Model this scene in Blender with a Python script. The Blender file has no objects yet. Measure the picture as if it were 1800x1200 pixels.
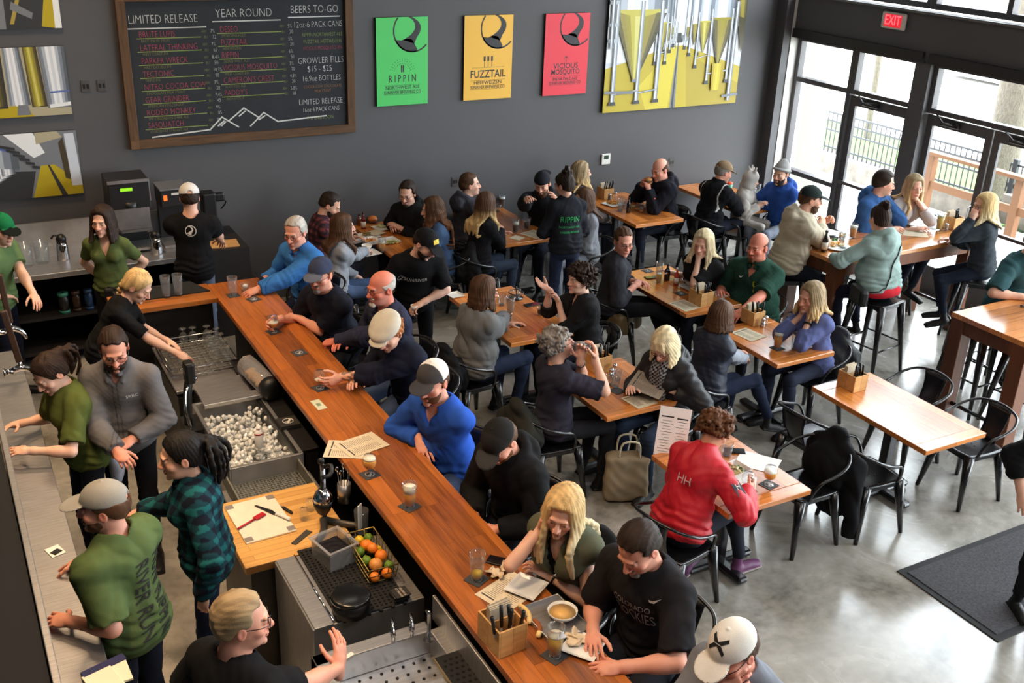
import bpy, bmesh, math, random
import numpy as np
from mathutils import Vector, Matrix
from mathutils.bvhtree import BVHTree
random.seed(7); RNG = np.random.RandomState(7)
SC = bpy.context.scene; COL = SC.collection
PI = math.pi

# ---------------------------------------------------------------- camera
H = 4.35; FPX = 1850.8; YAW, PITCH, ROLL = 0.516864, 0.412975, 0.0384878
def _cam_axes():
    cy, sy, cp, sp = math.cos(YAW), math.sin(YAW), math.cos(PITCH), math.sin(PITCH)
    w = np.array([sy*cp, cy*cp, -sp]); r = np.array([cy, -sy, 0.0]); u = np.cross(r, w)
    return r*math.cos(ROLL)+u*math.sin(ROLL), -r*math.sin(ROLL)+u*math.cos(ROLL), w
CR, CU, CW = _cam_axes()
cam_d = bpy.data.cameras.new('camera'); cam_d.sensor_width = 36.0; cam_d.lens = FPX/1800*36.0
cam_d.clip_start = 0.05; cam_d.clip_end = 300
cam = bpy.data.objects.new('camera', cam_d); COL.objects.link(cam)
_m = np.eye(4); _m[:3, 0] = CR; _m[:3, 1] = CU; _m[:3, 2] = -CW; _m[:3, 3] = (0, 0, H)
cam.matrix_world = Matrix(_m.tolist()); SC.camera = cam
def _ray(px, py): return CW + CR*(px-900)/FPX - CU*(py-600)/FPX
def at(px, py, z):
    d = _ray(px, py); t = (z-H)/d[2]; return np.array([0, 0, H])+d*t
def atx(px, py, X):
    d = _ray(px, py); return np.array([0, 0, H])+d*(X/d[0])
def aty(px, py, Y):
    d = _ray(px, py); return np.array([0, 0, H])+d*(Y/d[1])

# ---------------------------------------------------------------- light
SC.view_settings.view_transform = 'Standard'; SC.view_settings.look = 'None'
SC.view_settings.gamma = 1.0; SC.view_settings.exposure = 0.0; SC.view_settings.use_curve_mapping = False
SC.cycles.max_bounces = 6; SC.cycles.diffuse_bounces = 3; SC.cycles.glossy_bounces = 3
SC.cycles.transmission_bounces = 4; SC.cycles.transparent_max_bounces = 10
SC.cycles.caustics_reflective = False; SC.cycles.caustics_refractive = False
SC.cycles.sample_clamp_indirect = 4.0; SC.cycles.use_denoising = True
W = bpy.data.worlds.new('sky'); SC.world = W; W.use_nodes = True
W.node_tree.nodes['Background'].inputs[0].default_value = (0.9, 0.96, 1.0, 1)
W.node_tree.nodes['Background'].inputs[1].default_value = 16.0
def area(name, loc, size, power, color=(1, 1, 1), rot=(0, 0, 0), portal=False, spread=PI):
    l = bpy.data.lights.new(name, 'AREA'); l.shape = 'RECTANGLE'; l.size, l.size_y = size
    l.energy = power; l.color = color; l.spread = spread
    if portal: l.cycles.is_portal = True
    o = bpy.data.objects.new(name, l); o.location = loc; o.rotation_euler = rot; COL.objects.link(o); return o
area('window_portal', (10.42, 3.4, 1.3), (2.6, 14.2), 0, rot=(0, PI/2, 0), portal=True)
area('window_portal', (10.42, 3.4, 4.1), (2.0, 14.2), 0, rot=(0, PI/2, 0), portal=True)
for i, (x, y) in enumerate(((2.8, 8.0), (2.8, 5.0), (2.8, 2.0), (5.8, 8.0), (5.8, 5.0), (5.8, 2.0))):
    area('fill_light', (x, y, 5.85), (1.5, 0.5), 10, (1.0, 0.95, 0.88))  # unseen fill lamps added under the ceiling to brighten the room
for x, y in ((2.6, 0.2), (6.2, 0.2)): area('fill_light', (x, y, 5.85), (1.6, 1.0), 90, (1.0, 0.97, 0.93))  # added fill from the camera side, brightens surfaces facing the viewer
for i, (x, y) in enumerate(((0.6, 9.4), (0.7, 7.2), (0.7, 5.2), (0.6, 3.5))):
    area('bar_light', (x, y, 5.8), (0.5, 0.5), 42, (1.0, 0.68, 0.40), spread=1.7)

# ---------------------------------------------------------------- materials
MATS = {}
def lin(c):
    """sRGB 0-255 -> linear"""
    return tuple((v/255/12.92 if v/255 <= 0.04045 else ((v/255+0.055)/1.055)**2.4) for v in c)
def mat(name, rgb=None, rough=0.5, metal=0.0, spec=0.5, bump=0.0, bscale=60.0, vary=0.0, vscale=4.0, emit=None, coat=0.0, sheen=0.0, attr=False, sss=0.0, streak=None):
    if name in MATS: return MATS[name]
    m = bpy.data.materials.new(name); m.use_nodes = True; nt = m.node_tree; N, L = nt.nodes, nt.links
    b = N['Principled BSDF']; b.inputs['Roughness'].default_value = rough; b.inputs['Metallic'].default_value = metal
    b.inputs['Specular IOR Level'].default_value = spec
    if coat: b.inputs['Coat Weight'].default_value = coat; b.inputs['Coat Roughness'].default_value = 0.12
    if sheen: b.inputs['Sheen Weight'].default_value = sheen; b.inputs['Sheen Roughness'].default_value = 0.5
    if sss:
        b.inputs['Subsurface Weight'].default_value = sss; b.inputs['Subsurface Scale'].default_value = 0.02
    tc = N.new('ShaderNodeTexCoord')
    col = None
    if attr:
        a = N.new('ShaderNodeAttribute'); a.attribute_name = 'col'; col = a.outputs['Color']
    elif rgb is not None:
        b.inputs['Base Color'].default_value = (*lin(rgb), 1)
    if vary:
        nz = N.new('ShaderNodeTexNoise'); nz.inputs['Scale'].default_value = vscale; nz.inputs['Detail'].default_value = 5
        mp = N.new('ShaderNodeMapping'); L.new(tc.outputs['Object'], mp.inputs['Vector']); L.new(mp.outputs[0], nz.inputs['Vector'])
        if streak: mp.inputs['Scale'].default_value = streak
        hs = N.new('ShaderNodeHueSaturation')
        mr = N.new('ShaderNodeMapRange'); mr.inputs['From Min'].default_value = 0.3; mr.inputs['From Max'].default_value = 0.7
        mr.inputs['To Min'].default_value = 1-vary; mr.inputs['To Max'].default_value = 1+vary
        L.new(nz.outputs['Fac'], mr.inputs['Value']); L.new(mr.outputs[0], hs.inputs['Value'])
        if col is not None: L.new(col, hs.inputs['Color'])
        else: hs.inputs['Color'].default_value = (*lin(rgb), 1)
        col = hs.outputs[0]
    if col is not None: L.new(col, b.inputs['Base Color'])
    if bump:
        nb = N.new('ShaderNodeTexNoise'); nb.inputs['Scale'].default_value = bscale; nb.inputs['Detail'].default_value = 4
        L.new(tc.outputs['Object'], nb.inputs['Vector'])
        bp = N.new('ShaderNodeBump'); bp.inputs['Strength'].default_value = bump; bp.inputs['Distance'].default_value = 0.01
        L.new(nb.outputs['Fac'], bp.inputs['Height']); L.new(bp.outputs[0], b.inputs['Normal'])
    if emit:
        b.inputs['Emission Color'].default_value = (*lin(emit[0]), 1); b.inputs['Emission Strength'].default_value = emit[1]
    MATS[name] = m; return m
def wood(name, c1, c2, axis='Y', plank=0.09, length=1.1, rough=0.28, coat=0.3, grain=1.0):
    if name in MATS: return MATS[name]
    m = bpy.data.materials.new(name); m.use_nodes = True; nt = m.node_tree; N, L = nt.nodes, nt.links
    b = N['Principled BSDF']; b.inputs['Roughness'].default_value = rough; b.inputs['Coat Weight'].default_value = coat
    b.inputs['Coat Roughness'].default_value = 0.18
    tc = N.new('ShaderNodeTexCoord'); mp = N.new('ShaderNodeMapping'); L.new(tc.outputs['Object'], mp.inputs['Vector'])
    if axis == 'Y': mp.inputs['Rotation'].default_value = (0, 0, PI/2)
    if axis == 'Z': mp.inputs['Rotation'].default_value = (0, PI/2, 0)
    br = N.new('ShaderNodeTexBrick'); L.new(mp.outputs[0], br.inputs['Vector'])
    br.inputs['Scale'].default_value = 1.0; br.inputs['Brick Width'].default_value = length; br.inputs['Row Height'].default_value = plank
    br.inputs['Mortar Size'].default_value = 0.0012; br.inputs['Mortar Smooth'].default_value = 0.3; br.inputs['Bias'].default_value = 0.0
    br.offset = 0.37; br.offset_frequency = 2
    br.inputs['Color1'].default_value = (0, 0, 0, 1); br.inputs['Color2'].default_value = (1, 1, 1, 1); br.inputs['Mortar'].default_value = (0.2, 0.2, 0.2, 1)
    m2 = N.new('ShaderNodeMapping'); L.new(mp.outputs[0], m2.inputs['Vector']); m2.inputs['Scale'].default_value = (1.6, 22, 22)
    ad = N.new('ShaderNodeVectorMath'); ad.operation = 'MULTIPLY_ADD'; L.new(br.outputs['Color'], ad.inputs[0]); ad.inputs[1].default_value = (9, 4, 3); L.new(m2.outputs[0], ad.inputs[2])
    nz = N.new('ShaderNodeTexNoise'); nz.inputs['Scale'].default_value = 1.6; nz.inputs['Detail'].default_value = 7; nz.inputs['Distortion'].default_value = 0.8
    L.new(ad.outputs[0], nz.inputs['Vector'])
    mx = N.new('ShaderNodeMath'); mx.operation = 'MULTIPLY_ADD'; mx.inputs[1].default_value = 0.42; L.new(br.outputs['Color'], mx.inputs[0])
    sc = N.new('ShaderNodeMath'); sc.operation = 'MULTIPLY'; sc.inputs[1].default_value = 0.8*grain; L.new(nz.outputs['Fac'], sc.inputs[0]); L.new(sc.outputs[0], mx.inputs[2])
    cr = N.new('ShaderNodeValToRGB'); L.new(mx.outputs[0], cr.inputs[0]); cr.color_ramp.elements[0].position = 0.2; cr.color_ramp.elements[1].position = 0.85
    cr.color_ramp.elements[0].color = (*lin(c1), 1); cr.color_ramp.elements[1].color = (*lin(c2), 1)
    mm = N.new('ShaderNodeMix'); mm.data_type = 'RGBA'; mm.blend_type = 'MULTIPLY'; L.new(br.outputs['Fac'], mm.inputs[0])
    L.new(cr.outputs[0], mm.inputs[6]); mm.inputs[7].default_value = (0.35, 0.3, 0.28, 1)
    L.new(mm.outputs[2], b.inputs['Base Color'])
    MATS[name] = m; return m
def thin_glass(name, tint=(255, 255, 255), refl=0.6, rough=0.02, haze=0.0):
    if name in MATS: return MATS[name]
    m = bpy.data.materials.new(name); m.use_nodes = True; nt = m.node_tree; N, L = nt.nodes, nt.links
    N.remove(N['Principled BSDF']); out = N['Material Output']
    t = N.new('ShaderNodeBsdfTransparent'); t.inputs[0].default_value = (*lin(tint), 1)
    g = N.new('ShaderNodeBsdfGlossy'); g.inputs['Roughness'].default_value = rough; g.inputs[0].default_value = (1, 1, 1, 1)
    lw = N.new('ShaderNodeLayerWeight'); lw.inputs[0].default_value = 0.5
    pw = N.new('ShaderNodeMath'); pw.operation = 'POWER'; pw.inputs[1].default_value = 3.5; L.new(lw.outputs['Facing'], pw.inputs[0])
    mu = N.new('ShaderNodeMath'); mu.operation = 'MULTIPLY_ADD'; mu.inputs[1].default_value = refl; mu.inputs[2].default_value = 0.035*refl; L.new(pw.outputs[0], mu.inputs[0])
    mx = N.new('ShaderNodeMixShader'); L.new(mu.outputs[0], mx.inputs[0]); L.new(t.outputs[0], mx.inputs[1]); L.new(g.outputs[0], mx.inputs[2])
    last = mx.outputs[0]
    if haze:
        d = N.new('ShaderNodeBsdfDiffuse'); d.inputs[0].default_value = (0.8, 0.82, 0.85, 1)
        m2 = N.new('ShaderNodeMixShader'); m2.inputs[0].default_value = haze; L.new(last, m2.inputs[1]); L.new(d.outputs[0], m2.inputs[2]); last = m2.outputs[0]
    L.new(last, out.inputs['Surface']); MATS[name] = m; return m
def liquid(name, rgb, tr=0.55, rough=0.08):
    if name in MATS: return MATS[name]
    m = mat(name, rgb, rough=rough); m.node_tree.nodes['Principled BSDF'].inputs['Transmission Weight'].default_value = tr
    m.node_tree.nodes['Principled BSDF'].inputs['IOR'].default_value = 1.1
    return m
SKIN = mat('skin', rough=0.5, attr=True, spec=0.35, sss=0.06, bump=0.06, bscale=220)
CLOTH = mat('cloth', rough=0.9, attr=True, spec=0.15, bump=0.25, bscale=420, vary=0.10, vscale=9)
SHINY = mat('shell_fabric', rough=0.5, attr=True, spec=0.35, bump=0.12, bscale=90, vary=0.06, vscale=8)
HAIR = mat('hair', rough=0.6, attr=True, spec=0.22, bump=0.2, bscale=260)
BLACK_METAL = mat('black_steel', (20, 20, 22), rough=0.26, spec=0.6, coat=0.25, vary=0.2, vscale=3)
STEEL = mat('stainless', (196, 196, 198), rough=0.36, metal=0.9, vary=0.15, vscale=3, streak=(2, 30, 2))
CHROME = mat('chrome', (205, 205, 208), rough=0.1, metal=1.0)
WHITE = mat('white_glaze', (236, 234, 228), rough=0.25)
PAPER = mat('paper', (214, 200, 172), rough=0.85, vary=0.06, vscale=30)
WPAPER = mat('white_paper', (235, 232, 226), rough=0.85)
BLACK = mat('black_plastic', (14, 14, 15), rough=0.45)
RUBBER = mat('black_rubber', (12, 12, 13), rough=0.8)
GLASS = thin_glass('clear_glass', (246, 250, 252), 0.75, 0.02, 0.05)
TABLEW = wood('table_wood', (128, 66, 26), (222, 136, 62), 'Y', 0.11, 1.9, rough=0.26, coat=0.5)
BARW = wood('bar_wood', (92, 46, 17), (186, 106, 44), 'Y', 0.115, 1.25, rough=0.32, coat=0.3)
HIGHW = wood('high_table_wood', (124, 68, 30), (216, 140, 74), 'X', 0.13, 2.6, rough=0.22, coat=0.7)
DARKW = wood('dark_leg_wood', (60, 32, 18), (112, 62, 32), 'Z', 0.2, 2.0, rough=0.5, coat=0.0)
BOXW = wood('caddy_wood', (176, 124, 66), (224, 176, 112), 'X', 0.3, 1.0, rough=0.55, coat=0.0)
INK = mat('black_ink', (22, 22, 24), rough=0.8)

# ---------------------------------------------------------------- mesh helpers
class MB:
    """collects shapes in one bmesh, in the local space of the object they belong to"""
    def __init__(s): s.bm = bmesh.new()
    def _mat(s, fs, mi, smooth):
        for f in fs: f.material_index = mi; f.smooth = smooth
    def box(s, c, d, rz=0.0, bev=0.0, mi=0, M=None, seg=2):
        r = bmesh.ops.create_cube(s.bm, size=1.0); vs = r['verts']
        bmesh.ops.scale(s.bm, verts=vs, vec=d)
        if bev:
            es = list({e for v in vs for e in v.link_edges})
            g = bmesh.ops.bevel(s.bm, geom=es, offset=min(bev, min(d)*0.49), segments=seg, profile=0.5, affect='EDGES')
            vs = list({v for f in g['faces'] for v in f.verts} | {v for v in vs if v.is_valid})
            vs = s._island(vs)
        T = M if M is not None else Matrix.Translation(Vector(c)) @ Matrix.Rotation(rz, 4, 'Z')
        if M is not None: T = M @ Matrix.Translation(Vector(c))
        bmesh.ops.transform(s.bm, matrix=T, verts=vs)
        s._mat({f for v in vs for f in v.link_faces}, mi, False); return s
    def _island(s, vs):
        seen = set(vs); st = list(vs)
        while st:
            v = st.pop()
            for e in v.link_edges:
                o = e.other_vert(v)
                if o not in seen: seen.add(o); st.append(o)
        return list(seen)
    def raw(s, V, Fs, mi=0, smooth=True):
        vs = [s.bm.verts.new(tuple(map(float, v))) for v in V]
        for f in Fs:
            try:
                q = s.bm.faces.new([vs[i] for i in f]); q.material_index = mi; q.smooth = smooth
            except ValueError: pass
        return s
    def lathe(s, prof, c=(0, 0, 0), seg=20, mi=0, smooth=True, sx=1.0, sy=1.0, M=None):
        V, Fs = [], []
        for r, z in prof:
            for k in range(seg):
                a = 2*PI*k/seg; V.append((r*math.cos(a)*sx, r*math.sin(a)*sy, z))
        n = len(prof)
        for i in range(n-1):
            for k in range(seg):
                k2 = (k+1) % seg; Fs.append((i*seg+k, i*seg+k2, (i+1)*seg+k2, (i+1)*seg+k))
        if prof[0][0] > 1e-6: Fs.append(tuple(reversed(range(seg))))
        if prof[-1][0] > 1e-6: Fs.append(tuple((n-1)*seg+k for k in range(seg)))
        T = (M if M is not None else Matrix.Identity(4))
        V = [(T @ Vector(v)) + Vector(c) for v in V]
        s.raw(V, Fs, mi, smooth); return s
    def cyl(s, a, b, r0, r1=None, seg=12, mi=0, smooth=True):
        a, b = Vector(a), Vector(b); d = b-a; r1 = r0 if r1 is None else r1
        q = d.to_track_quat('Z', 'Y').to_matrix().to_4x4()
        return s.lathe([(r0, 0), (r1, d.length)], a, seg, mi, smooth, M=q)
    def tube(s, pts, r, seg=8, mi=0, closed=False, sub=0):
        P = [np.array(p, float) for p in pts]
        if sub: P = catmull(P, sub, closed)
        n = len(P); V, Fs = [], []
        rr = r if hasattr(r, '__len__') else [r]*n
        if len(rr) != n: rr = np.interp(np.linspace(0, 1, n), np.linspace(0, 1, len(rr)), rr)
        up = None
        for i in range(n):
            t = (P[(i+1) % n]-P[i-1]) if closed else (P[min(i+1, n-1)]-P[max(i-1, 0)])
            t = t/(np.linalg.norm(t)+1e-12)
            if up is None:
                up = np.array([0, 0, 1.0]) if abs(t[2]) < 0.9 else np.array([1.0, 0, 0])
            x = np.cross(up, t); x /= (np.linalg.norm(x)+1e-12); y = np.cross(t, x); up = y
            for k in range(seg):
                a = 2*PI*k/seg; V.append(P[i]+(x*math.cos(a)+y*math.sin(a))*rr[i])
        for i in range(n if closed else n-1):
            for k in range(seg):
                k2 = (k+1) % seg; j = (i+1) % n
                Fs.append((i*seg+k, i*seg+k2, j*seg+k2, j*seg+k))
        if not closed: Fs += [tuple(reversed(range(seg))), tuple((n-1)*seg+k for k in range(seg))]
        s.raw(V, Fs, mi, True); return s
    def ball(s, c, r, seg=12, mi=0, sz=None):
        rx, ry, rz = (r, r, r) if not hasattr(r, '__len__') else r
        n = seg//2+1; prof = [(math.sin(PI*i/n), -math.cos(PI*i/n)) for i in range(n+1)]
        prof[0] = (1e-7, -1); prof[-1] = (1e-7, 1)
        return s.lathe([(p[0], p[1]*rz) for p in prof], c, seg, mi, True, rx, ry)
    def prism(s, poly, z0, z1, mi=0, M=None, bev=0.0):
        T = M if M is not None else Matrix.Identity(4); n = len(poly)
        V = [T @ Vector((x, y, z0)) for x, y in poly]+[T @ Vector((x, y, z1)) for x, y in poly]
        Fs = [tuple(reversed(range(n))), tuple(range(n, 2*n))]+[(i, (i+1) % n, n+(i+1) % n, n+i) for i in range(n)]
        s.raw(V, Fs, mi, False); return s
    def quad(s, a, b, c, d, mi=0): s.raw([a, b, c, d], [(0, 1, 2, 3)], mi, False); return s
    def torus(s, c, R, r, seg=20, sg2=6, mi=0, M=None):
        T = M if M is not None else Matrix.Identity(4)
        P = [np.array(T @ Vector((R*math.cos(2*PI*k/seg), R*math.sin(2*PI*k/seg), 0)))+np.array(c) for k in range(seg)]
        return s.tube(P, r, sg2, mi, True)
    def build(s, name, ms, parent=None, loc=None, rz=0.0):
        bmesh.ops.recalc_face_normals(s.bm, faces=s.bm.faces[:])
        me = bpy.data.meshes.new(name); s.bm.to_mesh(me); s.bm.free()
        for m in (ms if isinstance(ms, (list, tuple)) else [ms]): me.materials.append(m)
        o = bpy.data.objects.new(name, me); COL.objects.link(o)
        if parent is not None: o.parent = parent
        if loc is not None: o.location = [float(v) for v in loc]
        if rz: o.rotation_euler = (0, 0, rz)
        return o
def catmull(P, sub, closed=False):
    n = len(P); out = []
    for i in range(n if closed else n-1):
        p0, p1, p2, p3 = (P[(i-1) % n], P[i], P[(i+1) % n], P[(i+2) % n]) if closed else (P[max(i-1, 0)], P[i], P[i+1], P[min(i+2, n-1)])
        for k in range(sub):
            t = k/sub; out.append(0.5*((2*p1)+(-p0+p2)*t+(2*p0-5*p1+4*p2-p3)*t*t+(-p0+3*p1-3*p2+p3)*t**3))
    if not closed: out.append(P[-1])
    return out
def tag(o, label=None, cat=None, group=None, kind=None):
    if label: o['label'] = label
    if cat: o['category'] = cat
    if group: o['group'] = group
    if kind: o['kind'] = kind
    return o
def empty(name, loc, rz=0.0, label=None, cat=None, group=None):
    o = bpy.data.objects.new(name, None); COL.objects.link(o); o.empty_display_size = 0.1
    o.location = [float(v) for v in loc]; o.rotation_euler = (0, 0, rz)
    return tag(o, label, cat, group)
def kids(o): return [c for c in bpy.data.objects if c.parent == o]
def dup(o, loc, rz=0.0, label=None, group=None, parent=None):
    c = o.copy(); COL.objects.link(c); c.parent = parent
    if parent is None:
        c.location = [float(v) for v in loc]; c.rotation_euler = (0, 0, rz)
        if label: c['label'] = label
        if group: c['group'] = group
    for ch in kids(o): dup(ch, None, parent=c)
    return c
def numesh(name, V, Fq, m, parent=None, loc=None, colors=None, smooth=True):
    """mesh object from numpy arrays (quads)"""
    me = bpy.data.meshes.new(name); nv, nf = len(V), len(Fq)
    me.vertices.add(nv); me.vertices.foreach_set('co', V.astype(np.float32).ravel())
    me.loops.add(nf*4); me.loops.foreach_set('vertex_index', Fq.astype(np.int32).ravel())
    me.polygons.add(nf); me.polygons.foreach_set('loop_start', np.arange(0, nf*4, 4, dtype=np.int32))
    me.polygons.foreach_set('use_smooth', np.full(nf, smooth))
    me.update(calc_edges=True)
    if colors is not None:
        a = me.color_attributes.new('col', 'BYTE_COLOR', 'POINT')
        c4 = np.ones((nv, 4), np.float32); c4[:, :3] = np.clip(colors, 0, 1); a.data.foreach_set('color', c4.ravel())
    me.materials.append(m)
    o = bpy.data.objects.new(name, me); COL.objects.link(o)
    if parent is not None: o.parent = parent
    if loc is not None: o.location = [float(v) for v in loc]
    return o
def text_mesh(txt, size, extr=0.0, align='CENTER', sx=1.0, thin=0.0):
    """text as a plain mesh (verts, faces) lying in XY; the default font"""
    cu = bpy.data.curves.new('lettering', 'FONT'); cu.body = txt; cu.size = size; cu.align_x = align; cu.align_y = 'CENTER'; cu.extrude = extr; cu.resolution_u = 2; cu.offset = -thin*size
    o = bpy.data.objects.new('lettering', cu); COL.objects.link(o)
    dg = bpy.context.evaluated_depsgraph_get(); me = bpy.data.meshes.new_from_object(o.evaluated_get(dg))
    V = np.array([v.co[:] for v in me.vertices]).reshape(-1, 3); Fs = [tuple(p.vertices) for p in me.polygons]
    bpy.data.objects.remove(o); bpy.data.curves.remove(cu); bpy.data.meshes.remove(me)
    if len(V): V[:, 0] *= sx
    return V, Fs

# ---------------------------------------------------------------- small implicit modeller
def nrm(v): v = np.asarray(v, float); return v/(np.linalg.norm(v)+1e-12)
def axes(fwd, up=(0, 0, 1)):
    """columns: right, forward, up"""
    f = nrm(fwd); r = np.cross(f, up)
    if np.linalg.norm(r) < 1e-4: r = np.array([1.0, 0, 0])
    r = nrm(r); return np.stack([r, f, np.cross(r, f)], 1)
class Sdf:
    def __init__(s): s.ops = []; s.lo = np.full(3, 1e9); s.hi = np.full(3, -1e9)
    def _bb(s, lo, hi, op):
        lo, hi = np.asarray(lo, float), np.asarray(hi, float)
        if op == 'u': s.lo = np.minimum(s.lo, lo); s.hi = np.maximum(s.hi, hi)
        return lo, hi
    def cone(s, a, b, ra, rb=None, k=0.02, op='u', fa=False, fb=False):
        a, b = np.asarray(a, float), np.asarray(b, float); rb = ra if rb is None else rb; R = max(ra, rb)
        lo, hi = s._bb(np.minimum(a, b)-R, np.maximum(a, b)+R, op); ba = b-a; L2 = max(ba@ba, 1e-9); ax = ba/math.sqrt(L2)
        def f(X, Y, Z):
            x, y, z = X-a[0], Y-a[1], Z-a[2]; h = x*ba[0]+y*ba[1]+z*ba[2]; t = np.clip(h/L2, 0, 1)
            d = np.sqrt((x-ba[0]*t)**2+(y-ba[1]*t)**2+(z-ba[2]*t)**2)-(ra+(rb-ra)*t)
            if fb: d = np.maximum(d, (h-L2)/math.sqrt(L2))
            if fa: d = np.maximum(d, -h/math.sqrt(L2))
            return d
        s.ops.append((f, lo, hi, k, op)); return s
    def ell(s, c, r, R=None, k=0.02, op='u'):
        c, r = np.asarray(c, float), np.asarray(r, float); R = np.eye(3) if R is None else R
        ext = np.sqrt(((R*r)**2).sum(1)); lo, hi = s._bb(c-ext, c+ext, op)
        def f(X, Y, Z):
            x, y, z = X-c[0], Y-c[1], Z-c[2]
            u = (x*R[0, 0]+y*R[1, 0]+z*R[2, 0])/r[0]; v = (x*R[0, 1]+y*R[1, 1]+z*R[2, 1])/r[1]; w = (x*R[0, 2]+y*R[1, 2]+z*R[2, 2])/r[2]
            k0 = np.sqrt(u*u+v*v+w*w); k1 = np.sqrt((u/r[0])**2+(v/r[1])**2+(w/r[2])**2)+1e-9
            return k0*(k0-1)/k1
        s.ops.append((f, lo, hi, k, op)); return s
    def box(s, c, h, R=None, rad=0.01, k=0.01, op='u'):
        c, h = np.asarray(c, float), np.asarray(h, float); R = np.eye(3) if R is None else R
        ext = np.abs(R*h).sum(1); lo, hi = s._bb(c-ext, c+ext, op); q = h-rad
        def f(X, Y, Z):
            x, y, z = X-c[0], Y-c[1], Z-c[2]
            u = np.abs(x*R[0, 0]+y*R[1, 0]+z*R[2, 0])-q[0]; v = np.abs(x*R[0, 1]+y*R[1, 1]+z*R[2, 1])-q[1]; w = np.abs(x*R[0, 2]+y*R[1, 2]+z*R[2, 2])-q[2]
            return np.sqrt(np.maximum(u, 0)**2+np.maximum(v, 0)**2+np.maximum(w, 0)**2)+np.minimum(np.maximum(u, np.maximum(v, w)), 0)-rad
        s.ops.append((f, lo, hi, k, op)); return s
    def torus(s, c, Rr, r, R=None, k=0.01, op='u', sy=1.0):
        c = np.asarray(c, float); R = np.eye(3) if R is None else R; lo, hi = s._bb(c-Rr-r, c+Rr+r, op)
        def f(X, Y, Z):
            x, y, z = X-c[0], Y-c[1], Z-c[2]
            u = x*R[0, 0]+y*R[1, 0]+z*R[2, 0]; v = (x*R[0, 1]+y*R[1, 1]+z*R[2, 1])/sy; w = x*R[0, 2]+y*R[1, 2]+z*R[2, 2]
            return np.sqrt((np.sqrt(u*u+v*v)-Rr)**2+w*w)-r
        s.ops.append((f, lo, hi, k, op)); return s
    def half(s, p, n, k=0.004, lo=None, hi=None):
        """cut away everything on the side n points to (inside the box lo..hi)"""
        p, n = np.asarray(p, float), nrm(n)
        f = lambda X, Y, Z: -((X-p[0])*n[0]+(Y-p[1])*n[1]+(Z-p[2])*n[2])
        s.ops.append((f, lo, hi, k, 's')); return s
    def grid(s, h, pad=0.03):
        lo = s.lo-pad; n = np.ceil((s.hi+pad-lo)/h).astype(int)+1
        return lo, n
    def mesh(s, h, disp=None, pad=0.03):
        lo, n = s.grid(h, pad); D = np.full(n, 0.5, np.float32)
        g = [(lo[i]+h*np.arange(n[i])).astype(np.float32) for i in range(3)]
        for f, l, u, k, op in s.ops:
            if l is None: i0, i1 = np.zeros(3, int), n
            else:
                m = k+3*h
                i0 = np.clip(np.floor((l-m-lo)/h).astype(int), 0, n); i1 = np.clip(np.ceil((u+m-lo)/h).astype(int)+1, 0, n)
            if (i1 <= i0).any(): continue
            sl = tuple(slice(a, b) for a, b in zip(i0, i1))
            d = f(g[0][sl[0]][:, None, None], g[1][sl[1]][None, :, None], g[2][sl[2]][None, None, :]).astype(np.float32)
            E = D[sl]
            if op == 'u': a, b, sg = E, d, 1
            else: a, b, sg = -E, d, -1          # smooth max(E,-d)
            if k > 1e-5:
                t = np.clip(0.5+0.5*(b-a)/k, 0, 1); r = b*(1-t)+a*t-k*t*(1-t)
            else: r = np.minimum(a, b)
            D[sl] = r*sg
        if disp is not None:
            ix = np.nonzero(np.abs(D) < 0.03); P = np.stack([g[i][ix[i]] for i in range(3)], 1); D[ix] += disp(P).astype(np.float32)
        return surfnet(D, lo, h)
_CO = np.array([[i, j, k] for i in (0, 1) for j in (0, 1) for k in (0, 1)])
_ED = [(a, b) for a in range(8) for b in range(a+1, 8) if abs(_CO[a]-_CO[b]).sum() == 1]
def surfnet(D, lo, h):
    I = D < 0
    c = np.zeros(tuple(x-1 for x in D.shape), np.uint8)
    for i, j, k in _CO: c += I[i:I.shape[0]-1+i, j:I.shape[1]-1+j, k:I.shape[2]-1+k]
    A = np.nonzero((c > 0) & (c < 8)); m = len(A[0])
    idx = np.full(c.shape, -1, np.int32); idx[A] = np.arange(m)
    base = np.stack(A, 1)
    vals = np.stack([D[A[0]+o[0], A[1]+o[1], A[2]+o[2]] for o in _CO], 1)
    S = np.zeros((m, 3)); cnt = np.zeros(m)
    for a, b in _ED:
        va, vb = vals[:, a], vals[:, b]; x = (va < 0) != (vb < 0); t = va[x]/(va[x]-vb[x])
        S[x] += _CO[a]+(_CO[b]-_CO[a])*t[:, None]; cnt[x] += 1
    V = lo+h*(base+S/np.maximum(cnt, 1)[:, None])
    Q = []
    for ax in range(3):
        u, w = [(1, 2), (2, 0), (0, 1)][ax]
        sl0 = [slice(None)]*3; sl1 = [slice(None)]*3; sl0[ax] = slice(0, -1); sl1[ax] = slice(1, None)
        a, b = I[tuple(sl0)], I[tuple(sl1)]; X = a != b
        e = np.stack(np.nonzero(X), 1); flip = a[tuple(e.T)]
        ok = (e[:, u] > 0) & (e[:, w] > 0) & (e[:, u] < D.shape[u]-1) & (e[:, w] < D.shape[w]-1); e, flip = e[ok], flip[ok]
        def cell(du, dw):
            q = e.copy(); q[:, u] -= du; q[:, w] -= dw; return idx[tuple(q.T)]
        q = np.stack([cell(0, 0), cell(1, 0), cell(1, 1), cell(0, 1)], 1)
        q[~flip] = q[~flip][:, ::-1]; Q.append(q)
    Q = np.concatenate(Q); Q = Q[(Q >= 0).all(1)]
    return V, Q
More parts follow.
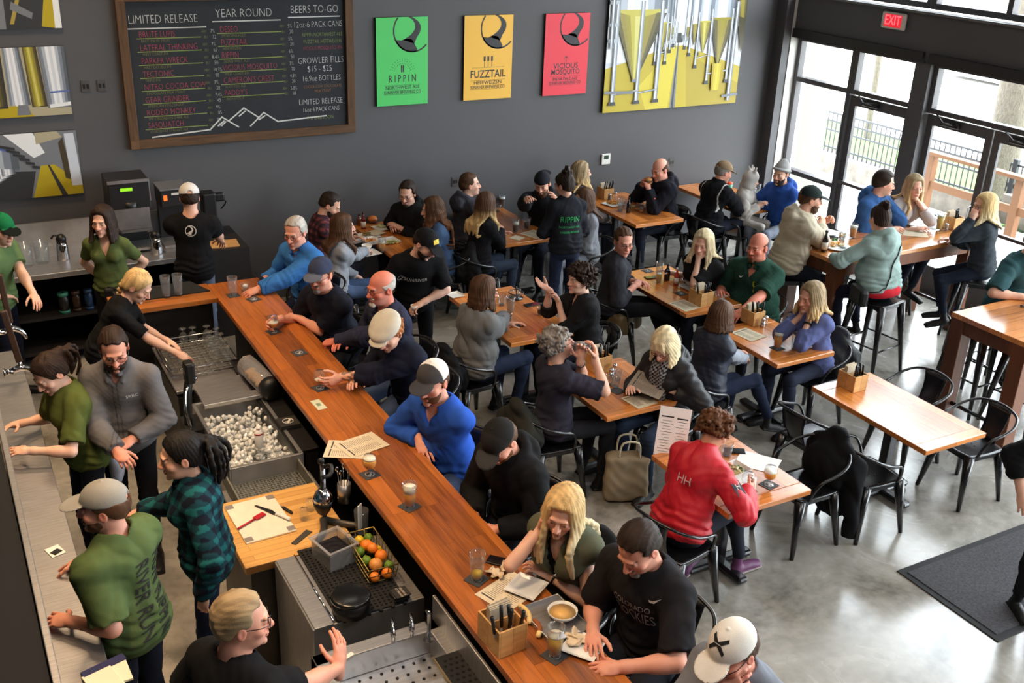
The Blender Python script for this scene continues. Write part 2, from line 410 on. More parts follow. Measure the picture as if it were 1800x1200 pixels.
def wave_noise(seed, freqs=(9, 17), amp=1.0):
    """cheap smooth pseudo-noise from warped sines, about -1..1"""
    r = np.random.RandomState(seed); W_ = []
    for f in freqs:
        for _ in range(3): W_.append((r.normal(size=3)*f/1.7, r.uniform(0, 6.28), f))
    def fn(P):
        o = np.zeros(len(P)); q = P+0.02*np.sin(P[:, [1, 2, 0]]*23+seed)
        for w, p, f in W_: o += np.sin(q@w*2+p)*(freqs[0]/f)**0.6
        return amp*o/(len(W_)**0.5*1.2)
    return fn

# ---------------------------------------------------------------- people
def rot_about(v, ax, deg):
    a = math.radians(deg); ax = nrm(ax); v = np.asarray(v, float)
    return v*math.cos(a)+np.cross(ax, v)*math.sin(a)+ax*(ax@v)*(1-math.cos(a))
def ik(S, Wt, a, b, hint):
    d = Wt-S; L = np.linalg.norm(d); mx = (a+b)*0.995
    if L > mx: Wt = S+d/L*mx; L = mx; d = Wt-S
    mn = abs(a-b)+0.06
    if L < mn: Wt = S+d/(L+1e-9)*mn; L = mn; d = Wt-S
    x = (a*a-b*b+L*L)/(2*L); hgt = math.sqrt(max(a*a-x*x, 0)); n = d/L
    h = hint-n*(hint@n); h = nrm(h) if np.linalg.norm(h) > 1e-4 else nrm(np.cross(n, [1, 0, 0.1]))
    return S+n*x+h*hgt, Wt
def hand(B, wr, d, n, side, curl=0.3, s=1.0, tcurl=0.35, spread=1.0):
    """palm with five separate fingers; d along the hand, n out of the palm, side +1 when the thumb sits towards cross(d,-n)"""
    y = nrm(d); z = -nrm(n-y*(np.asarray(n)@y)); x = np.cross(y, z)*side
    T = lambda p: wr+(x*p[0]+y*p[1]+z*p[2])*s
    M = np.stack([x, y, z], 1)
    B.ell(T((0.0, 0.048, 0)), np.array([0.040, 0.054, 0.0165])*s, M, k=0.012)
    B.cone(T((0, -0.03, 0)), T((0.0, 0.03, 0)), 0.0255*s, 0.024*s, k=0.02)
    for i, (bx, by, ln, r, an) in enumerate(((0.029, 0.088, 0.074, 0.0092, 7), (0.0095, 0.094, 0.082, 0.0094, 2), (-0.0105, 0.09, 0.076, 0.009, -3), (-0.029, 0.08, 0.060, 0.0082, -9))):
        c = curl*(0.85+0.1*i) if curl < 0.95 else curl
        dr = rot_about(y, z, -an*spread*side if True else 0); p = T((bx, by-0.014, 0.001)); axb = np.cross(dr, z)
        for f, kk, rr in ((0.45, 62, 1.0), (0.31, 78, 0.92), (0.24, 50, 0.84)):
            dr = rot_about(dr, axb, -kk*c); q = p+dr*(ln*f+(0.014 if f == 0.45 else 0))*s
            B.cone(p, q, r*rr*s, r*rr*0.95*s, k=0.004); p = q
    dr = nrm(x*0.75+y*0.62-z*(0.25+0.5*curl)); p = T((0.024, 0.022, -0.004))
    for ln, r in ((0.042, 0.0125), (0.032, 0.0105), (0.026, 0.0092)):
        q = p+dr*ln*s; B.cone(p, q, r*s, r*0.9*s, k=0.006); p = q; dr = nrm(rot_about(dr, np.cross(dr, y-z*0.6), 28*tcurl+8))
    return T((0, 0.1, -0.03))
HAIRC = dict(black=(22, 18, 16), dark=(44, 30, 22), brown=(78, 52, 34), chestnut=(96, 60, 36), light=(136, 100, 64), blond=(206, 172, 118),
             pale=(222, 202, 160), grey=(132, 124, 116), silver=(176, 170, 162), ash=(150, 128, 96), red=(150, 92, 48))
SKINC = dict(fair=(234, 186, 162), light=(226, 174, 148), mid=(208, 152, 122), ruddy=(226, 160, 136), tan=(198, 142, 112))
def C3(c): return np.array(lin(c))
PEOPLE = {}
def plaid(c0, c1, c2, sc=0.05):
    a, b, d = C3(c0), C3(c1), C3(c2)
    def fn(L):
        u = np.sin(L[:, 0]*2*PI/sc+np.sign(L[:, 1])*0.6) > 0.15; v = np.sin(L[:, 2]*2*PI/sc) > 0.15
        o = np.where((u & v)[:, None], a, np.where((u | v)[:, None], b, d)); return o
    return fn
def person(label, hd, pose='sit', yaw=0, key=None, s=1.0, sex='m', w=1.0, belly=0.0, lean=6, side=0, hy=None, hp=8, hr=0, hipz=None,
           lh=None, rh=None, le=None, re=None, lhand=None, rhand=None, skin='light', hair=('short', 'brown'), beard=None, cap=None, glasses=None,
           top=None, over=None, pants=(30, 34, 46), shoes=(24, 22, 22), legs=None, vox=0.006, stance=0.1, noleg=False, neckf=0.0, group=None, twist=0, face=True, extra=None):
    F0 = np.array([math.cos(math.radians(yaw)), math.sin(math.radians(yaw)), 0]); U = np.array([0, 0, 1.0]); R0 = np.cross(F0, U)
    FT = rot_about(F0, U, twist); RT = np.cross(FT, U)
    L = math.radians(lean); T = nrm(U*math.cos(L)+FT*math.sin(L)+RT*math.tan(math.radians(side))); T0 = nrm(T+U*0.8)
    Rt = nrm(RT-T*(RT@T)); Fc = np.cross(T, Rt)
    if hipz is None: hipz = {'sit': 0.555, 'stool': 0.86, 'stand': 0.93*s}[pose]
    o_sp = T0*0.17*s; o_ch = o_sp+T*0.20*s; o_nb = o_sp+T*0.345*s
    hyv = math.radians(yaw if hy is None else hy); hpv = math.radians(hp)
    Hf = np.array([math.cos(hyv)*math.cos(hpv), math.sin(hyv)*math.cos(hpv), -math.sin(hpv)])
    HR = axes(Hf)
    if hr: HR = np.stack([rot_about(HR[:, i], Hf, hr) for i in range(3)], 1)
    hs = 0.5+0.5*s
    hs *= 1.04
    N = nrm(T*0.75+U*0.4+FT*(0.22+neckf))
    o_hd = o_nb+N*0.085*s+HR[:, 2]*0.085*hs+HR[:, 1]*0.018*hs
    if len(hd) == 2:
        hc = at(hd[0], hd[1], hipz+o_hd[2])
    else: hc = np.asarray(hd, float)
    hip = hc-o_hd; hip[2] = hipz
    sp, ch, nb = hip+o_sp, hip+o_ch, hip+o_nb; hc = hip+o_hd
    def tgt(t):
        if t is None: return None
        if t[0] == 'p': return at(t[1], t[2], t[3])
        if t[0] == 'h': return hc+HR@np.array(t[1:4])
        if t[0] == 'w': return np.array(t[1:4], float)
        return np.array([hip[0], hip[1], 0])+F0*t[1]+R0*t[2]+U*t[3]
    shw = (0.168 if sex == 'm' else 0.148)*s*(0.6+0.4*w)
    shc = nb-T*0.066*s
    root_loc = np.array([hip[0], hip[1], 0.0])
    ua, fa = 0.285*s, 0.25*s
    arms = {}
    for nm, sg, tg, eh, hk in (('r', 1, rh, re, rhand), ('l', -1, lh, le, lhand)):
        S = shc+Rt*sg*shw
        t = tgt(tg) if tg is not None else np.array([hip[0], hip[1], 0])+F0*(0.36 if pose != 'stand' else 0.12)+R0*sg*(0.13 if pose != 'stand' else 0.27)+U*(hipz+0.1 if pose != 'stand' else hipz-0.08)
        hint = (F0*eh[0]+R0*eh[1]+U*eh[2]) if eh is not None else (-U*0.8+R0*sg*0.5-F0*0.15)
        S = S+nrm(t-S)*0.02
        E_, Wt = ik(S, t, ua, fa, hint)
        hk = dict(hk or {}); d = hk.pop('d', None); n = hk.pop('n', None)
        dw, nw = hk.pop('dw', None), hk.pop('nw', None); d = np.array(dw) if dw is not None else nrm(Wt-E_) if d is None else F0*d[0]+R0*d[1]+U*d[2]
        n = np.array(nw) if nw is not None else (-U*0.9-R0*sg*0.35) if n is None else F0*n[0]+R0*n[1]+U*n[2]
        arms[nm] = (S, E_, Wt, d, n, sg, hk)
    # ---- body: one continuous surface
    ar = (1.0 if sex == 'm' else 0.84)*s*(0.75+0.25*w)
    B = Sdf()
    h3 = lambda p: hc+HR@(np.array(p)*hs)
    e = lambda c, r, k=0.012, op='u': B.ell(h3(c), np.array(r)*hs, HR, k, op)
    jw = 1.0 if sex == 'm' else 0.9
    e((0, -0.014, 0.036), (0.076, 0.096, 0.086)); e((0, 0.03, -0.028), (0.0635*jw+0.002, 0.064, 0.088), 0.02)
    e((0, 0.042, -0.082), (0.047*jw+(0.012 if belly > 0.06 else 0), 0.046, 0.036), 0.025)
    for g in (-1, 1): e((g*0.042, 0.06, -0.026), (0.024, 0.02, 0.02), 0.02)
    e((0, 0.083, 0.024), (0.05, 0.013, 0.011), 0.014); e((0, 0.086, -0.104), (0.02*jw, 0.016, 0.014), 0.016)
    for g in (-1, 1): e((g*0.032, 0.104, 0.001), (0.019, 0.02, 0.0125), 0.008, 's')
    for g in (-1, 1): e((g*0.032, 0.0765, 0.0055), (0.0162, 0.0145, 0.0105), 0.004); e((g*0.032, 0.076, -0.0075), (0.0155, 0.013, 0.006), 0.004)
    B.cone(h3((0, 0.09, 0.014)), h3((0, 0.113, -0.03)), 0.0075*hs, 0.0125*hs, k=0.01)
    for g in (-1, 1): e((g*0.0125, 0.1, -0.034), (0.009, 0.011, 0.008), 0.006)
    e((0, 0.0955, -0.0615), (0.0235, 0.011, 0.0058), 0.005); e((0, 0.094, -0.0715), (0.021, 0.011, 0.0068), 0.005)
    e((0, 0.112, -0.0663), (0.022, 0.008, 0.0016), 0.003, 's')
    for g in (-1, 1):
        B.ell(h3((g*0.0775, -0.012, -0.006)), np.array([0.0105, 0.02, 0.032])*hs, HR@axes((0.5*g, 1, -0.15)) if False else HR, 0.006)
        e((g*0.088, -0.008, -0.004), (0.006, 0.011, 0.018), 0.006, 's')
    nr = (0.058 if sex == 'm' else 0.047)*s*(0.8+0.2*w)
    B.cone(nb-T*0.01, h3((0, -0.018, -0.055)), nr*1.06, nr, k=0.03)
    for sg in (-1, 1): B.cone(nb+N*0.035*s, shc+Rt*sg*shw*0.8+T*0.012, 0.032*s, 0.034*s, k=0.04)
    wch = 0.158*s*w*(1 if sex == 'm' else 0.9)
    CA = np.stack([Rt, Fc, T], 1)
    B.ell(ch+T*0.02, (wch*0.95, 0.10*s*w, 0.15*s), CA, 0.03)
    B.cone(shc-Rt*shw, shc+Rt*shw, 0.047*s, 0.047*s, k=0.03)
    for nm in 'rl':
        S, E_, Wt, d, n, sg, hk = arms[nm]
        B.cone(S, E_, 0.05*ar, 0.041*ar, k=0.02); B.cone(E_, Wt-(Wt-E_)*0.08, 0.042*ar, 0.028*ar, k=0.015)
        B.ell(E_+(Wt-E_)*0.25, (0.043*ar, 0.085*s, 0.043*ar), axes(Wt-E_), 0.02)
        # thumb side: palm down, right hand, thumb towards the body's left
        hand(B, Wt, d, n, -1 if nm == 'r' else 1, s=(1.02 if sex == 'm' else 0.9)*(0.55+0.45*s), **hk)
    V, Q = B.mesh(vox)
    sk = C3(SKINC[skin] if isinstance(skin, str) else skin); hcol = C3(HAIRC[hair[1]] if isinstance(hair[1], str) else hair[1]) if hair else C3(HAIRC['dark'])
    P = ((V-hc)@HR)/hs; colr = np.tile(sk, (len(V), 1))
    x, y, z = np.abs(P[:, 0]), P[:, 1], P[:, 2]
    def mixc(wt, c): nonlocal colr; wt = np.clip(wt, 0, 1)[:, None]; colr = colr*(1-wt)+np.asarray(c)*wt
    hd_m = np.linalg.norm(P, axis=1) < 0.16
    red = sk*np.array([1.0, 0.62, 0.58])
    mixc(hd_m*0.55*np.exp(-((x-0.04)**2+(z+0.03)**2)/0.022**2)*(y > 0.03), red)
    mixc(hd_m*0.5*np.exp(-(x**2+(y-0.11)**2+(z+0.03)**2)/0.02**2), red); mixc(hd_m*0.45*(x > 0.074), red)
    lipc = sk*(np.array([0.82, 0.5, 0.48]) if sex == 'm' else np.array([0.84, 0.42, 0.43]))
    mixc(0.75*((x/0.0235)**2+((z+0.066)/0.0105)**2 < 1)*(y > 0.082), lipc)
    mixc(hd_m*0.85*((x > 0.013) & (x < 0.05) & (np.abs(z-0.0245+(x-0.03)**2*3) < (0.0055 if sex == 'm' else 0.004)) & (y > 0.05)), hcol*0.6+sk*0.12)
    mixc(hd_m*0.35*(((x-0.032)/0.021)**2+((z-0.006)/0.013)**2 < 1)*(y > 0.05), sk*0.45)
    if sex == 'm': mixc(hd_m*(0.16 if beard is None else 0.3)*((z < -0.045) & (z > -0.13) & (y > -0.01)), hcol*0.5+sk*0.2)
    hw = np.zeros(len(V))
    for nm in 'rl':
        Wt, d = arms[nm][2], arms[nm][3]; hw = np.maximum(hw, np.clip(((V-Wt)@nrm(d)-0.05)/0.1, 0, 1)*(np.linalg.norm(V-Wt, axis=1) < 0.22))
    mixc(hw*0.3, red)
    if extra and extra.get('tattoo'):
        nm = extra['tattoo']; E_, Wt = arms[nm][1], arms[nm][2]; t_ = ((V-E_)@(Wt-E_))/((Wt-E_)@(Wt-E_)); nz = wave_noise(5, (60, 110))(V)
        mixc(0.75*((t_ > 0.2) & (t_ < 0.95) & (np.linalg.norm(V-E_-np.clip(t_, 0, 1)[:, None]*(Wt-E_), axis=1) < 0.07) & (nz > 0.0)), np.array([0.05, 0.06, 0.05]))
    root = numesh('person', V-root_loc, Q, SKIN, None, root_loc, colr)
    tag(root, label, 'person', group)
    rec = dict(root=root, loc=root_loc, hip=hip, ch=ch, nb=nb, hc=hc, HR=HR, hs=hs, CA=CA, arms=arms, s=s, F=F0, R=R0, T=T, Rt=Rt, Fc=Fc)
    def part(name, sdf, h, m, colfn, disp=None, store=None, pad=0.03):
        V, Q = sdf.mesh(h, disp, pad)
        if len(Q) == 0: return None
        o = numesh(name, V-root_loc, Q, m, root, None, colfn(V)); rec[store or name] = (V, Q, o); return o
    seed = (int(abs(hc[0]*1000))+int(hc[1]*777)) % 9999
    # ---- eyes
    if face:
        for g in (-1, 1):
            m = MB(); m.lathe([(1e-6, 0.0118), (0.0048, 0.0108), (0.0062, 0.0100), (0.0100, 0.0062), (0.0115, 0.002), (0.0100, -0.006), (1e-6, -0.0118)], (0, 0, 0), 12)
            for f in m.bm.faces: f.material_index = 1 if f.calc_center_median().z > 0.0085 else 0
            o = m.build('eye', [EYEW, EYEI], root); tr = np.eye(4); look = axes(HR[:, 1]-HR[:, 2]*0.12)
            tr[:3, :3] = np.stack([look[:, 0], -look[:, 2], look[:, 1]], 1)*hs; tr[:3, 3] = h3((g*0.032, 0.0785, 0.0))-root_loc
            o.matrix_local = Matrix(tr.tolist())
    # ---- hair
    short_ = False
    def hcolf(c, c2=None, lo=0.0):
        n1 = wave_noise(seed, (30, 70))
        def fn(V):
            q = (V-hc)@HR; t = n1(q*(np.array([1.7, 0.35, 1.1]) if short_ else np.array([1.7, 1.7, 0.3]))); b = np.tile(c, (len(V), 1))
            if c2 is not None:
                f = np.clip((hc[2]+lo-V[:, 2])/0.14, 0, 1)[:, None]; b = b*(1-f)+np.asarray(c2)*f
            return b*(1+0.32*np.clip(t, -1.2, 1.2))[:, None]
        return fn
    if hair and hair[0] != 'none':
        st = hair[0]; short_ = st in ('short', 'buzz', 'thick', 'bald', 'balding'); c2 = C3(HAIRC[hair[2]] if isinstance(hair[2], str) else hair[2]) if len(hair) > 2 and hair[2] else None; ln = hair[3] if len(hair) > 3 else 0.3
        G = Sdf(); g_ = lambda c, r, k=0.012, op='u': G.ell(h3(c), np.array(r)*hs, HR, k, op)
        hp_ = lambda p, n: (h3(p), HR@np.array(n))
        rr = np.random.RandomState(seed); am = 0.004
        if st in ('short', 'buzz', 'thick', 'bald', 'balding'):
            t = {'short': 0.011, 'buzz': 0.004, 'thick': 0.02, 'bald': 0.004, 'balding': 0.007}[st]
            g_((0, -0.016, 0.036), (0.0765+t*0.8, 0.097+t, 0.087+t))
            if st != 'buzz' and t > 0.006:
                g_((0, -0.05, -0.01), (0.07+t*0.7, 0.06+t*0.6, 0.06), 0.02)
                for i in range(14):
                    u = -1+2*i/13; G.cone(h3((u*0.042, 0.052-0.012*u*u, 0.098-0.02*u*u)), h3((u*0.05+rr.normal()*0.008, -0.03, 0.116-0.03*u*u)), 0.012, 0.013, k=0.006)
            if st in ('bald', 'balding'):
                G.half(*hp_((0, -0.02, 0.055), (0, 0.35, 1)), k=0.02)
            G.half(*hp_((0, 0.052, 0.076), (0, 1, -0.5)), k=0.006)          # front hairline, runs back and down
            for g in (-1, 1): g_((g*0.062, 0.066, 0.066), (0.026, 0.04, 0.032), 0.008, 's')
            G.half(*hp_((0, -0.03, -0.02), (0, 0.72, -1.0)), k=0.008)      # over the ears
            G.half(*hp_((0, 0, -0.075), (0, 0, -1)), k=0.008)
            am = 0.0035
        elif st == 'curly':
            for i in range(260):
                v = nrm(rr.normal(size=3)); v[2] = abs(v[2])*1.0 if v[1] > 0.2 else v[2]
                if v[1] > 0.5 and v[2] < 0.35: continue
                if v[2] < -0.62: continue
                rad = np.array([0.092, 0.108, 0.098])*(1.0+0.12*rr.rand())*hair[3] if len(hair) > 3 else np.array([0.09, 0.108, 0.1])
                c = v*rad+np.array([0, -0.02, 0.03]); G.cone(h3(c), h3(c*0.93+rr.normal(size=3)*0.014), (0.008+0.007*rr.rand())*hs, k=0.006)
            g_((0, -0.018, 0.036), (0.085, 0.1, 0.09)); g_((0, 0.1, -0.035), (0.055, 0.055, 0.085), 0.008, 's'); am = 0.004
        else:
            up = st in ('pony', 'bun', 'braid')
            t = 0.010 if up else 0.019
            g_((0, -0.016, 0.036), (0.0765+t, 0.097+t, 0.087+t)); g_((0, -0.045, -0.015), (0.076+t*0.4, 0.066, 0.07), 0.02)
            G.half(*hp_((0, 0.062, 0.07), (0, 1, -0.42)), k=0.012)
            if up: G.half(*hp_((0, -0.02, -0.035), (0, 0.62, -1.0)), k=0.008); G.half(*hp_((0, 0, -0.085), (0, 0, -1)), k=0.01)
            if not up:
                nS = 60
                for i in range(nS):
                    a = -134+268*(i+rr.rand()*0.6)/nS       # around the back, degrees from straight back
                    ar_ = math.radians(a); dirl = np.array([math.sin(ar_), -math.cos(ar_), 0])
                    p0 = np.array([dirl[0]*0.072, dirl[1]*0.092-0.012, 0.045+0.02*rr.rand()]); p1 = np.array([dirl[0]*0.088, dirl[1]*0.1-0.012, -0.03])
                    fr = 18 if st == 'wavy' else 9; wa = 0.016 if st == 'wavy' else 0.006
                    A, Bp = h3(p0), h3(p1); G.cone(A, Bp, 0.018*hs, 0.017*hs, k=0.008)
                    dw = HR@dirl; dw[2] = 0; dw = nrm(dw); Ln = ln*(0.8+0.3*rr.rand()); nseg = max(2, int(Ln/0.05)); p = Bp; ph = rr.rand()*6.28
                    for j in range(nseg):
                        tt = (j+1)/nseg; q = Bp-U*Ln*tt+dw*(0.012*tt+0.02*tt*(1 if st == 'wavy' else 0.4))+np.cross(dw, U)*wa*math.sin(fr*tt*0.5+ph)+dw*wa*0.7*math.cos(fr*tt*0.5+ph)
                        below = nb[2]+0.05-q[2]
                        if below > 0:         # lie on the chest or the back instead of going through them
                            fside = 1 if (q-nb)@FT > 0.0 else -1; want = 0.105*s*min(1, below/0.07)+0.035; cur = (q-nb)@Fc*fside
                            if cur < want: q = q+Fc*fside*(want-cur)
                        G.cone(p, q, (0.0165-0.004*(j/nseg))*hs, (0.0155-0.007*tt)*hs, k=0.007); p = q
                if len(hair) > 4 and hair[4] == 'bangs':
                    for i in range(9):
                        xx = -0.05+0.1*i/8; G.cone(h3((xx*0.7, 0.06, 0.1)), h3((xx, 0.097-abs(xx)*0.25, 0.045)), 0.012*hs, 0.009*hs, k=0.008)
                g_((0, 0.1, -0.035), (0.054, 0.05, 0.09), 0.008, 's'); am = 0.004
            if st == 'pony':
                o = h3((0, -0.115, 0.055)); G.ell(o, (0.03, 0.03, 0.03), k=0.02); bk = -HR[:, 1]; p = o+bk*0.03
                for i in range(16):
                    q0 = p; Ln = ln*(0.8+0.3*rr.rand()); ax_ = np.array([rr.normal()*0.03, rr.normal()*0.03, 0])
                    for j in range(5):
                        tt = (j+1)/5; q = p+bk*0.05*math.sin(tt*2.2)-U*Ln*tt**1.3+ax_*math.sin(tt*2.6)*1.2+ax_*0.3
                        G.cone(q0, q, 0.014-0.001*j, 0.012-0.0015*j, k=0.01); q0 = q
            if st == 'bun':
                for i in range(26):
                    v = nrm(rr.normal(size=3)); c = h3((0, -0.07, 0.125))+v*0.034; G.cone(c, c+rr.normal(size=3)*0.012, 0.017, k=0.008)
            if st == 'braid':
                p = h3((0, -0.1, -0.02)); dn = nrm(-U+HR[:, 1]*-0.5)
                for j in range(9):
                    q = p+dn*0.026; sd = HR[:, 0]*(0.009 if j % 2 else -0.009); G.ell(q+sd, (0.018, 0.018, 0.024), axes(dn+sd*20), k=0.006); p = q; dn = nrm(dn+R0*(-0.12)-U*0.05)
                for j in range(14):
                    a = 2*PI*j/14; c = p+dn*0.045+(R0*math.cos(a)+dn*math.sin(a))*0.04; c2_ = p+dn*0.045+(R0*math.cos(a+0.45)+dn*math.sin(a+0.45))*0.04
                    G.cone(c, c2_, 0.008, k=0.004)
        if cap: G.half(*hp_((0, 0, 0.05), (0, -0.1, 1)), k=0.004)
        nz1 = wave_noise(seed+3, (26, 60)); nz3 = wave_noise(seed+5, (70, 150))
        def hdisp(P):
            q = (P-hc)@HR; ang = np.arctan2(q[:, 0], -q[:, 1]+0.0)
            if st in ('short', 'buzz', 'thick', 'bald', 'balding'): return am*(0.9*nz1(q*np.array([1.5, 0.5, 1.2]))+0.6*nz3(q*np.array([1.6, 0.4, 1.0])))
            return am*(np.sin(ang*34+3*np.sin(q[:, 2]*20)+2*nz1(q*0.5)+seed)*0.35+nz1(q*np.array([1.4, 1.4, 0.4]))*0.8)
        part('hair', G, max(0.005, vox), HAIR, hcolf(hcol, c2, hair[4] if len(hair) > 4 and not isinstance(hair[4], str) else 0.0), hdisp)
    if beard:
        bl, bc = beard; bcol = C3(HAIRC[bc] if isinstance(bc, str) else bc); G = Sdf(); g_ = lambda c, r, k=0.012, op='u': G.ell(h3(c), np.array(r)*hs, HR, k, op)
        if bl == 'goatee':
            g_((0, 0.084, -0.1), (0.027, 0.024, 0.024)); g_((0, 0.09, -0.05), (0.03, 0.014, 0.009), 0.008)
        elif bl == 'stache': g_((0, 0.092, -0.053), (0.03, 0.014, 0.009), 0.008)
        else:
            ex = {'short': 0.0, 'full': 0.014, 'long': 0.03}[bl]
            g_((0, 0.036, -0.083-ex*0.6), (0.055+ex*0.2, 0.055+ex*0.4, 0.042+ex*0.9)); g_((0, 0.03, -0.055), (0.0672, 0.06, 0.05), 0.02)
            g_((0, 0.09, -0.052), (0.032, 0.013, 0.008), 0.008)
            G.half(h3((0, 0.02, -0.042)), HR@np.array([0, 0.25, 1]), k=0.01, lo=None) if False else None
            g_((0, 0.075, -0.018), (0.058, 0.06, 0.034), 0.012, 's'); G.half(h3((0, -0.014, 0)), HR@np.array([0, -1, 0.0]), k=0.01)
            g_((0, 0.0, -0.01), (0.074, 0.02, 0.05), 0.01); G.half(h3((0, 0, 0.004)), HR@np.array([0, 0.1, 1]), k=0.012)
        g_((0, 0.115, -0.0685), (0.02, 0.02, 0.0085), 0.006, 's')
        nz2 = wave_noise(seed+8, (50, 110))
        part('beard', G, max(0.0045, vox*0.8), HAIR, hcolf(bcol), lambda P: 0.0028*nz2(P))
    if cap:
        kind, cf, cb = cap[0], C3(cap[1]), C3(cap[2]); G = Sdf(); g_ = lambda c, r, k=0.006, op='u', R=HR: G.ell(h3(c), np.array(r)*hs, R, k, op)
        if kind in ('cap', 'capback'):
            g_((0, -0.012, 0.038), (0.0875, 0.108, 0.094)); G.half(h3((0, 0, 0.036)), HR@np.array([0, 0.03, -1]), k=0.004)
            sg = 1 if kind == 'cap' else -1; bt = HR@np.stack([[1, 0, 0], [0, 0.985, -0.17*sg], [0, 0.17*sg, 0.985]], 1)
            g_((0, sg*0.125-0.012, 0.036), (0.073, 0.075, 0.0075), 0.006, 'u', bt); g_((0, -0.012, 0.133), (0.007, 0.007, 0.005))
            if kind == 'cap': g_((0, -0.12, 0.042), (0.026, 0.03, 0.022), 0.004, 's')
            def cfn(V):
                q = ((V-hc)@HR)/hs; f = (q[:, 1]*sg > 0.012)[:, None]; b = np.where(f, cf, cb)
                br = (q[:, 1]*sg > 0.093)[:, None]; return np.where(br, C3(cap[3]) if len(cap) > 3 else cf, b)
            m_ = CLOTH
        elif kind == 'flat':
            g_((0, -0.002, 0.065), (0.108, 0.128, 0.05)); g_((0, -0.03, 0.088), (0.09, 0.09, 0.04), 0.03); g_((0, 0.115, 0.042), (0.07, 0.045, 0.01), 0.01)
            G.half(h3((0, 0, 0.03)), HR@np.array([0, 0.05, -1]), k=0.006); g_((0, -0.012, 0.05), (0.09, 0.112, 0.03), 0.012); cfn = lambda V: np.tile(cf, (len(V), 1)); m_ = CLOTH
        else:   # beanie
            g_((0, -0.02, 0.05), (0.088, 0.106, 0.096)); g_((0, -0.05, 0.13), (0.035, 0.04, 0.03), 0.05); G.half(h3((0, 0, 0.03)), HR@np.array([0, 0.35, -1]), k=0.004)
            G.torus(h3((0, -0.014, 0.045)), 0.09*hs, 0.014*hs, HR@np.stack([[1, 0, 0], [0, 0.94, 0.33], [0, -0.33, 0.94]], 1), 0.01, 'u', 1.2)
            def cfn(V):
                q = (V-hc)@HR; return np.tile(cf, (len(V), 1))*(1+0.16*np.sin(np.arctan2(q[:, 0], q[:, 1])*60))[:, None]
            m_ = CLOTH
        part('beanie' if kind == 'beanie' else 'cap', G, max(0.005, vox*0.9), m_, cfn)
    if glasses:
        m = MB(); col_ = glasses
        for g in (-1, 1):
            P_ = [h3((g*0.033+0.024*math.cos(a)*1.0, 0.103-0.004*abs(math.cos(a)), 0.002+0.017*math.sin(a)))-root_loc for a in np.linspace(0, 2*PI, 15)[:-1]]
            m.tube(P_, 0.0019*hs, 5, 0, True); m.tube([h3((g*0.057, 0.1, 0.006))-root_loc, h3((g*0.077, 0.06, 0.008))-root_loc, h3((g*0.08, -0.005, 0.008))-root_loc], 0.0019*hs, 5)
        m.tube([h3((-0.009, 0.104, 0.006))-root_loc, h3((0, 0.109, 0.008))-root_loc, h3((0.009, 0.104, 0.006))-root_loc], 0.0019*hs, 5)
        m.build('glasses', mat('frames_%d_%d_%d' % col_, tuple(c*0.45 for c in col_), rough=0.5), root)
    # ---- clothing
    def torso(G, inf, hem, bl=belly):
        PA = axes(F0)
        G.ell(hip+U*0.035*s-F0*0.01, (0.168*s*w+inf, 0.125*s*(0.7+0.3*w)+inf, 0.13*s+inf), PA, 0.03)
        G.ell(sp+Fc*(bl*0.55-0.005), (0.142*s*w+inf+bl*0.35, 0.105*s*w+inf+bl*0.55, 0.15*s+inf), CA, 0.05)
        G.ell(ch+T*0.02*s, (wch+inf, 0.108*s*w+inf, 0.165*s+inf), CA, 0.05)
        if sex == 'f':
            for g in (-1, 1): G.ell(ch+Fc*0.085*s*w+Rt*g*0.068*s*w-T*0.0*s, (0.062*s*w+inf*0.6, 0.055*s*w+inf*0.6, 0.06*s*w+inf*0.6), CA, 0.03)
        G.cone(shc-Rt*shw, shc+Rt*shw, 0.047*s+inf, 0.047*s+inf, k=0.04)
        for sg in (-1, 1): G.cone(nb+N*0.02*s, shc+Rt*sg*shw*0.8+T*0.012, 0.031*s+inf, 0.035*s+inf, k=0.04)
    def garment(name, t, inf0):
        G = Sdf(); inf = inf0+t.get('loose', 0.0); torso(G, inf, 0)
        if pose == 'stand' and t.get('long', 0) > 0:
            G.ell(hip-U*t['long']*0.5, (0.172*s*w+inf, 0.135*s+inf, 0.14+t['long']), axes(F0), 0.03)
        sl = t.get('sleeve', 'short')
        for nm in 'rl':
            S, E_, Wt = arms[nm][:3]
            if sl == 'none':
                continue
            if sl == 'short':
                e1 = S+(E_-S)*t.get('slen', 0.62); G.cone(S, e1, 0.058*ar+inf, 0.053*ar+inf*1.1, k=0.03, fb=True)
            elif sl == 'elbow':
                G.cone(S, E_, 0.054*ar+inf, 0.047*ar+inf, k=0.03); G.cone(E_, E_+(Wt-E_)*0.25, 0.047*ar+inf, 0.047*ar+inf, k=0.02, fb=True)
            else:
                f_ = 0.92 if sl == 'long' else 0.55
                G.cone(S, E_, 0.054*ar+inf, 0.049*ar+inf, k=0.03); G.cone(E_, E_+(Wt-E_)*f_, 0.049*ar+inf, (0.036 if sl == 'long' else 0.042)*ar+inf*0.9, k=0.02, fb=True); G.ell(E_+(Wt-E_)*0.22, (0.047*ar+inf, 0.085*s, 0.047*ar+inf), axes(Wt-E_), 0.02)
                if sl == 'long': G.cone(E_+(Wt-E_)*0.86, E_+(Wt-E_)*0.94, 0.033*ar+inf*0.8, k=0.006, fa=True, fb=True)
        nk = t.get('neck', 'crew')
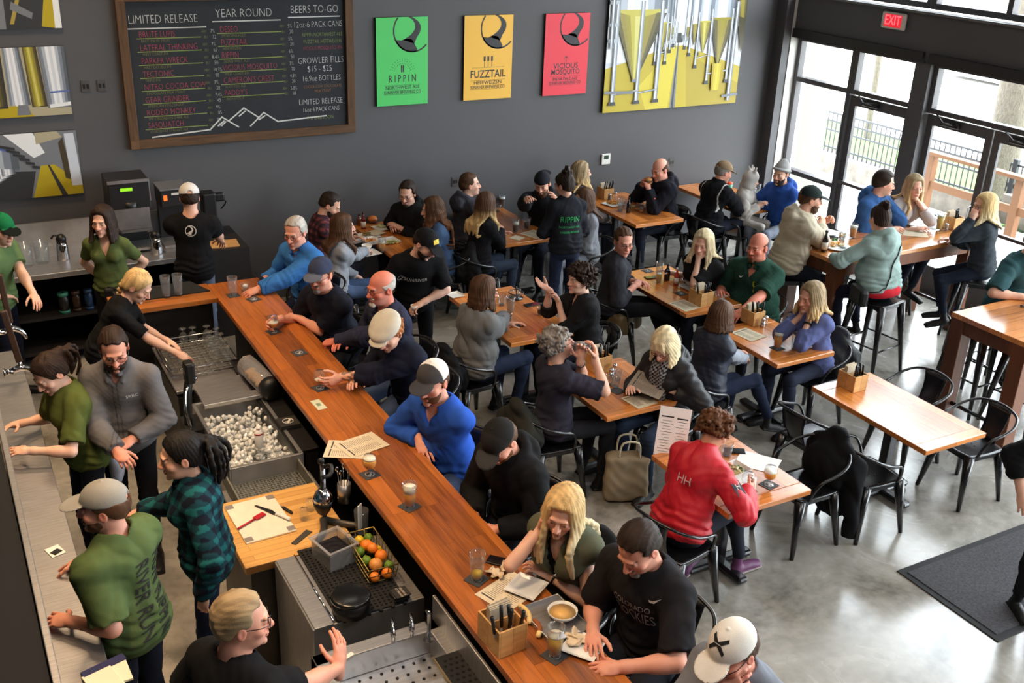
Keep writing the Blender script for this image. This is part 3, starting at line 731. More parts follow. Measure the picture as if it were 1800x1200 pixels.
        if nk == 'hood':
            bkd = -Fc
            G.torus(nb+N*0.02+bkd*0.012, 0.086*s, 0.032*s, np.stack([Rt, nrm(Fc-N*0.35), nrm(N+Fc*0.35)], 1), 0.02, 'u', 1.15)
            if not t.get('hoodup'): G.ell(nb+bkd*0.12*s-T*0.03, (0.118*s, 0.066*s, 0.1*s), CA, 0.03)
        elif nk == 'high':
            G.cone(nb, nb+N*0.075, nr+0.018, nr+0.016, k=0.02, fb=True)
        if nk != 'high':
            wd = {'crew': 0.012, 'v': 0.016, 'wide': 0.03, 'hood': 0.006, 'collar': 0.003, 'shirt': 0.003, 'open': 0.02}[nk]
            G.cone(nb-N*0.02-Fc*0.002, nb+N*0.16, nr+wd, nr+wd+0.02, k=0.006, op='s')
        if nk in ('v', 'shirt', 'collar', 'open', 'wide'):
            dp = {'v': 0.12, 'shirt': 0.09, 'collar': 0.07, 'open': 0.45, 'wide': 0.09}[nk]*t.get('vdeep', 1.0)
            for q in np.linspace(0, 1, 7): G.ell(nb+N*0.01+Fc*0.1*s*w-T*dp*q, ((nr+wd*0.6)*(1-q*0.82 if nk != 'open' else 0.8), 0.12*s*w, 0.03), CA, 0.004, 's')
        if nk in ('collar', 'shirt'):
            cf_ = nrm(Fc*0.8+T*0.1)
            for g in (-1, 1):
                c0 = nb+N*0.045-Fc*(nr+0.006)*0.8; c1 = nb+N*0.03+Rt*g*(nr+0.016)+Fc*0.0; c2_ = nb+N*0.0+Rt*g*0.026+Fc*(nr+0.042); c3 = c2_-T*0.045+Rt*g*0.022+Fc*0.016
                G.cone(c0, c1, 0.013, 0.014, k=0.006); G.cone(c1, c2_, 0.014, 0.012, k=0.006); G.cone((c1+c2_)/2+Rt*g*0.008, c3, 0.012, 0.009, k=0.008)
        hz = t.get('hem')
        hemn = np.array([0, 0, -1.0])
        if pose == 'stand': G.half(hip-U*(0.1 if hz is None else hz), hemn, k=0.004)
        else: G.half(hip-U*0.03-F0*0.02, nrm(-U+F0*0.15), k=0.006) if hz is None else G.half(hip-U*hz, hemn, k=0.004)
        n1, n2 = wave_noise(seed+11, (11, 19)), wave_noise(seed+12, (34, 60)); wr = t.get('wrinkle', 1.0)
        def disp(P):
            a1 = n1(P); d = wr*(0.010*(0.35-np.abs(a1))+0.003*n1(P+0.3)+0.0022*n2(P))
            for nm in 'rl':
                S, E_, Wt = arms[nm][:3]; dE = np.linalg.norm(P-E_, axis=1); d += wr*0.004*np.exp(-(dE/0.09)**2)*np.sin(((P-E_)@nrm(Wt-S))*150+n1(P)*2)
            wz = (P-hip)@T; d += wr*0.005*np.exp(-((wz-0.06)/0.09)**2)*np.sin(wz*110+2.5*n1(P))
            return d
        c = t['col']; nk_ = nk
        def cf(V):
            Lp = (V-nb)@CA
            o = c(Lp) if callable(c) else np.tile(C3(c), (len(V), 1))
            if nk_ in ('shirt', 'collar'):
                ln_ = (np.abs(np.abs(Lp[:, 0]-0.004)-0.014) < 0.0028) & (Lp[:, 1] > 0) & (Lp[:, 2] < -0.06); o = np.where(ln_[:, None], o*0.55, o)
            if t.get('two'):
                fn_, cc = t['two']; o = np.where(fn_(Lp)[:, None], C3(cc), o)
            return o
        part(name, G, t.get('vox', max(0.0075, vox*1.25)), t.get('mat', CLOTH), cf, disp, pad=0.035)
    if top: garment(top.get('name', 'shirt'), top, 0.010)
    if over: garment(over.get('name', 'jacket'), over, 0.034)
    # ---- legs
    if not noleg:
        G = Sdf(); hw_ = 0.088*s*w; th, sn = 0.43*s, 0.42*s; ank = {}
        G.ell(hip+U*0.01-F0*0.015, (0.166*s*w, 0.128*s*(0.7+0.3*w), 0.125*s), axes(F0), 0.03)
        lw = (0.75+0.25*w)*s*(1.0 if sex == 'm' else 0.96)
        for i, sg in enumerate((-1, 1)):
            hj = hip+R0*sg*hw_
            if legs is not None and legs[i] is not None: kn, an = [np.array([hip[0], hip[1], 0])+F0*q[0]+R0*q[1]+U*q[2] for q in legs[i]]
            elif pose == 'sit': kn = hj+F0*th*0.98+R0*sg*0.035-U*0.02; an = np.array([kn[0], kn[1], 0.09])-F0*0.05+R0*sg*0.01
            elif pose == 'stool': kn = hj+F0*th*0.88+R0*sg*0.03-U*0.13; an = kn-U*0.40*s-F0*0.1
            else: an = np.array([hip[0], hip[1], 0.09])+R0*sg*stance+F0*0.01; kn = (hj+an)/2+F0*0.025
            G.cone(hj, kn, 0.082*lw, 0.060*lw, k=0.03); G.cone(kn, kn+(an-kn)*0.9, 0.058*lw, 0.043*lw, k=0.02, fb=True)
            G.ell(kn+(an-kn)*0.28-F0*0.012, (0.056*lw, 0.11*s, 0.056*lw), axes(an-kn), 0.03); ank[sg] = (kn, an)
        n1 = wave_noise(seed+21, (13, 23))
        def pdisp(P):
            d = 0.004*n1(P)
            for sg in (-1, 1):
                kn, an = ank[sg]; d += 0.0035*np.exp(-(np.linalg.norm(P-kn, axis=1)/0.1)**2)*np.sin(P[:, 2]*120+n1(P)*3)+0.003*np.exp(-(np.linalg.norm(P-an, axis=1)/0.1)**2)*np.sin(P[:, 2]*140+n1(P)*2)
            return d
        pc = C3(pants) if not callable(pants) else None; nzp = wave_noise(seed+30, (7, 15))
        part('trousers', G, 0.009 if vox < 0.0065 else 0.011, CLOTH, (lambda V: pc*(1+0.22*np.clip(nzp(V), -1, 1))[:, None]) if pc is not None else pants, pdisp)
        for sg in (-1, 1):
            kn, an = ank[sg]; G = Sdf(); fd = nrm(F0+R0*sg*0.18)
            if an[2] > 0.12 and pose != 'stand': fd = nrm(fd-U*0.25)
            up_ = np.cross(np.cross(fd, U), fd); FA = axes(fd, (0, 0, 1)); h0 = an-U*0.05
            t_ = lambda p: h0+FA@np.array(p)*s
            G.ell(t_((0, -0.02, -0.005)), np.array([0.036, 0.05, 0.038])*s, FA, 0.02); G.ell(t_((0, 0.06, -0.006)), np.array([0.038, 0.09, 0.032])*s, FA, 0.025); G.ell(t_((0, 0.14, -0.012)), np.array([0.042, 0.06, 0.024])*s, FA, 0.02)
            G.cone(t_((0, -0.02, 0)), an+(kn-an)*0.12, 0.034*s, 0.036*s, k=0.02, fb=True)
            G.box(t_((0, 0.06, -0.03)), np.array([0.043, 0.13, 0.011])*s, FA, 0.01, 0.006)
            sc_ = C3(shoes[0] if isinstance(shoes[0], tuple) else shoes); so_ = C3(shoes[1]) if isinstance(shoes[0], tuple) else sc_*0.6
            part('shoe', G, 0.008, SHINY, lambda V: np.where((((V-h0)@FA)[:, 2] < -0.024*s)[:, None], so_, sc_), store='shoe%d' % sg)
    if key: PEOPLE[key] = rec
    return rec
EYEW = mat('eye_white', (196, 184, 176), rough=0.3); EYEI = mat('iris', (40, 28, 22), rough=0.15)
def decal(rec, part_, V2, Fs, o, right, up, m, name='lettering', off=0.003, subdiv=0):
    """lay flat lettering onto a garment of a person by dropping its points onto the cloth"""
    V, Q, ob = rec[part_]; right, up = nrm(right), nrm(up); n = np.cross(right, up)
    bvh = BVHTree.FromPolygons([tuple(v) for v in V], [tuple(map(int, q)) for q in Q])
    bm = bmesh.new(); vs = [bm.verts.new((float(v[0]), float(v[1]), 0)) for v in V2]
    for f in Fs:
        try: bm.faces.new([vs[i] for i in f])
        except ValueError: pass
    if subdiv: 
        bmesh.ops.triangulate(bm, faces=bm.faces[:])
        bmesh.ops.subdivide_edges(bm, edges=[e for e in bm.edges if e.calc_length() > subdiv], cuts=2, use_grid_fill=False)
    for v in bm.verts:
        p = np.asarray(o)+right*v.co.x+up*v.co.y
        h = bvh.ray_cast(Vector(p+n*0.25), Vector(-n), 0.5)
        q = np.array(h[0]) if h[0] is not None else p
        v.co = Vector((q+n*off-rec['loc']).tolist())
    me = bpy.data.meshes.new(name); bm.to_mesh(me); bm.free(); me.materials.append(m)
    d = bpy.data.objects.new(name, me); COL.objects.link(d); d.parent = ob; return d

# ---------------------------------------------------------------- setting
# room coordinates read off image pixels for a higher camera, floor at ZF; metres() rescales everything built that way
XWIN = 12.0; YB = 12.7; ROOM_SCALE = 0.847; ZF = -0.1357; RESCALE_DONE = []
def metres():
    for o in COL.objects:
        if o.parent is None and o.type in ('MESH', 'EMPTY') and o not in RESCALE_DONE:
            o.location = [o.location.x*ROOM_SCALE, o.location.y*ROOM_SCALE, (o.location.z-ZF)*ROOM_SCALE]; o.scale = (ROOM_SCALE,)*3; RESCALE_DONE.append(o)
def concrete():
    m = bpy.data.materials.new('polished_concrete'); m.use_nodes = True; nt = m.node_tree; N, L = nt.nodes, nt.links; b = N['Principled BSDF']
    tc = N.new('ShaderNodeTexCoord'); a = N.new('ShaderNodeTexNoise'); a.inputs['Scale'].default_value = 1.1; a.inputs['Detail'].default_value = 8; a.inputs['Roughness'].default_value = 0.62; a.inputs['Distortion'].default_value = 1.2
    c = N.new('ShaderNodeTexNoise'); c.inputs['Scale'].default_value = 14; c.inputs['Detail'].default_value = 6
    L.new(tc.outputs['Object'], a.inputs['Vector']); L.new(tc.outputs['Object'], c.inputs['Vector'])
    ad = N.new('ShaderNodeMath'); ad.operation = 'MULTIPLY_ADD'; ad.inputs[1].default_value = 0.3; L.new(c.outputs['Fac'], ad.inputs[0]); L.new(a.outputs['Fac'], ad.inputs[2])
    cr = N.new('ShaderNodeValToRGB'); L.new(ad.outputs[0], cr.inputs[0]); e = cr.color_ramp.elements; e[0].position = 0.45; e[1].position = 0.85
    e[0].color = (*lin((104, 100, 92)), 1); e[1].color = (*lin((168, 164, 156)), 1); k = e.new(0.62); k.color = (*lin((140, 136, 127)), 1)
    L.new(cr.outputs[0], b.inputs['Base Color'])
    mr = N.new('ShaderNodeMapRange'); L.new(a.outputs['Fac'], mr.inputs[0]); mr.inputs[1].default_value = 0.3; mr.inputs[2].default_value = 0.75; mr.inputs[3].default_value = 0.16; mr.inputs[4].default_value = 0.34
    L.new(mr.outputs[0], b.inputs['Roughness']); b.inputs['Specular IOR Level'].default_value = 0.6; b.inputs['Coat Weight'].default_value = 0.35; b.inputs['Coat Roughness'].default_value = 0.16
    return m
WALLM = mat('charcoal_paint', (85, 84, 86), rough=0.62, spec=0.35, bump=0.05, bscale=160, vary=0.03, vscale=1.2)
FRAME = mat('window_frame_paint', (78, 76, 78), rough=0.5, spec=0.4)
LIGHTW = mat('reveal_paint', (238, 236, 230), rough=0.7)
def struct(name, mb, m, rz=0, loc=None): return tag(mb.build(name, m, None, loc, rz), kind='structure')
RESCALE_DONE.append(struct('floor', MB().box((3.4, 3.5, -0.05), (13.9, 14.8, 0.1)), concrete()))
struct('wall_back', MB().box((4.0, YB+0.1, 3.4), (15.6, 0.2, 7.2)), WALLM)
struct('wall_left', MB().box((-3.9, 4.2, 3.4), (0.2, 17.2, 7.2)), WALLM)
struct('wall_front', MB().box((4.0, -4.3, 3.4), (16.4, 0.2, 7.2)), WALLM)
CEILM = mat('ceiling_paint', (120, 116, 112), rough=0.9)
struct('ceiling', MB().box((4.0, 4.2, 7.05), (16.6, 17.4, 0.1)), CEILM)
# window wall: pier, header, sill, posts
struct('wall_right', MB().box((11.92, 12.60, 3.4), (0.56, 0.24, 7.2)).box((12.0, 3.0, 3.28), (0.34, 18.94, 0.62)).box((12.0, 3.0, 6.4), (0.4, 18.94, 1.2)).box((11.98, 9.98, 1.43), (0.24, 0.26, 3.14))
       .box((12.0, 7.62, 1.43), (0.24, 0.36, 3.14)), WALLM)
struct('trim_1', MB().box((11.985, 12.472, 3.5), (0.40, 0.012, 7.0)), LIGHTW)
struct('trim_2', MB().box((11.80, 3.0, 3.585), (0.08, 18.9, 0.03)), mat('ledge_paint', (104, 104, 106), rough=0.5))
struct('trim_3', MB().box((11.86, 11.2, 3.02), (0.16, 2.5, 0.13)).box((11.86, 8.85, 3.02), (0.16, 2.0, 0.13)), mat('shade_box', (34, 32, 34), rough=0.6))
def window(n, y0, y1, z0, z1, fr=0.06, dep=0.12, muls=(), rails=()):
    f = MB()
    for yy in (y0+fr/2, y1-fr/2): f.box((XWIN, yy, (z0+z1)/2), (dep, fr, z1-z0), bev=0.006)
    for zz in (z0+fr/2, z1-fr/2): f.box((XWIN, (y0+y1)/2, zz), (dep, y1-y0-2*fr, fr), bev=0.006)
    for yy in muls: f.box((XWIN, yy, (z0+z1)/2), (dep, fr, z1-z0-2*fr))
    for zz in rails: f.box((XWIN, (y0+y1)/2, zz), (dep, y1-y0-2*fr, fr))
    w = struct('window_%d' % n, f, FRAME)
    g = MB().quad((XWIN+0.01, y0+fr, z0+fr), (XWIN+0.01, y1-fr, z0+fr), (XWIN+0.01, y1-fr, z1-fr), (XWIN+0.01, y0+fr, z1-fr)).build('pane', PANE, w)
    return w
PANE = thin_glass('window_glass', (250, 253, 255), 0.5, 0.0)
window(1, 11.27, 12.46, ZF, 2.97, 0.07, rails=(0.9, 2.33))
window(2, 10.11, 11.27, 2.30, 2.97, 0.07)
window(3, 7.80, 9.85, 2.30, 2.97, 0.07)
ys = [12.46, 10.10, 7.7, 5.3, 2.9, 0.5, -1.9, -4.2]
for i in range(7): window(4+i, ys[i+1], ys[i]-0.0, 3.62, 5.8, 0.08, muls=((ys[i]+ys[i+1])/2,))
ys2 = [7.44, 5.6, 3.8, 2.0, 0.2, -1.6, -3.4]
for i in range(6): window(11+i, ys2[i+1], ys2[i], ZF, 2.97, 0.07, rails=(2.33,))
def door(n, y0, y1, hinge_left=True):
    f = MB(); st = 0.105; zt = 2.28
    for yy in (y0+st/2, y1-st/2): f.box((XWIN, yy, (zt+ZF)/2), (0.05, st, zt-ZF), bev=0.004)
    f.box((XWIN, (y0+y1)/2, zt-0.07), (0.05, y1-y0-2*st, 0.14)); f.box((XWIN, (y0+y1)/2, 0.06), (0.05, y1-y0-2*st, 0.39))
    d = struct('door_%d' % n, f, FRAME)
    MB().quad((XWIN, y0+st, 0.24), (XWIN, y1-st, 0.24), (XWIN, y1-st, zt-0.14), (XWIN, y0+st, zt-0.14)).build('pane', PANE, d)
    hy = y0+0.08 if hinge_left else y1-0.08
    MB().tube([(XWIN-0.03, hy, 0.85), (XWIN-0.09, hy, 0.87), (XWIN-0.09, hy, 1.23), (XWIN-0.03, hy, 1.25)], 0.012, 8).build('pull_handle', STEEL, d)
    MB().box((XWIN-0.06, (y0+y1)/2, 1.0), (0.05, y1-y0-0.1, 0.05), bev=0.01).build('push_bar', mat('push_bar', (110, 110, 112), rough=0.35, metal=1), d)
    MB().box((XWIN-0.06, y1-0.42, zt-0.06), (0.07, 0.3, 0.07), bev=0.01).tube([(XWIN-0.09, y1-0.5, zt-0.05), (XWIN-0.22, y1-0.42, zt-0.03), (XWIN-0.05, y1-0.15, zt+0.04)], 0.012, 6).build('door_closer', mat('closer', (60, 58, 58), rough=0.4, metal=0.6), d)
door(1, 10.12, 11.26); door(2, 8.78, 9.84); door(3, 7.80, 8.76, False)
# ---------------------------------------------------------------- exit sign
ex = empty('exit_sign', (11.80, 10.55, 3.42), 0, 'white plastic exit sign with glowing red letters on the dark header above the doors', 'sign')
MB().box((0, 0, 0), (0.05, 0.42, 0.22), bev=0.03).build('housing', mat('sign_white', (222, 216, 210), rough=0.5), ex)
MB().box((-0.027, 0, 0), (0.004, 0.30, 0.165), bev=0.002).build('face_panel', mat('sign_red', (150, 20, 30), rough=0.4, emit=((235, 30, 50), 0.9)), ex)
V, Fs = text_mesh('EXIT', 0.19, 0.002, sx=0.72)
MB().raw([(-0.032-v[2], -v[0], v[1]) for v in V], Fs, 0, False).build('lettering', mat('sign_letters', (255, 120, 120), rough=0.4, emit=((255, 90, 100), 1.6)), ex)
# ---------------------------------------------------------------- outside
OUTG = mat('patio_concrete', (206, 202, 194), rough=0.9, vary=0.05, vscale=2)
struct('ground_1', MB().box((14.0, 5, ZF-0.06), (3.7, 40, 0.1)), OUTG)
struct('ground_3', MB().box((45, 10, -0.37), (52, 110, 0.1)), OUTG)
struct('ground_2', MB().box((17.6, 14, -0.27), (4.4, 60, 0.1)), mat('lawn', (76, 112, 40), rough=1.0, vary=0.2, vscale=6))
struct('kerb', MB().box((15.85, 14.3, 0.02), (0.5, 6.0, 0.34)).box((16.2, 8, 0.1), (0.35, 6.6, 0.5)), mat('kerb_stone', (104, 98, 90), rough=0.95, vary=0.3, vscale=5, bump=0.6, bscale=12))
tag(struct('pier', MB().box((12.7, 13.3, 1.5), (0.9, 1.0, 5.0)), mat('stucco', (120, 117, 110), rough=0.95, bump=0.3, bscale=30)), None)
FENCE = mat('fence_black', (34, 36, 40), rough=0.5)
def fence(x, y0, y1, z0, z1, posts, nm):
    e = empty('iron_fence', (x, y0, 0), 0, nm, 'fence', 'iron fences outside')
    for p in posts: MB().box((0, p-y0, (z0+z1)/2+0.03), (0.09, 0.09, z1-z0+0.1), bev=0.01).build('post', FENCE, e)
    r = MB()
    for zz in (z1-0.02, z1-0.18, z1-0.36, z0+0.12): r.box((0, (y1-y0)/2, zz), (0.03, y1-y0, 0.035))
    r.build('rail', FENCE, e); k = MB(); n = int((y1-y0)/0.115)
    for i in range(n+1): k.box((0, i*(y1-y0)/n, (z0+z1)/2), (0.018, 0.018, z1-z0-0.04))
    k.build('pickets', FENCE, e)
fence(15.85, 11.6, 16.9, 0.18, 1.0, (11.62, 13.2, 15.6), 'black iron picket fence on stone kerb seen left of the door')
fence(16.2, 5.0, 11.4, 0.34, 0.86, (5.0, 8.2, 11.3), 'black iron picket fence on stone kerb seen through the double doors')
TIMB = mat('railing_timber', (112, 74, 44), rough=0.7, vary=0.15, vscale=20, streak=(1, 8, 8))
rt = empty('timber_railing', (15.0, 5.0, 0), 0, 'orange timber railing with square posts outside the double doors', 'railing')
for yy in (0.2, 2.55, 5.3, 7.05): MB().box((0, yy, 0.47), (0.14, 0.14, 1.02), bev=0.008).build('post', TIMB, rt)
for zz in (0.98, 0.45): MB().box((-0.02, 3.6, zz), (0.16 if zz > 0.9 else 0.06, 7.2, 0.06 if zz > 0.9 else 0.13), bev=0.006).build('rail', TIMB, rt)
BARK = mat('bark', (92, 84, 74), rough=1.0, vary=0.35, vscale=12, streak=(6, 6, 1), bump=0.8, bscale=25)
def trunk(x, y, r, lab):
    m = MB(); pts = [(x, y, -0.3), (x+0.01, y+0.02, 1.0), (x-0.03, y+0.05, 3.0), (x, y, 6.5)]
    m.tube([np.array(p)-np.array([x, y, 0]) for p in pts], [r*1.15, r, r*0.95, r*0.8], 14, sub=5); tag(m.build('tree_trunk', BARK, None, (x, y, 0)), lab, 'tree')
trunk(19.0, 17.2, 0.07, 'thin pale tree trunk standing on lawn behind the black fence')
trunk(17.6, 12.6, 0.30, 'thick brown tree trunk seen through the right hand door')
hm = MB(); hm.prism([(-3.2, 0), (3.2, 0), (3.2, 1.1), (0, 2.4), (-3.2, 1.1)], -1, 1, M=Matrix.Rotation(PI/2, 4, 'Z') @ Matrix.Rotation(PI/2, 4, 'X'))
tag(hm.build('garden_shed', mat('shed_white', (232, 232, 234), rough=0.8), None, (30, 20.5, -0.2)), 'low white gabled shed far across the lawn', 'shed')

# ---------------------------------------------------------------- wall things
def flat(name, x0, x1, z0, z1, th, m, side=None):
    """a panel hung on the back wall; local x right, z up, front face at y=-th"""
    e = empty(name, (x0, YB-0.002, z0)); w, h = x1-x0, z1-z0
    b = MB().box((w/2, -th/2, h/2), (w, th, h)); b.bm.faces.ensure_lookup_table()
    for f in b.bm.faces: f.material_index = 0 if f.normal.y < -0.5 else (1 if side else 0)
    b.build('panel', [m, side] if side else m, e); return e, w, h
def art(e, th, name, polys, ms, step=0.0004):
    """flat shapes laid on a panel, each (material index, [(u, v)...]) in metres from its lower left corner"""
    m = MB()
    for i, (mi, pl) in enumerate(polys):
        y = -th-0.0008-step*i*0.15
        m.raw([(u, y, v) for u, v in pl], [tuple(range(len(pl)))], mi, False)
    for f in m.bm.faces:
        if f.normal.y > 0: f.normal_flip()
    me = bpy.data.meshes.new(name); m.bm.to_mesh(me); m.bm.free()
    for x in ms: me.materials.append(x)
    o = bpy.data.objects.new(name, me); COL.objects.link(o); o.parent = e; return o
def lettering(e, th, items, ms, name='lettering', zoff=0.0012, thin=0.0):
    """items: (text, u, v, size, material index, align, sx)"""
    for it in items:
        m = MB(); t, u, v, sz, mi = it[:5]; al = it[5] if len(it) > 5 else 'LEFT'; sx = it[6] if len(it) > 6 else 0.8
        V, Fs = text_mesh(t, sz, 0.0, al, sx, thin)
        if len(V): m.raw([(u+p[0], -th-zoff, v+p[1]) for p in V], Fs, 0, False)
        for f in m.bm.faces:
            if f.normal.y > 0: f.normal_flip()
        me = bpy.data.meshes.new(name); m.bm.to_mesh(me); m.bm.free(); me.materials.append(ms[mi])
        o = bpy.data.objects.new(name, me); COL.objects.link(o); o.parent = e
CHW = mat('chalk_white', (206, 206, 202), rough=0.9); CHP = mat('chalk_pink', (172, 70, 92), rough=0.9); CHG = mat('chalk_green', (140, 156, 84), rough=0.9)
CHO = mat('chalk_orange', (168, 116, 74), rough=0.9); CHY = mat('chalk_olive', (134, 134, 78), rough=0.9)
SLATE = mat('blackboard_slate', (38, 41, 45), rough=0.85, vary=0.12, vscale=5)
OLDW = wood('rough_frame_wood', (60, 40, 24), (118, 84, 52), 'X', 0.3, 3.0, rough=0.8, coat=0.0)
OLDWV = wood('rough_frame_wood_upright', (60, 40, 24), (118, 84, 52), 'Z', 0.3, 3.0, rough=0.8, coat=0.0)
e, w, h = flat('chalkboard', 2.12, 4.68, 2.08, 3.62, 0.02, SLATE)
tag(e, 'large chalkboard beer menu in a rough brown wooden frame on the dark wall', 'chalkboard')
for nm, c, d, m_ in (('frame_rail', (w/2, -0.03, -0.05), (w+0.2, 0.055, 0.105), OLDW), ('frame_rail', (w/2, -0.03, h+0.05), (w+0.2, 0.055, 0.105), OLDW), ('frame_stile', (-0.05, -0.03, h/2), (0.105, 0.055, h), OLDWV), ('frame_stile', (w+0.05, -0.03, h/2), (0.105, 0.055, h), OLDWV)):
    MB().box(c, d, bev=0.006).build(nm, m_, e)
it = [('LIMITED RELEASE', 0.02, 1.34, 0.155, 0, 'LEFT', 0.74), ('YEAR ROUND', 0.99, 1.385, 0.155, 0, 'LEFT', 0.78), ('BEERS TO-GO', 1.88, 1.41, 0.145, 0, 'LEFT', 0.76)]
L1 = [('BRUTE LUPIS', 'BRUT IPA W/ FRUIT', '7%', '32'), ('LATERAL THINKING', 'WEST COAST IPA', '7%', '65'), ('PARKER WRECK', 'HAZY DOUBLE IPA', '8.4%', '50'), ('TECTONIC', 'TRIPLE IPA', '10.3%', '90'), ('NITRO COCOA COW', 'CHOCOLATE MILK STOUT', '7%', '28'), ('GEAR GRINDER', 'AMERICAN STYLE STOUT', '7.4%', '45'), ('RODEO MONKEY', 'IMP CASCADIAN DARK ALE', '9%', '85'), ('SASQUATCH', 'LEGENDARY STRONG ALE', '9%', '52')]
L2 = [('DESEO', 'MEXICAN LAGER', '5%', '20'), ('FUZZTAIL', 'HEFEWEIZEN', '5%', '20'), ('RIPPIN', 'NORTHWEST ALE', '6%', '50'), ('VICIOUS MOSQUITO', 'WEST COAST IPA', '7%', '70'), ("CAMERON'S CREST", 'SCOTTISH ALE', '4.8%', '20'), ("PADDY'S", 'IRISH STOUT', '5.8%', '38')]
lines = []
for L_, u0, v0, ue in ((L1, 0.09, 1.165, 0.88), (L2, 1.0, 1.195, 1.80)):
    for i, (a, b, c, d) in enumerate(L_):
        v = v0-0.146*i
        it += [(a, u0+0.03, v+0.012, 0.112, 1, 'LEFT', 0.72), (b, u0+0.05, v-0.058, 0.052, 4, 'LEFT', 0.8), ('ABV', ue-0.06, v+0.03, 0.05, 4, 'LEFT', 0.7), (c, ue+0.04, v+0.03, 0.07, 0, 'LEFT', 0.72), ('IBU', ue-0.04, v-0.035, 0.05, 4, 'LEFT', 0.7), (d, ue+0.06, v-0.035, 0.07, 0, 'LEFT', 0.75)]
        lines.append((2, u0, u0+(0.72 if L_ is L1 else 0.76), v-0.03))
it += [('12oz-6 PACK CANS', 2.22, 1.235, 0.115, 0, 'CENTER', 0.72), ('RIPPIN NORTHWEST ALE', 2.27, 1.115, 0.072, 2, 'CENTER', 0.72), ('FUZZTAIL HEFEWEIZEN', 2.27, 1.035, 0.072, 2, 'CENTER', 0.72), ('VICIOUS MOSQUITO IPA', 2.27, 0.955, 0.072, 1, 'CENTER', 0.72),
       ('GROWLER FILLS', 2.24, 0.81, 0.125, 0, 'CENTER', 0.74), ('$15 - $25', 2.22, 0.71, 0.115, 0, 'CENTER', 0.8), ('16.9oz BOTTLES', 2.24, 0.595, 0.11, 0, 'CENTER', 0.74), ('COCOA COW CHOCOLATE', 2.25, 0.495, 0.06, 3, 'CENTER', 0.72), ('MILK STOUT', 2.25, 0.44, 0.06, 3, 'CENTER', 0.72),
       ('LIMITED RELEASE', 2.22, 0.31, 0.115, 0, 'CENTER', 0.74), ('16oz 4 PACK CANS', 2.22, 0.215, 0.09, 0, 'CENTER', 0.72), ('COMING SOON', 2.2, 0.11, 0.075, 2, 'CENTER', 0.74)]
it = [(a[0], a[1], a[2], a[3]*0.88)+tuple(a[4:]) for a in it]
lettering(e, 0.02, it, [CHW, CHP, CHG, CHO, CHY], thin=0.022)
pl = [(mi, [(a, v-0.004), (b, v-0.004), (b, v+0.004), (a, v+0.004)]) for mi, a, b, v in lines]
for a, b, v in ((0.0, 0.88, 1.245), (0.95, 1.76, 1.30), (1.85, 2.5, 1.325)): pl.append((0, [(a, v-0.006), (b, v-0.006), (b, v+0.006), (a, v+0.006)]))
def stroke(pts, wd=0.016):
    o = []
    for (a, b), (c, d) in zip(pts[:-1], pts[1:]):
        dx, dy = c-a, d-b; l = math.hypot(dx, dy); nx, ny = -dy/l*wd/2, dx/l*wd/2; ex_, ey = dx/l*wd/2, dy/l*wd/2
        o.append((0, [(a+nx-ex_, b+ny-ey), (a-nx-ex_, b-ny-ey), (c-nx+ex_, d-ny+ey), (c+nx+ex_, d+ny+ey)]))
    return o
for s_ in ([(0.16, 0.02), (0.83, 0.06), (0.98, 0.20), (1.17, 0.07)], [(1.06, 0.15), (1.25, 0.29), (1.42, 0.17)], [(1.32, 0.07), (1.49, 0.22), (1.66, 0.10), (2.28, 0.13)], [(0.93, 0.1), (1.0, 0.15)], [(0.97, 0.1), (1.02, 0.14)], [(1.19, 0.2), (1.26, 0.25)], [(1.43, 0.14), (1.5, 0.18)]): pl += stroke(s_)
art(e, 0.02, 'chalk_lines', pl, [CHW, CHP, CHG])
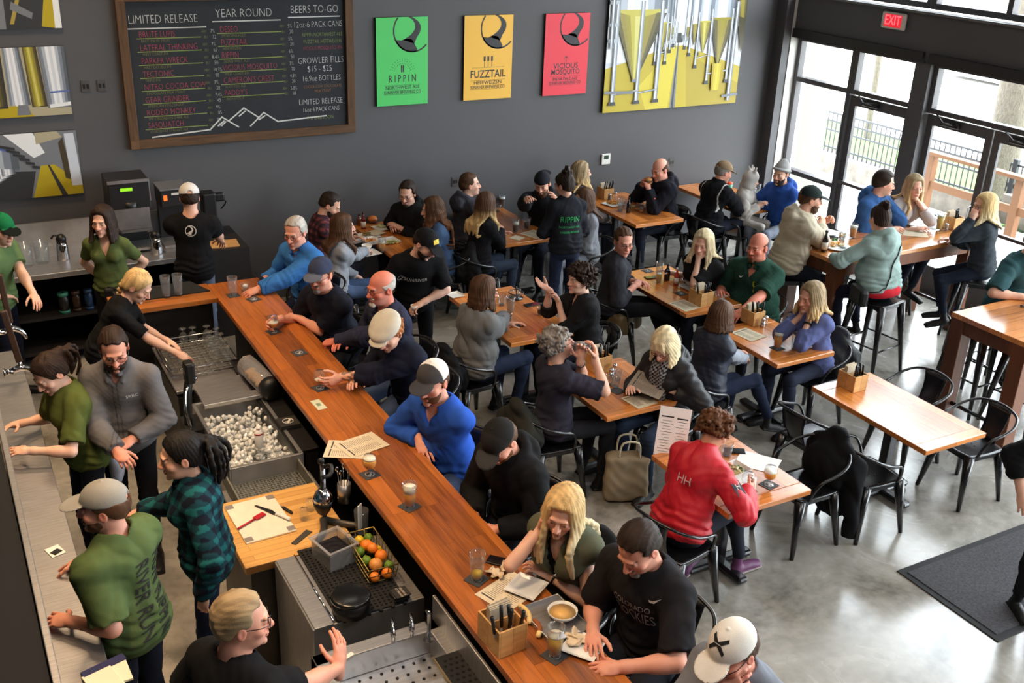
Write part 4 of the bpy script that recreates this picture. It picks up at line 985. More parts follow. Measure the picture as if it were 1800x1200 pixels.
# three posters
def arc(cx, cy, r, a0, a1, n=14): return [(cx+r*math.cos(math.radians(a0+(a1-a0)*i/n)), cy+r*math.sin(math.radians(a0+(a1-a0)*i/n))) for i in range(n+1)]
PINK = mat('poster_ink', (42, 40, 44), rough=0.6)
SIDEB = mat('panel_edge', (24, 24, 26), rough=0.6)
def poster(nm, x0, x1, z0, z1, rgb, lab, txt, motif):
    m = mat('poster_'+nm, rgb, rough=0.55); e, w, h = flat('beer_poster', x0, x1, z0, z1, 0.035, m, SIDEB); tag(e, lab, 'poster', 'beer posters on the back wall')
    cx, cy, r = 0.70*w, 0.845*h, 0.245*h
    P = []
    A = [(u, v) for u, v in arc(cx, cy, r, 158, 330, 26) if u <= w and v <= h]; B_ = [(u, v) for u, v in arc(cx, cy, r-0.018, 158, 330, 26)]
    a_o = [p for p in arc(cx, cy, r, 140, 318, 30)]; a_i = [p for p in arc(cx, cy, r-0.02, 140, 318, 30)]
    cl = lambda p: (min(p[0], w-0.001), min(p[1], h-0.001))
    for i in range(30): P.append((0, [cl(a_o[i]), cl(a_o[i+1]), cl(a_i[i+1]), cl(a_i[i])]))
    river_l = [(0.62, 1.0), (0.70, 0.965), (0.745, 0.915), (0.74, 0.86), (0.66, 0.80), (0.52, 0.745)]; river_r = [(0.69, 1.0), (0.80, 0.955), (0.855, 0.90), (0.845, 0.83), (0.78, 0.765), (0.735, 0.70)]
    rl = [np.array(p) for p in river_l]; rr_ = [np.array(p) for p in river_r]
    rl, rr_ = catmull(rl, 5), catmull(rr_, 5)
    for i in range(len(rl)-1): P.append((0, [(rl[i][0]*w, rl[i][1]*h), (rl[i+1][0]*w, rl[i+1][1]*h), (rr_[i+1][0]*w, rr_[i+1][1]*h), (rr_[i][0]*w, rr_[i][1]*h)]))
    # the dark lower left of the disc, below the river
    low = [p for p in arc(cx, cy, r-0.004, 203, 282, 14)]; top = catmull([np.array((0.47*w, 0.735*h)), np.array((0.56*w, 0.757*h)), np.array((0.68*w, 0.75*h)), np.array((0.735*w, 0.70*h)), np.array((0.79*w, 0.638*h))], 4)
    n = 12
    for i in range(n):
        f = lambda L_, t: np.array(L_[int(round(t*(len(L_)-1)))])
        a, b, c, d = f(top, i/n), f(top, (i+1)/n), f(low, (i+1)/n), f(low, i/n); P.append((0, [tuple(a), tuple(b), tuple(c), tuple(d)]))
    for v in (0.235, 0.17, 0.125): P.append((0, [(0.14*w, v*h-0.0015), (0.86*w, v*h-0.0015), (0.86*w, v*h+0.0015), (0.14*w, v*h+0.0015)]))
    th_ = 0.0035
    if motif == 0:
        for k in range(13):
            a = math.radians(15+150*k/12)
            for q in (0.115, 0.145, 0.17):
                c_, s_ = 0.5*w+q*math.cos(a), 0.375*h+q*math.sin(a); P.append((0, [(c_-0.005, s_), (c_, s_-0.007), (c_+0.005, s_), (c_, s_+0.007)]))
        for k in range(5):
            for j in range(2): P.append((0, arc(0.5*w+(j-0.5)*0.024, 0.39*h+k*0.017, 0.011, 0, 330, 8)))
    elif motif == 1:
        for q in (-0.055, 0, 0.055):
            P.append((0, [(0.5*w+q-th_, 0.39*h), (0.5*w+q+th_, 0.39*h), (0.5*w+q+th_, 0.47*h), (0.5*w+q-th_, 0.47*h)]))
            for k in range(4):
                for g in (-1, 1): P.append((0, [(0.5*w+q, 0.455*h+k*0.016), (0.5*w+q+g*0.017, 0.47*h+k*0.016), (0.5*w+q+g*0.012, 0.48*h+k*0.016), (0.5*w+q, 0.47*h+k*0.016)]))
        P.append((0, [(0.16*w, 0.385*h), (0.84*w, 0.385*h), (0.84*w, 0.388*h), (0.16*w, 0.388*h)]))
    else:
        P.append((0, [(0.5*w-0.005, 0.405*h), (0.5*w+0.005, 0.405*h), (0.5*w+0.003, 0.49*h), (0.5*w-0.003, 0.49*h)]))
        for k in range(3):
            for g in (-1, 1): P.append((0, [(0.5*w, 0.46*h+k*0.012), (0.5*w+g*0.04, 0.485*h-k*0.03), (0.5*w+g*0.042, 0.487*h-k*0.03), (0.5*w, 0.464*h+k*0.012)]))
    art(e, 0.035, 'emblem', P, [PINK], 0.0)
    lettering(e, 0.035, txt(w, h), [PINK], thin=-0.012)
poster('green', 5.08, 5.79, 2.28, 3.375, (72, 198, 96), 'green beer poster reading RIPPIN in a row of three on the wall', lambda w, h: [('R I P P I N', w/2, 0.305*h, 0.125, 0, 'CENTER', 0.72), ('NORTHWEST ALE', w/2, 0.205*h, 0.062, 0, 'CENTER', 0.95), ('SUNRIVER BREWING CO', w/2, 0.148*h, 0.055, 0, 'CENTER', 0.85)], 0)
poster('yellow', 6.31, 7.03, 2.28, 3.37, (236, 180, 62), 'yellow beer poster reading FUZZTAIL in a row of three on the wall', lambda w, h: [('FUZZTAIL', w/2, 0.305*h, 0.14, 0, 'CENTER', 0.85), ('HEFEWEIZEN', w/2, 0.205*h, 0.062, 0, 'CENTER', 1.15), ('SUNRIVER BREWING CO', w/2, 0.148*h, 0.055, 0, 'CENTER', 0.85)], 1)
poster('red', 7.53, 8.24, 2.27, 3.365, (222, 48, 66), 'red beer poster reading VICIOUS MOSQUITO in a row of three on the wall', lambda w, h: [('VICIOUS', w/2, 0.36*h, 0.105, 0, 'CENTER', 1.0), ('MOSQUITO', w/2, 0.285*h, 0.105, 0, 'CENTER', 0.84), ('INDIA PALE ALE', w/2, 0.2*h, 0.06, 0, 'CENTER', 0.95), ('SUNRIVER BREWING CO', w/2, 0.148*h, 0.055, 0, 'CENTER', 0.85)], 2)
# brewery photographs
PH = [mat('photo_%d' % i, c, rough=0.45) for i, c in enumerate([(184, 164, 34), (150, 140, 60), (206, 212, 222), (120, 124, 130), (52, 54, 56), (236, 240, 242), (96, 92, 52), (176, 168, 140), (70, 60, 40), (90, 110, 170), (168, 150, 70), (30, 30, 32)])]
YEL, OLV, PAL, GRY, DRK, WHT, DOL, TAN, BRN, BLU, MUS, BLK = range(12)
SHD = [mat('photo_tone_%d' % i, c, rough=0.45) for i, c in enumerate([(112, 104, 30), (150, 140, 42), (186, 176, 70), (206, 200, 120), (146, 132, 60), (96, 90, 50), (70, 64, 42), (214, 220, 228), (238, 242, 246), (176, 184, 194), (126, 134, 146), (92, 98, 106), (196, 176, 36), (206, 188, 52), (168, 148, 30)])]
PHA = PH+SHD; o_ = len(PH)
OL = [o_+k for k in (5, 4, 1, 2, 3, 2, 1, 4, 5, 6)]; ST = [o_+k for k in (10, 9, 8, 7, 8, 9, 10, 11)]; DK = [o_+k for k in (6, 5, 4, 1, 4, 5, 6)]
def strips(cols, a, b, c, d):
    """quad a b (top left, right) c d (bottom right, left) split into upright strips"""
    n = len(cols); L_ = lambda p, q, t: (p[0]+(q[0]-p[0])*t, p[1]+(q[1]-p[1])*t)
    return [(cols[i], [L_(a, b, i/n), L_(a, b, (i+1)/n), L_(d, c, (i+1)/n), L_(d, c, i/n)]) for i in range(n)]
e, w, h = flat('brewery_photograph', 8.54, 10.99, 1.97, 3.72, 0.045, PH[PAL], SIDEB)
tag(e, 'very large canvas photograph of conical steel fermenters over a yellow floor', 'picture')
P = [(o_+8, [(0, 0.7), (w, 0.7), (w, h), (0, h)])]
P += [(YEL, [(0, 0), (w, 0), (w, 0.55), (1.35, 0.9), (1.15, 0.9), (0, 0.62)]), (o_+13, [(0.75, 0), (1.15, 0), (1.24, 0.9), (1.16, 0.88), (0.6, 0.35)]), (o_+14, [(1.5, 0), (w, 0), (w, 0.3), (1.4, 0.8)])]
P += strips(ST, (0.95, h), (1.16, h), (1.2, 0.95), (1.1, 0.95))+strips(ST[::-1], (1.36, h), (1.6, h), (1.4, 0.95), (1.3, 0.95))
P += [(o_+8, [(1.16, 1.05), (1.36, 1.05), (1.42, h), (1.12, h)]), (DRK, [(1.19, 0.94), (1.31, 0.94), (1.29, 1.08), (1.21, 1.08)]), (GRY, [(1.19, 0), (1.29, 0), (1.255, 0.94), (1.235, 0.94)]), (DRK, [(1.215, 0), (1.255, 0), (1.25, 0.92), (1.24, 0.92)])]
for k in range(9): P.append((WHT if k % 2 else GRY, [(1.145+0.008*k, 0.86+0.05*(k % 3)), (1.155+0.008*k, 0.86+0.05*(k % 3)), (1.155+0.008*k, 1.0+0.04*k), (1.145+0.008*k, 1.0+0.04*k)]))
def tank(cx, w2, zt, tip, zb, zo, cols, legs, top=ST):
    q = strips(top, (cx-w2, h), (cx+w2, h), (cx+w2, zt), (cx-w2, zt))
    n = 7; ell = lambda t, s_: (cx-w2+2*w2*t, zt-s_*w2*0.2*math.sin(PI*t))
    q += strips(cols, (cx-w2, zt), (cx+w2, zt-0.12*w2), (tip+w2*0.09, zb), (tip-w2*0.09, zb))
    q += [(cols[len(cols)//2], [ell(i/n, 0), ell((i+1)/n, 0), ell((i+1)/n, 1), ell(i/n, 1)]) for i in range(n)]
    q += [(GRY, [(tip-w2*0.09, zb-0.09*w2), (tip+w2*0.09, zb-0.09*w2), (tip+w2*0.09, zb), (tip-w2*0.09, zb)])]
    for u in legs:
        a = 0.012+0.05*w2; q += strips([GRY, o_+8, o_+9, o_+10], (u-a, zt+0.12), (u+a, zt+0.12), (u+a, zo), (u-a, zo)); q.append((DRK, [(u-a*1.9, zo-0.02), (u+a*1.9, zo-0.02), (u+a*1.5, zo+0.03), (u-a*1.5, zo+0.03)]))
    for a, b in zip(legs[:-1], legs[1:]): q += [(GRY, [(a, zo+0.12), (b, zo+0.16), (b, zo+0.16+0.04*w2+0.008), (a, zo+0.12+0.04*w2+0.008)]), (o_+8, [(a, zo+0.12+0.03*w2), (b, zo+0.16+0.03*w2), (b, zo+0.165+0.03*w2), (a, zo+0.125+0.03*w2)])]
    return q
for a in ((1.12, 0.045, 1.16, 1.12, 1.0, 0.9, DK, (1.09, 1.15)), (1.40, 0.05, 1.16, 1.40, 0.98, 0.86, DK, (1.36, 1.44)), (1.04, 0.08, 1.2, 1.04, 0.95, 0.82, OL, (0.99, 1.09)), (1.52, 0.09, 1.2, 1.52, 0.92, 0.76, DK, (1.45, 1.6)), (0.94, 0.13, 1.24, 0.94, 0.82, 0.66, OL, (0.84, 1.02)), (1.70, 0.14, 1.24, 1.70, 0.80, 0.58, OL, (1.58, 1.82)), (2.02, 0.24, 1.28, 2.0, 0.60, 0.34, DK, (1.82, 2.2)), (0.52, 0.46, 1.42, 0.50, 0.46, 0.12, OL, (0.14, 0.56, 0.9))): P += tank(*a)
P += strips(DK, (2.2, h), (w, h), (w, 1.2), (2.3, 1.25))+[(o_+6, [(2.28, 1.3), (w, 1.25), (w, 0.9), (2.42, 0.75)])]+strips([GRY, o_+8, o_+10], (2.24, 1.5), (2.31, 1.5), (2.31, 0.05), (2.24, 0.05))
P += strips([o_+14, o_+12, o_+13, o_+12, o_+14], (1.9, 0.62), (2.12, 0.62), (2.1, 0.22), (1.92, 0.22))+[(GRY, [(2.15, 0.1), (w, 0.12), (w, 0.16), (2.15, 0.14)])]
for zz in (1.5, 1.2, 0.98): P += strips([o_+10, o_+8, o_+9], (0.0, zz+0.05), (0.16, zz+0.05), (0.16, zz), (0.0, zz))
P += strips([GRY, o_+8, o_+10, o_+11], (0.03, 1.75), (0.1, 1.75), (0.1, 0.9), (0.03, 0.9))+[(GRY, [(0, 0.27), (0.5, 0.25), (0.5, 0.29), (0, 0.31)])]
art(e, 0.045, 'picture', P, PHA)
e, w, h = flat('brewery_photograph', 0.30, 1.45, 3.36, 4.12, 0.03, PH[DRK], SIDEB); tag(e, 'dark photograph of brewing pipework cropped by the top edge, uppermost of the left column', 'picture', 'photographs left of the chalkboard')
P = [(YEL, [(0.95, 0.02), (1.1, 0.0), (1.12, 0.3), (1.04, 0.5)]), (GRY, [(0.5, 0.0), (0.6, 0), (0.62, 0.76), (0.5, 0.76)]), (TAN, [(0.2, 0.1), (0.4, 0.1), (0.4, 0.7), (0.2, 0.7)]), (WHT, [(1.08, 0.0), (1.15, 0.0), (1.15, 0.76), (1.1, 0.76)]), (MUS, [(0.64, 0.05), (0.68, 0.05), (0.9, 0.7), (0.86, 0.7)]), (GRY, [(0.66, 0.2), (0.86, 0.1), (0.88, 0.16), (0.68, 0.28)]), (BLK, [(0.7, 0.3), (0.9, 0.3), (0.92, 0.76), (0.72, 0.76)])]
art(e, 0.03, 'picture', P, PH)
e, w, h = flat('brewery_photograph', 0.30, 1.44, 2.43, 3.17, 0.03, PH[TAN], SIDEB); tag(e, 'photograph of tall steel brewing tanks, middle one of the left column', 'picture', 'photographs left of the chalkboard')
P = [(BRN, [(0, 0), (0.5, 0), (0.55, 0.35), (0, 0.45)]), (YEL, [(0.2, 0.0), (0.75, 0), (0.62, 0.2), (0.3, 0.1)]), (DRK, [(0.28, 0.1), (0.5, 0.1), (0.5, 0.74), (0.3, 0.74)]), (TAN, [(0.5, 0.12), (0.74, 0.12), (0.7, 0.74), (0.5, 0.74)]), (WHT, [(0.58, 0.12), (0.63, 0.12), (0.6, 0.74), (0.55, 0.74)]), (BRN, [(0.74, 0.1), (0.9, 0.1), (0.86, 0.74), (0.72, 0.74)]), (MUS, [(0.78, 0.1), (0.82, 0.1), (0.79, 0.74), (0.75, 0.74)]), (GRY, [(0.9, 0.08), (1.14, 0.08), (1.14, 0.74), (0.87, 0.74)]), (WHT, [(0.98, 0.1), (1.06, 0.1), (1.03, 0.74), (0.96, 0.74)]), (GRY, [(0.58, 0.02), (0.72, 0.02), (0.7, 0.13), (0.6, 0.13)]), (BLU, [(0.92, 0.2), (1.14, 0.22), (1.14, 0.24), (0.92, 0.22)]), (PAL, [(0.1, 0.5), (0.26, 0.45), (0.28, 0.7), (0.12, 0.74)]), (DRK, [(0, 0.45), (0.1, 0.43), (0.1, 0.74), (0, 0.74)])]
P += strips(ST, (0.52, 0.74), (0.69, 0.74), (0.73, 0.13), (0.52, 0.13))+strips(OL, (0.72, 0.74), (0.85, 0.74), (0.89, 0.11), (0.75, 0.11))+strips(ST, (0.88, 0.74), (1.14, 0.74), (1.14, 0.1), (0.92, 0.1))+strips(DK, (0.3, 0.74), (0.48, 0.74), (0.48, 0.12), (0.3, 0.12))+[(BLU, [(0.94, 0.24), (1.14, 0.25), (1.14, 0.27), (0.94, 0.26)]), (WHT, [(0.92, 0.08), (1.14, 0.1), (1.14, 0.14), (0.92, 0.12)])]
art(e, 0.03, 'picture', P, PHA)
e, w, h = flat('brewery_photograph', 0.20, 1.45, 1.52, 2.25, 0.03, PH[GRY], SIDEB); tag(e, 'photograph of an aisle of tanks with yellow floor, lowest of the left column', 'picture', 'photographs left of the chalkboard')
P = [(DRK, [(0, 0), (0.7, 0), (0.78, 0.3), (0, 0.35)]), (YEL, [(0.72, 0), (1.25, 0), (1.25, 0.12), (0.98, 0.36), (0.84, 0.36)]), (DRK, [(1.02, 0), (1.08, 0), (0.93, 0.36), (0.91, 0.36)]), (BLU, [(0, 0.35), (0.5, 0.3), (0.62, 0.5), (0.2, 0.73), (0, 0.73)]), (PAL, [(0.1, 0.5), (0.4, 0.42), (0.44, 0.5), (0.1, 0.62)]), (WHT, [(0.5, 0.73), (0.78, 0.45), (0.9, 0.5), (0.8, 0.73)]), (TAN, [(0.82, 0.6), (1.1, 0.66), (1.05, 0.73), (0.82, 0.73)]), (BRN, [(1.08, 0.2), (1.16, 0.16), (1.1, 0.66), (1.05, 0.6)]), (PAL, [(1.14, 0.1), (1.25, 0.1), (1.22, 0.7), (1.12, 0.7)])]
for i in range(9): P += strips(ST, (0.02+0.05*i, 0.20+0.03*i), (0.16+0.05*i, 0.22+0.03*i), (0.17+0.05*i, 0.05+0.03*i), (0.03+0.05*i, 0.03+0.03*i))
for i in range(0): P.append((GRY if i % 2 else PAL, [(0.08+0.06*i, 0.05+0.035*i), (0.62+0.015*i, 0.1+0.03*i), (0.62+0.015*i, 0.12+0.03*i), (0.08+0.06*i, 0.08+0.035*i)]))
P += strips(ST, (0.0, 0.73), (0.62, 0.5), (0.62, 0.34), (0.0, 0.4))
for i in range(6): P.append((DRK, [(0.45+0.06*i, 0.62-0.05*i), (0.6+0.045*i, 0.58-0.045*i), (0.6+0.045*i, 0.55-0.045*i), (0.45+0.06*i, 0.59-0.05*i)]))
art(e, 0.03, 'picture', P, PHA)
t = empty('thermostat', (8.68, YB-0.002, 1.28), 0, 'white wall thermostat with small dark screen below the red poster', 'thermostat')
MB().box((0, -0.012, 0), (0.15, 0.024, 0.16), bev=0.008).build('case', WHITE, t); MB().box((0, -0.0255, 0.03), (0.08, 0.002, 0.055)).build('screen', mat('lcd', (58, 78, 66), rough=0.3), t)
PLATE = mat('switch_plate', (74, 71, 70), rough=0.5)
for x, z, lab in ((9.91, 1.12, 'dark switch plate on the wall near the windows'), (6.22, 1.18, 'dark outlet plate on the wall above the bench tables'), (1.62, 2.72, 'dark wall plate left of the chalkboard, farther from it'), (1.79, 2.72, 'dark wall plate left of the chalkboard, nearer to it')):
    t = empty('wall_plate', (x, YB-0.002, z), 0, lab, 'wall plate'); MB().box((0, -0.004, 0), (0.1, 0.008, 0.13), bev=0.003).build('plate', PLATE, t); MB().box((-0.02, -0.009, 0), (0.022, 0.006, 0.05)).box((0.02, -0.009, 0), (0.022, 0.006, 0.05)).build('switch', BLACK, t)
metres()
# door mat
dm = empty('door_mat', (0, 0, 0), 0, 'large charcoal entrance mat with rubber border on the concrete floor', 'mat')
MB().box((0, 0, 0.004), (2.6, 0.84, 0.008), bev=0.003).build('border', RUBBER, dm); MB().box((0, 0, 0.009), (2.5, 0.74, 0.008), bev=0.003).build('carpet', mat('mat_carpet', (62, 61, 64), rough=1.0, vary=0.35, vscale=60, bump=0.5, bscale=300), dm)
dm.location = (0.87*6.26+1.3, 0.87*3.63+0.42, 0)

# ---------------------------------------------------------------- tables
def low_table(x0, x1, y0, y1, lab):
    cx, cy = (x0+x1)/2, (y0+y1)/2; w, l = x1-x0, y1-y0; e = empty('dining_table', (cx, cy, 0), 0, lab, 'table', 'wood topped pedestal tables')
    MB().box((0, 0, 0.73), (w, l-0.2, 0.04), bev=0.004).build('tabletop', TABLEW, e)
    for g in (-1, 1): MB().box((0, g*(l/2-0.05), 0.73), (w, 0.1, 0.04), bev=0.004).build('breadboard_end', TABLEX, e)
    for g in ((-1, 1) if l > 1.2 else (0,)):
        p = MB().box((0, g*(l/2-0.33), 0.37), (0.075, 0.075, 0.68), bev=0.006).box((0, g*(l/2-0.33), 0.695), (0.38, 0.3, 0.02)); p.build('post', BLACK_METAL, e)
        f = MB().box((0, g*(l/2-0.33), 0.035), (0.56, 0.085, 0.05), bev=0.02)
        if l <= 1.2: f.box((0, 0, 0.036), (0.085, 0.56, 0.05), bev=0.02)
        f.build('foot', BLACK_METAL, e)
        for q in (-1, 1): MB().cyl((q*0.25, g*(l/2-0.33), 0), (q*0.25, g*(l/2-0.33), 0.02), 0.022, seg=10).build('glide', BLACK, e)
    return e
TABLEX = wood('table_end_wood', (128, 66, 26), (222, 136, 62), 'X', 0.12, 1.9, rough=0.22, coat=0.7)
TB = dict(W1=(4.70, 5.47, 11.22, 12.66), W2=(6.16, 6.94, 11.16, 12.66), W3=(8.24, 9.05, 11.2, 12.66), W4=(10.0, 10.8, 11.1, 12.66), M1=(4.76, 5.55, 8.39, 9.83), M2=(6.88, 7.66, 8.30, 9.70),
          M3=(4.76, 5.59, 6.65, 7.66), M4=(6.90, 7.66, 6.87, 7.86), M5=(6.87, 7.62, 5.01, 6.36), M6=(4.73, 5.55, 4.97, 5.95))
TLAB = dict(W1='wooden table crowded with plates and baskets of food against the wall', W2='wooden table by the wall beside the standing waitress in jeans', W3='wooden table with hot sauce bottle and fries below the thermostat', W4='wooden table in the window corner with a green paper cup',
            M1='wooden table between the grey sweater woman and the curly haired woman', M2='wooden table with stacked bowls in front of the green polo man', M3='square wooden table with menu and drinking man beside it', M4='square wooden table with full beer in front of the curly blonde woman', M5='empty wooden table with only a caddy and four black chairs', M6='square wooden table with salad box beside the red jacket')
KT, KH, KC, KB, KU, KW = 0.847, 0.8346, 0.857, 0.8354, 0.845, 0.847
TB = {k: tuple(a*KT for a in v) for k, v in TB.items()}
for k, v in TB.items(): low_table(*v, TLAB[k])
def high_table(x0, x1, y0, y1, lab):
    cx, cy, w, l = (x0+x1)/2, (y0+y1)/2, x1-x0, y1-y0; e = empty('high_table', (cx, cy, 0), 0, lab, 'table', 'tall communal tables')
    MB().box((0, 0, 1.048), (w, l, 0.045), bev=0.005).build('tabletop', HIGHW, e)
    a = MB()
    for g in (-1, 1): a.box((0, g*(l/2-0.04), 0.965), (w-0.26, 0.045, 0.12)).box((g*(w/2-0.04), 0, 0.965), (0.045, l-0.26, 0.12))
    a.build('apron', DARKW, e)
    for sx in (-1, 1):
        for sy in (-1, 1): MB().box((sx*(w/2-0.07), sy*(l/2-0.07), 0.512), (0.135, 0.135, 1.024), bev=0.006).build('leg', DARKW, e)
    for sx in (-1, 1): MB().cyl((sx*(w/2-0.07), -l/2+0.1, 0.24), (sx*(w/2-0.07), l/2-0.1, 0.24), 0.018).build('stretcher', BLACK_METAL, e)
    return e
high_table(9.0*KH, 11.45*KH, 8.25*KH, 9.16*KH, 'tall wooden communal table with five people on stools near the doors')
high_table(8.97*KH, 11.1*KH, 5.69*KH, 6.6*KH, 'tall wooden communal table cropped by the right edge, stools tucked under')
# ---------------------------------------------------------------- chairs and stools
def make_chair(name, sh, lab, grp, cat='chair'):
    e = empty(name, (0, 0, 0), 0, lab, cat, grp); hi = sh > 0.6
    s = MB(); V, Fs = [], []; n = 14                       # dished seat, rounded front
    for i in range(n+1):
        for j in range(n+1):
            u, v = -1+2*i/n, -1+2*j/n; x = 0.19*u*math.sqrt(1-0.16*v*v*(1 if v > 0 else 0.5)); y = 0.19*v*math.sqrt(1-0.12*u*u)
            V.append((x, y, sh-0.012*(1-u*u)*(1-v*v)))
    for i in range(n):
        for j in range(n): Fs.append((i*(n+1)+j, (i+1)*(n+1)+j, (i+1)*(n+1)+j+1, i*(n+1)+j+1))
    s.raw(V, Fs); so = s.build('seat', BLACK_METAL, e)
    md = so.modifiers.new('thickness', 'SOLIDIFY'); md.thickness = 0.012
    h = MB()
    for a, b in ((-0.04, 0.03), (0, 0.045), (0.04, 0.03), (-0.04, -0.02), (0, -0.03), (0.04, -0.02)): h.cyl((a, b, sh-0.0112), (a, b, sh-0.0095), 0.0055, seg=8)
    h.build('drain_holes', RUBBER, so)
    k = MB()
    for g in (-1, 1): k.box((0, g*0.165, sh-0.03), (0.32, 0.012, 0.045)).box((g*0.165, 0, sh-0.03), (0.012, 0.32, 0.045))
    k.build('seat_rail', BLACK_METAL, e)
    sp = 0.05 if not hi else 0.075
    for sx in (-1, 1):
        for sy in (-1, 1):
            l = MB(); a = np.array([sx*0.155, sy*0.155, sh-0.015]); b = np.array([sx*(0.165+sp), sy*(0.165+sp), 0.0])
            l.tube([a, a*0.55+b*0.45, b], [0.042, 0.028, 0.016], 8); l.build('leg', BLACK_METAL, e)
    if hi:
        f = MB(); zz = 0.3; q = 0.155+(0.01+sp)*(1-zz/sh)
        for g in (-1, 1): f.cyl((-q, g*q, zz), (q, g*q, zz), 0.009, seg=6).cyl((g*q, -q, zz+0.03), (g*q, q, zz+0.03), 0.009, seg=6)
        f.build('foot_ring', BLACK_METAL, e)
    if cat == 'chair' or hi and name != 'stool':
        z = sh; P = [(-0.185, 0.11, z-0.01), (-0.215, 0.10, z+0.08), (-0.24, 0.06, z+0.155), (-0.25, -0.04, z+0.185), (-0.24, -0.15, z+0.225), (-0.18, -0.235, z+0.262), (-0.08, -0.272, z+0.28), (0, -0.28, z+0.284)]
        P = P+[(-a, b, c) for a, b, c in P[-2::-1]]
        MB().tube(P, 0.0115, 8, sub=4).build('back_rail', BLACK_METAL, e)
        V, Fs = [], []
        for i in range(9):
            t = i/8; y = -0.185-0.085*t-0.02*math.sin(t*PI); zc = z-0.01+0.285*t; hw = 0.085+0.028*t*t
            for j in range(7):
                u = -1+2*j/6; V.append((u*hw, y+0.012*u*u*(0.4+t), zc))
        for i in range(8):
            for j in range(6): Fs.append((i*7+j, i*7+j+1, (i+1)*7+j+1, (i+1)*7+j))
        b = MB().raw(V, Fs); b = None
        m = MB(); m.raw(V, Fs); bo = m.build('back_splat', BLACK_METAL, e); md = bo.modifiers.new('thickness', 'SOLIDIFY'); md.thickness = 0.004
    return e
def make_stool():
    e = make_chair('stool', 0.76, 'x', 'tall backless metal stools', 'stool'); return e
CHAIR = make_chair('dining_chair', 0.45, 'x', 'black metal chairs with round back rail')
STOOLP = make_stool(); BARCH = make_chair('bar_chair', 0.75, 'x', 'tall black metal chairs along the bar')
_used = {'c': 0, 's': 0, 'b': 0}
def put(kind, x, y, yaw, lab):
    """yaw: the way the sitter faces, degrees from +X"""
    P = {'c': CHAIR, 's': STOOLP, 'b': BARCH}[kind]; rz = math.radians(yaw-90)
    if _used[kind] == 0:
        _used[kind] = 1; P.location = (x, y, 0); P.rotation_euler = (0, 0, rz); P['label'] = lab; return P
    return dup(P, (x, y, 0), rz, lab)
# empty table M5
put('c', 6.62*KC, 6.02*KC, 4, 'black metal chair on the left of the empty table, farther from the door mat')
put('c', 6.60*KC, 5.33*KC, -4, 'black metal chair on the left of the empty table, nearest the black coat')
put('c', 7.86*KC, 6.02*KC, 180, 'black metal chair mostly hidden behind the far side of the empty table')
put('c', 7.84*KC, 5.30*KC, 176, 'black metal chair on the right end of the empty table by the door mat')
put('c', 5.93*KC, 5.42*KC, 180, 'black metal chair with a black coat hung over its back')
# high table 2 stools
put('s', 9.55*KC, 5.95*KC, 90, 'black metal stool tucked under the cropped tall table, nearest its corner leg')
put('s', 10.15*KC, 5.95*KC, 90, 'black metal stool tucked under the cropped tall table, beside the frame edge')
put('s', 9.45*KC, 6.55*KC, 270, 'black metal stool on the far side under the cropped tall table')
def shrink(e, k, kz=None):
    e.location.x *= k; e.location.y *= k; e.scale = (k, k, k if kz is None else kz); return e
# ---------------------------------------------------------------- bar
BZ = 1.05
br = empty('bar_counter', (2.55, 6.4, 0), 0, 'long L shaped wooden bar counter running through the picture', 'bar counter')
MB().box((0.0075, -0.3, BZ-0.0225), (0.575, 8.66, 0.045), bev=0.006).build('bar_top', BARW, br)
MB().box((-0.775, 3.84, BZ-0.0225), (0.99, 0.45, 0.045), bev=0.006).build('bar_top_return', wood('bar_return_wood', (98, 50, 18), (200, 120, 50), 'X', 0.15, 1.25, rough=0.32, coat=0.3), br)
DKP = mat('bar_front_panel', (30, 26, 24), rough=0.6)
MB().box((0.02, -0.3, 0.5), (0.12, 8.6, 1.0)).box((-0.75, 3.84, 0.5), (0.9, 0.12, 1.0)).build('bar_front', DKP, br)
MB().tube([(0.26, -4.5, 0.2), (0.26, 3.9, 0.2)], 0.022, 10).build('foot_rail', mat('foot_rail', (70, 66, 60), rough=0.35, metal=1), br)
bm_ = empty('bar_mat', (1.76, 10.25, BZ), 0, 'flat black rubber bar mat on the short return of the bar', 'bar mat'); MB().prism([(-0.42, -0.15), (0.46, -0.15), (0.34, 0.19), (-0.42, 0.19)], 0.0, 0.012).build('mat', RUBBER, bm_)
UZ = 0.80
def steel_unit(name, x0, x1, y0, y1, z, lab, cat, open_=None, leg=True):
    e = empty(name, ((x0+x1)/2, (y0+y1)/2, 0), 0, lab, cat); w, l = x1-x0, y1-y0
    b = MB().box((0, 0, z/2-0.03), (w-0.02, l-0.02, z-0.06), bev=0.004)
    b.build('cabinet', STEELD, e)
    if open_ is None: MB().box((0, 0, z-0.012), (w, l, 0.024), bev=0.005).build('worktop', STEEL, e)
    return e, w, l
STEELD = mat('dark_steel', (72, 70, 68), rough=0.42, metal=0.9, vary=0.25, vscale=4)
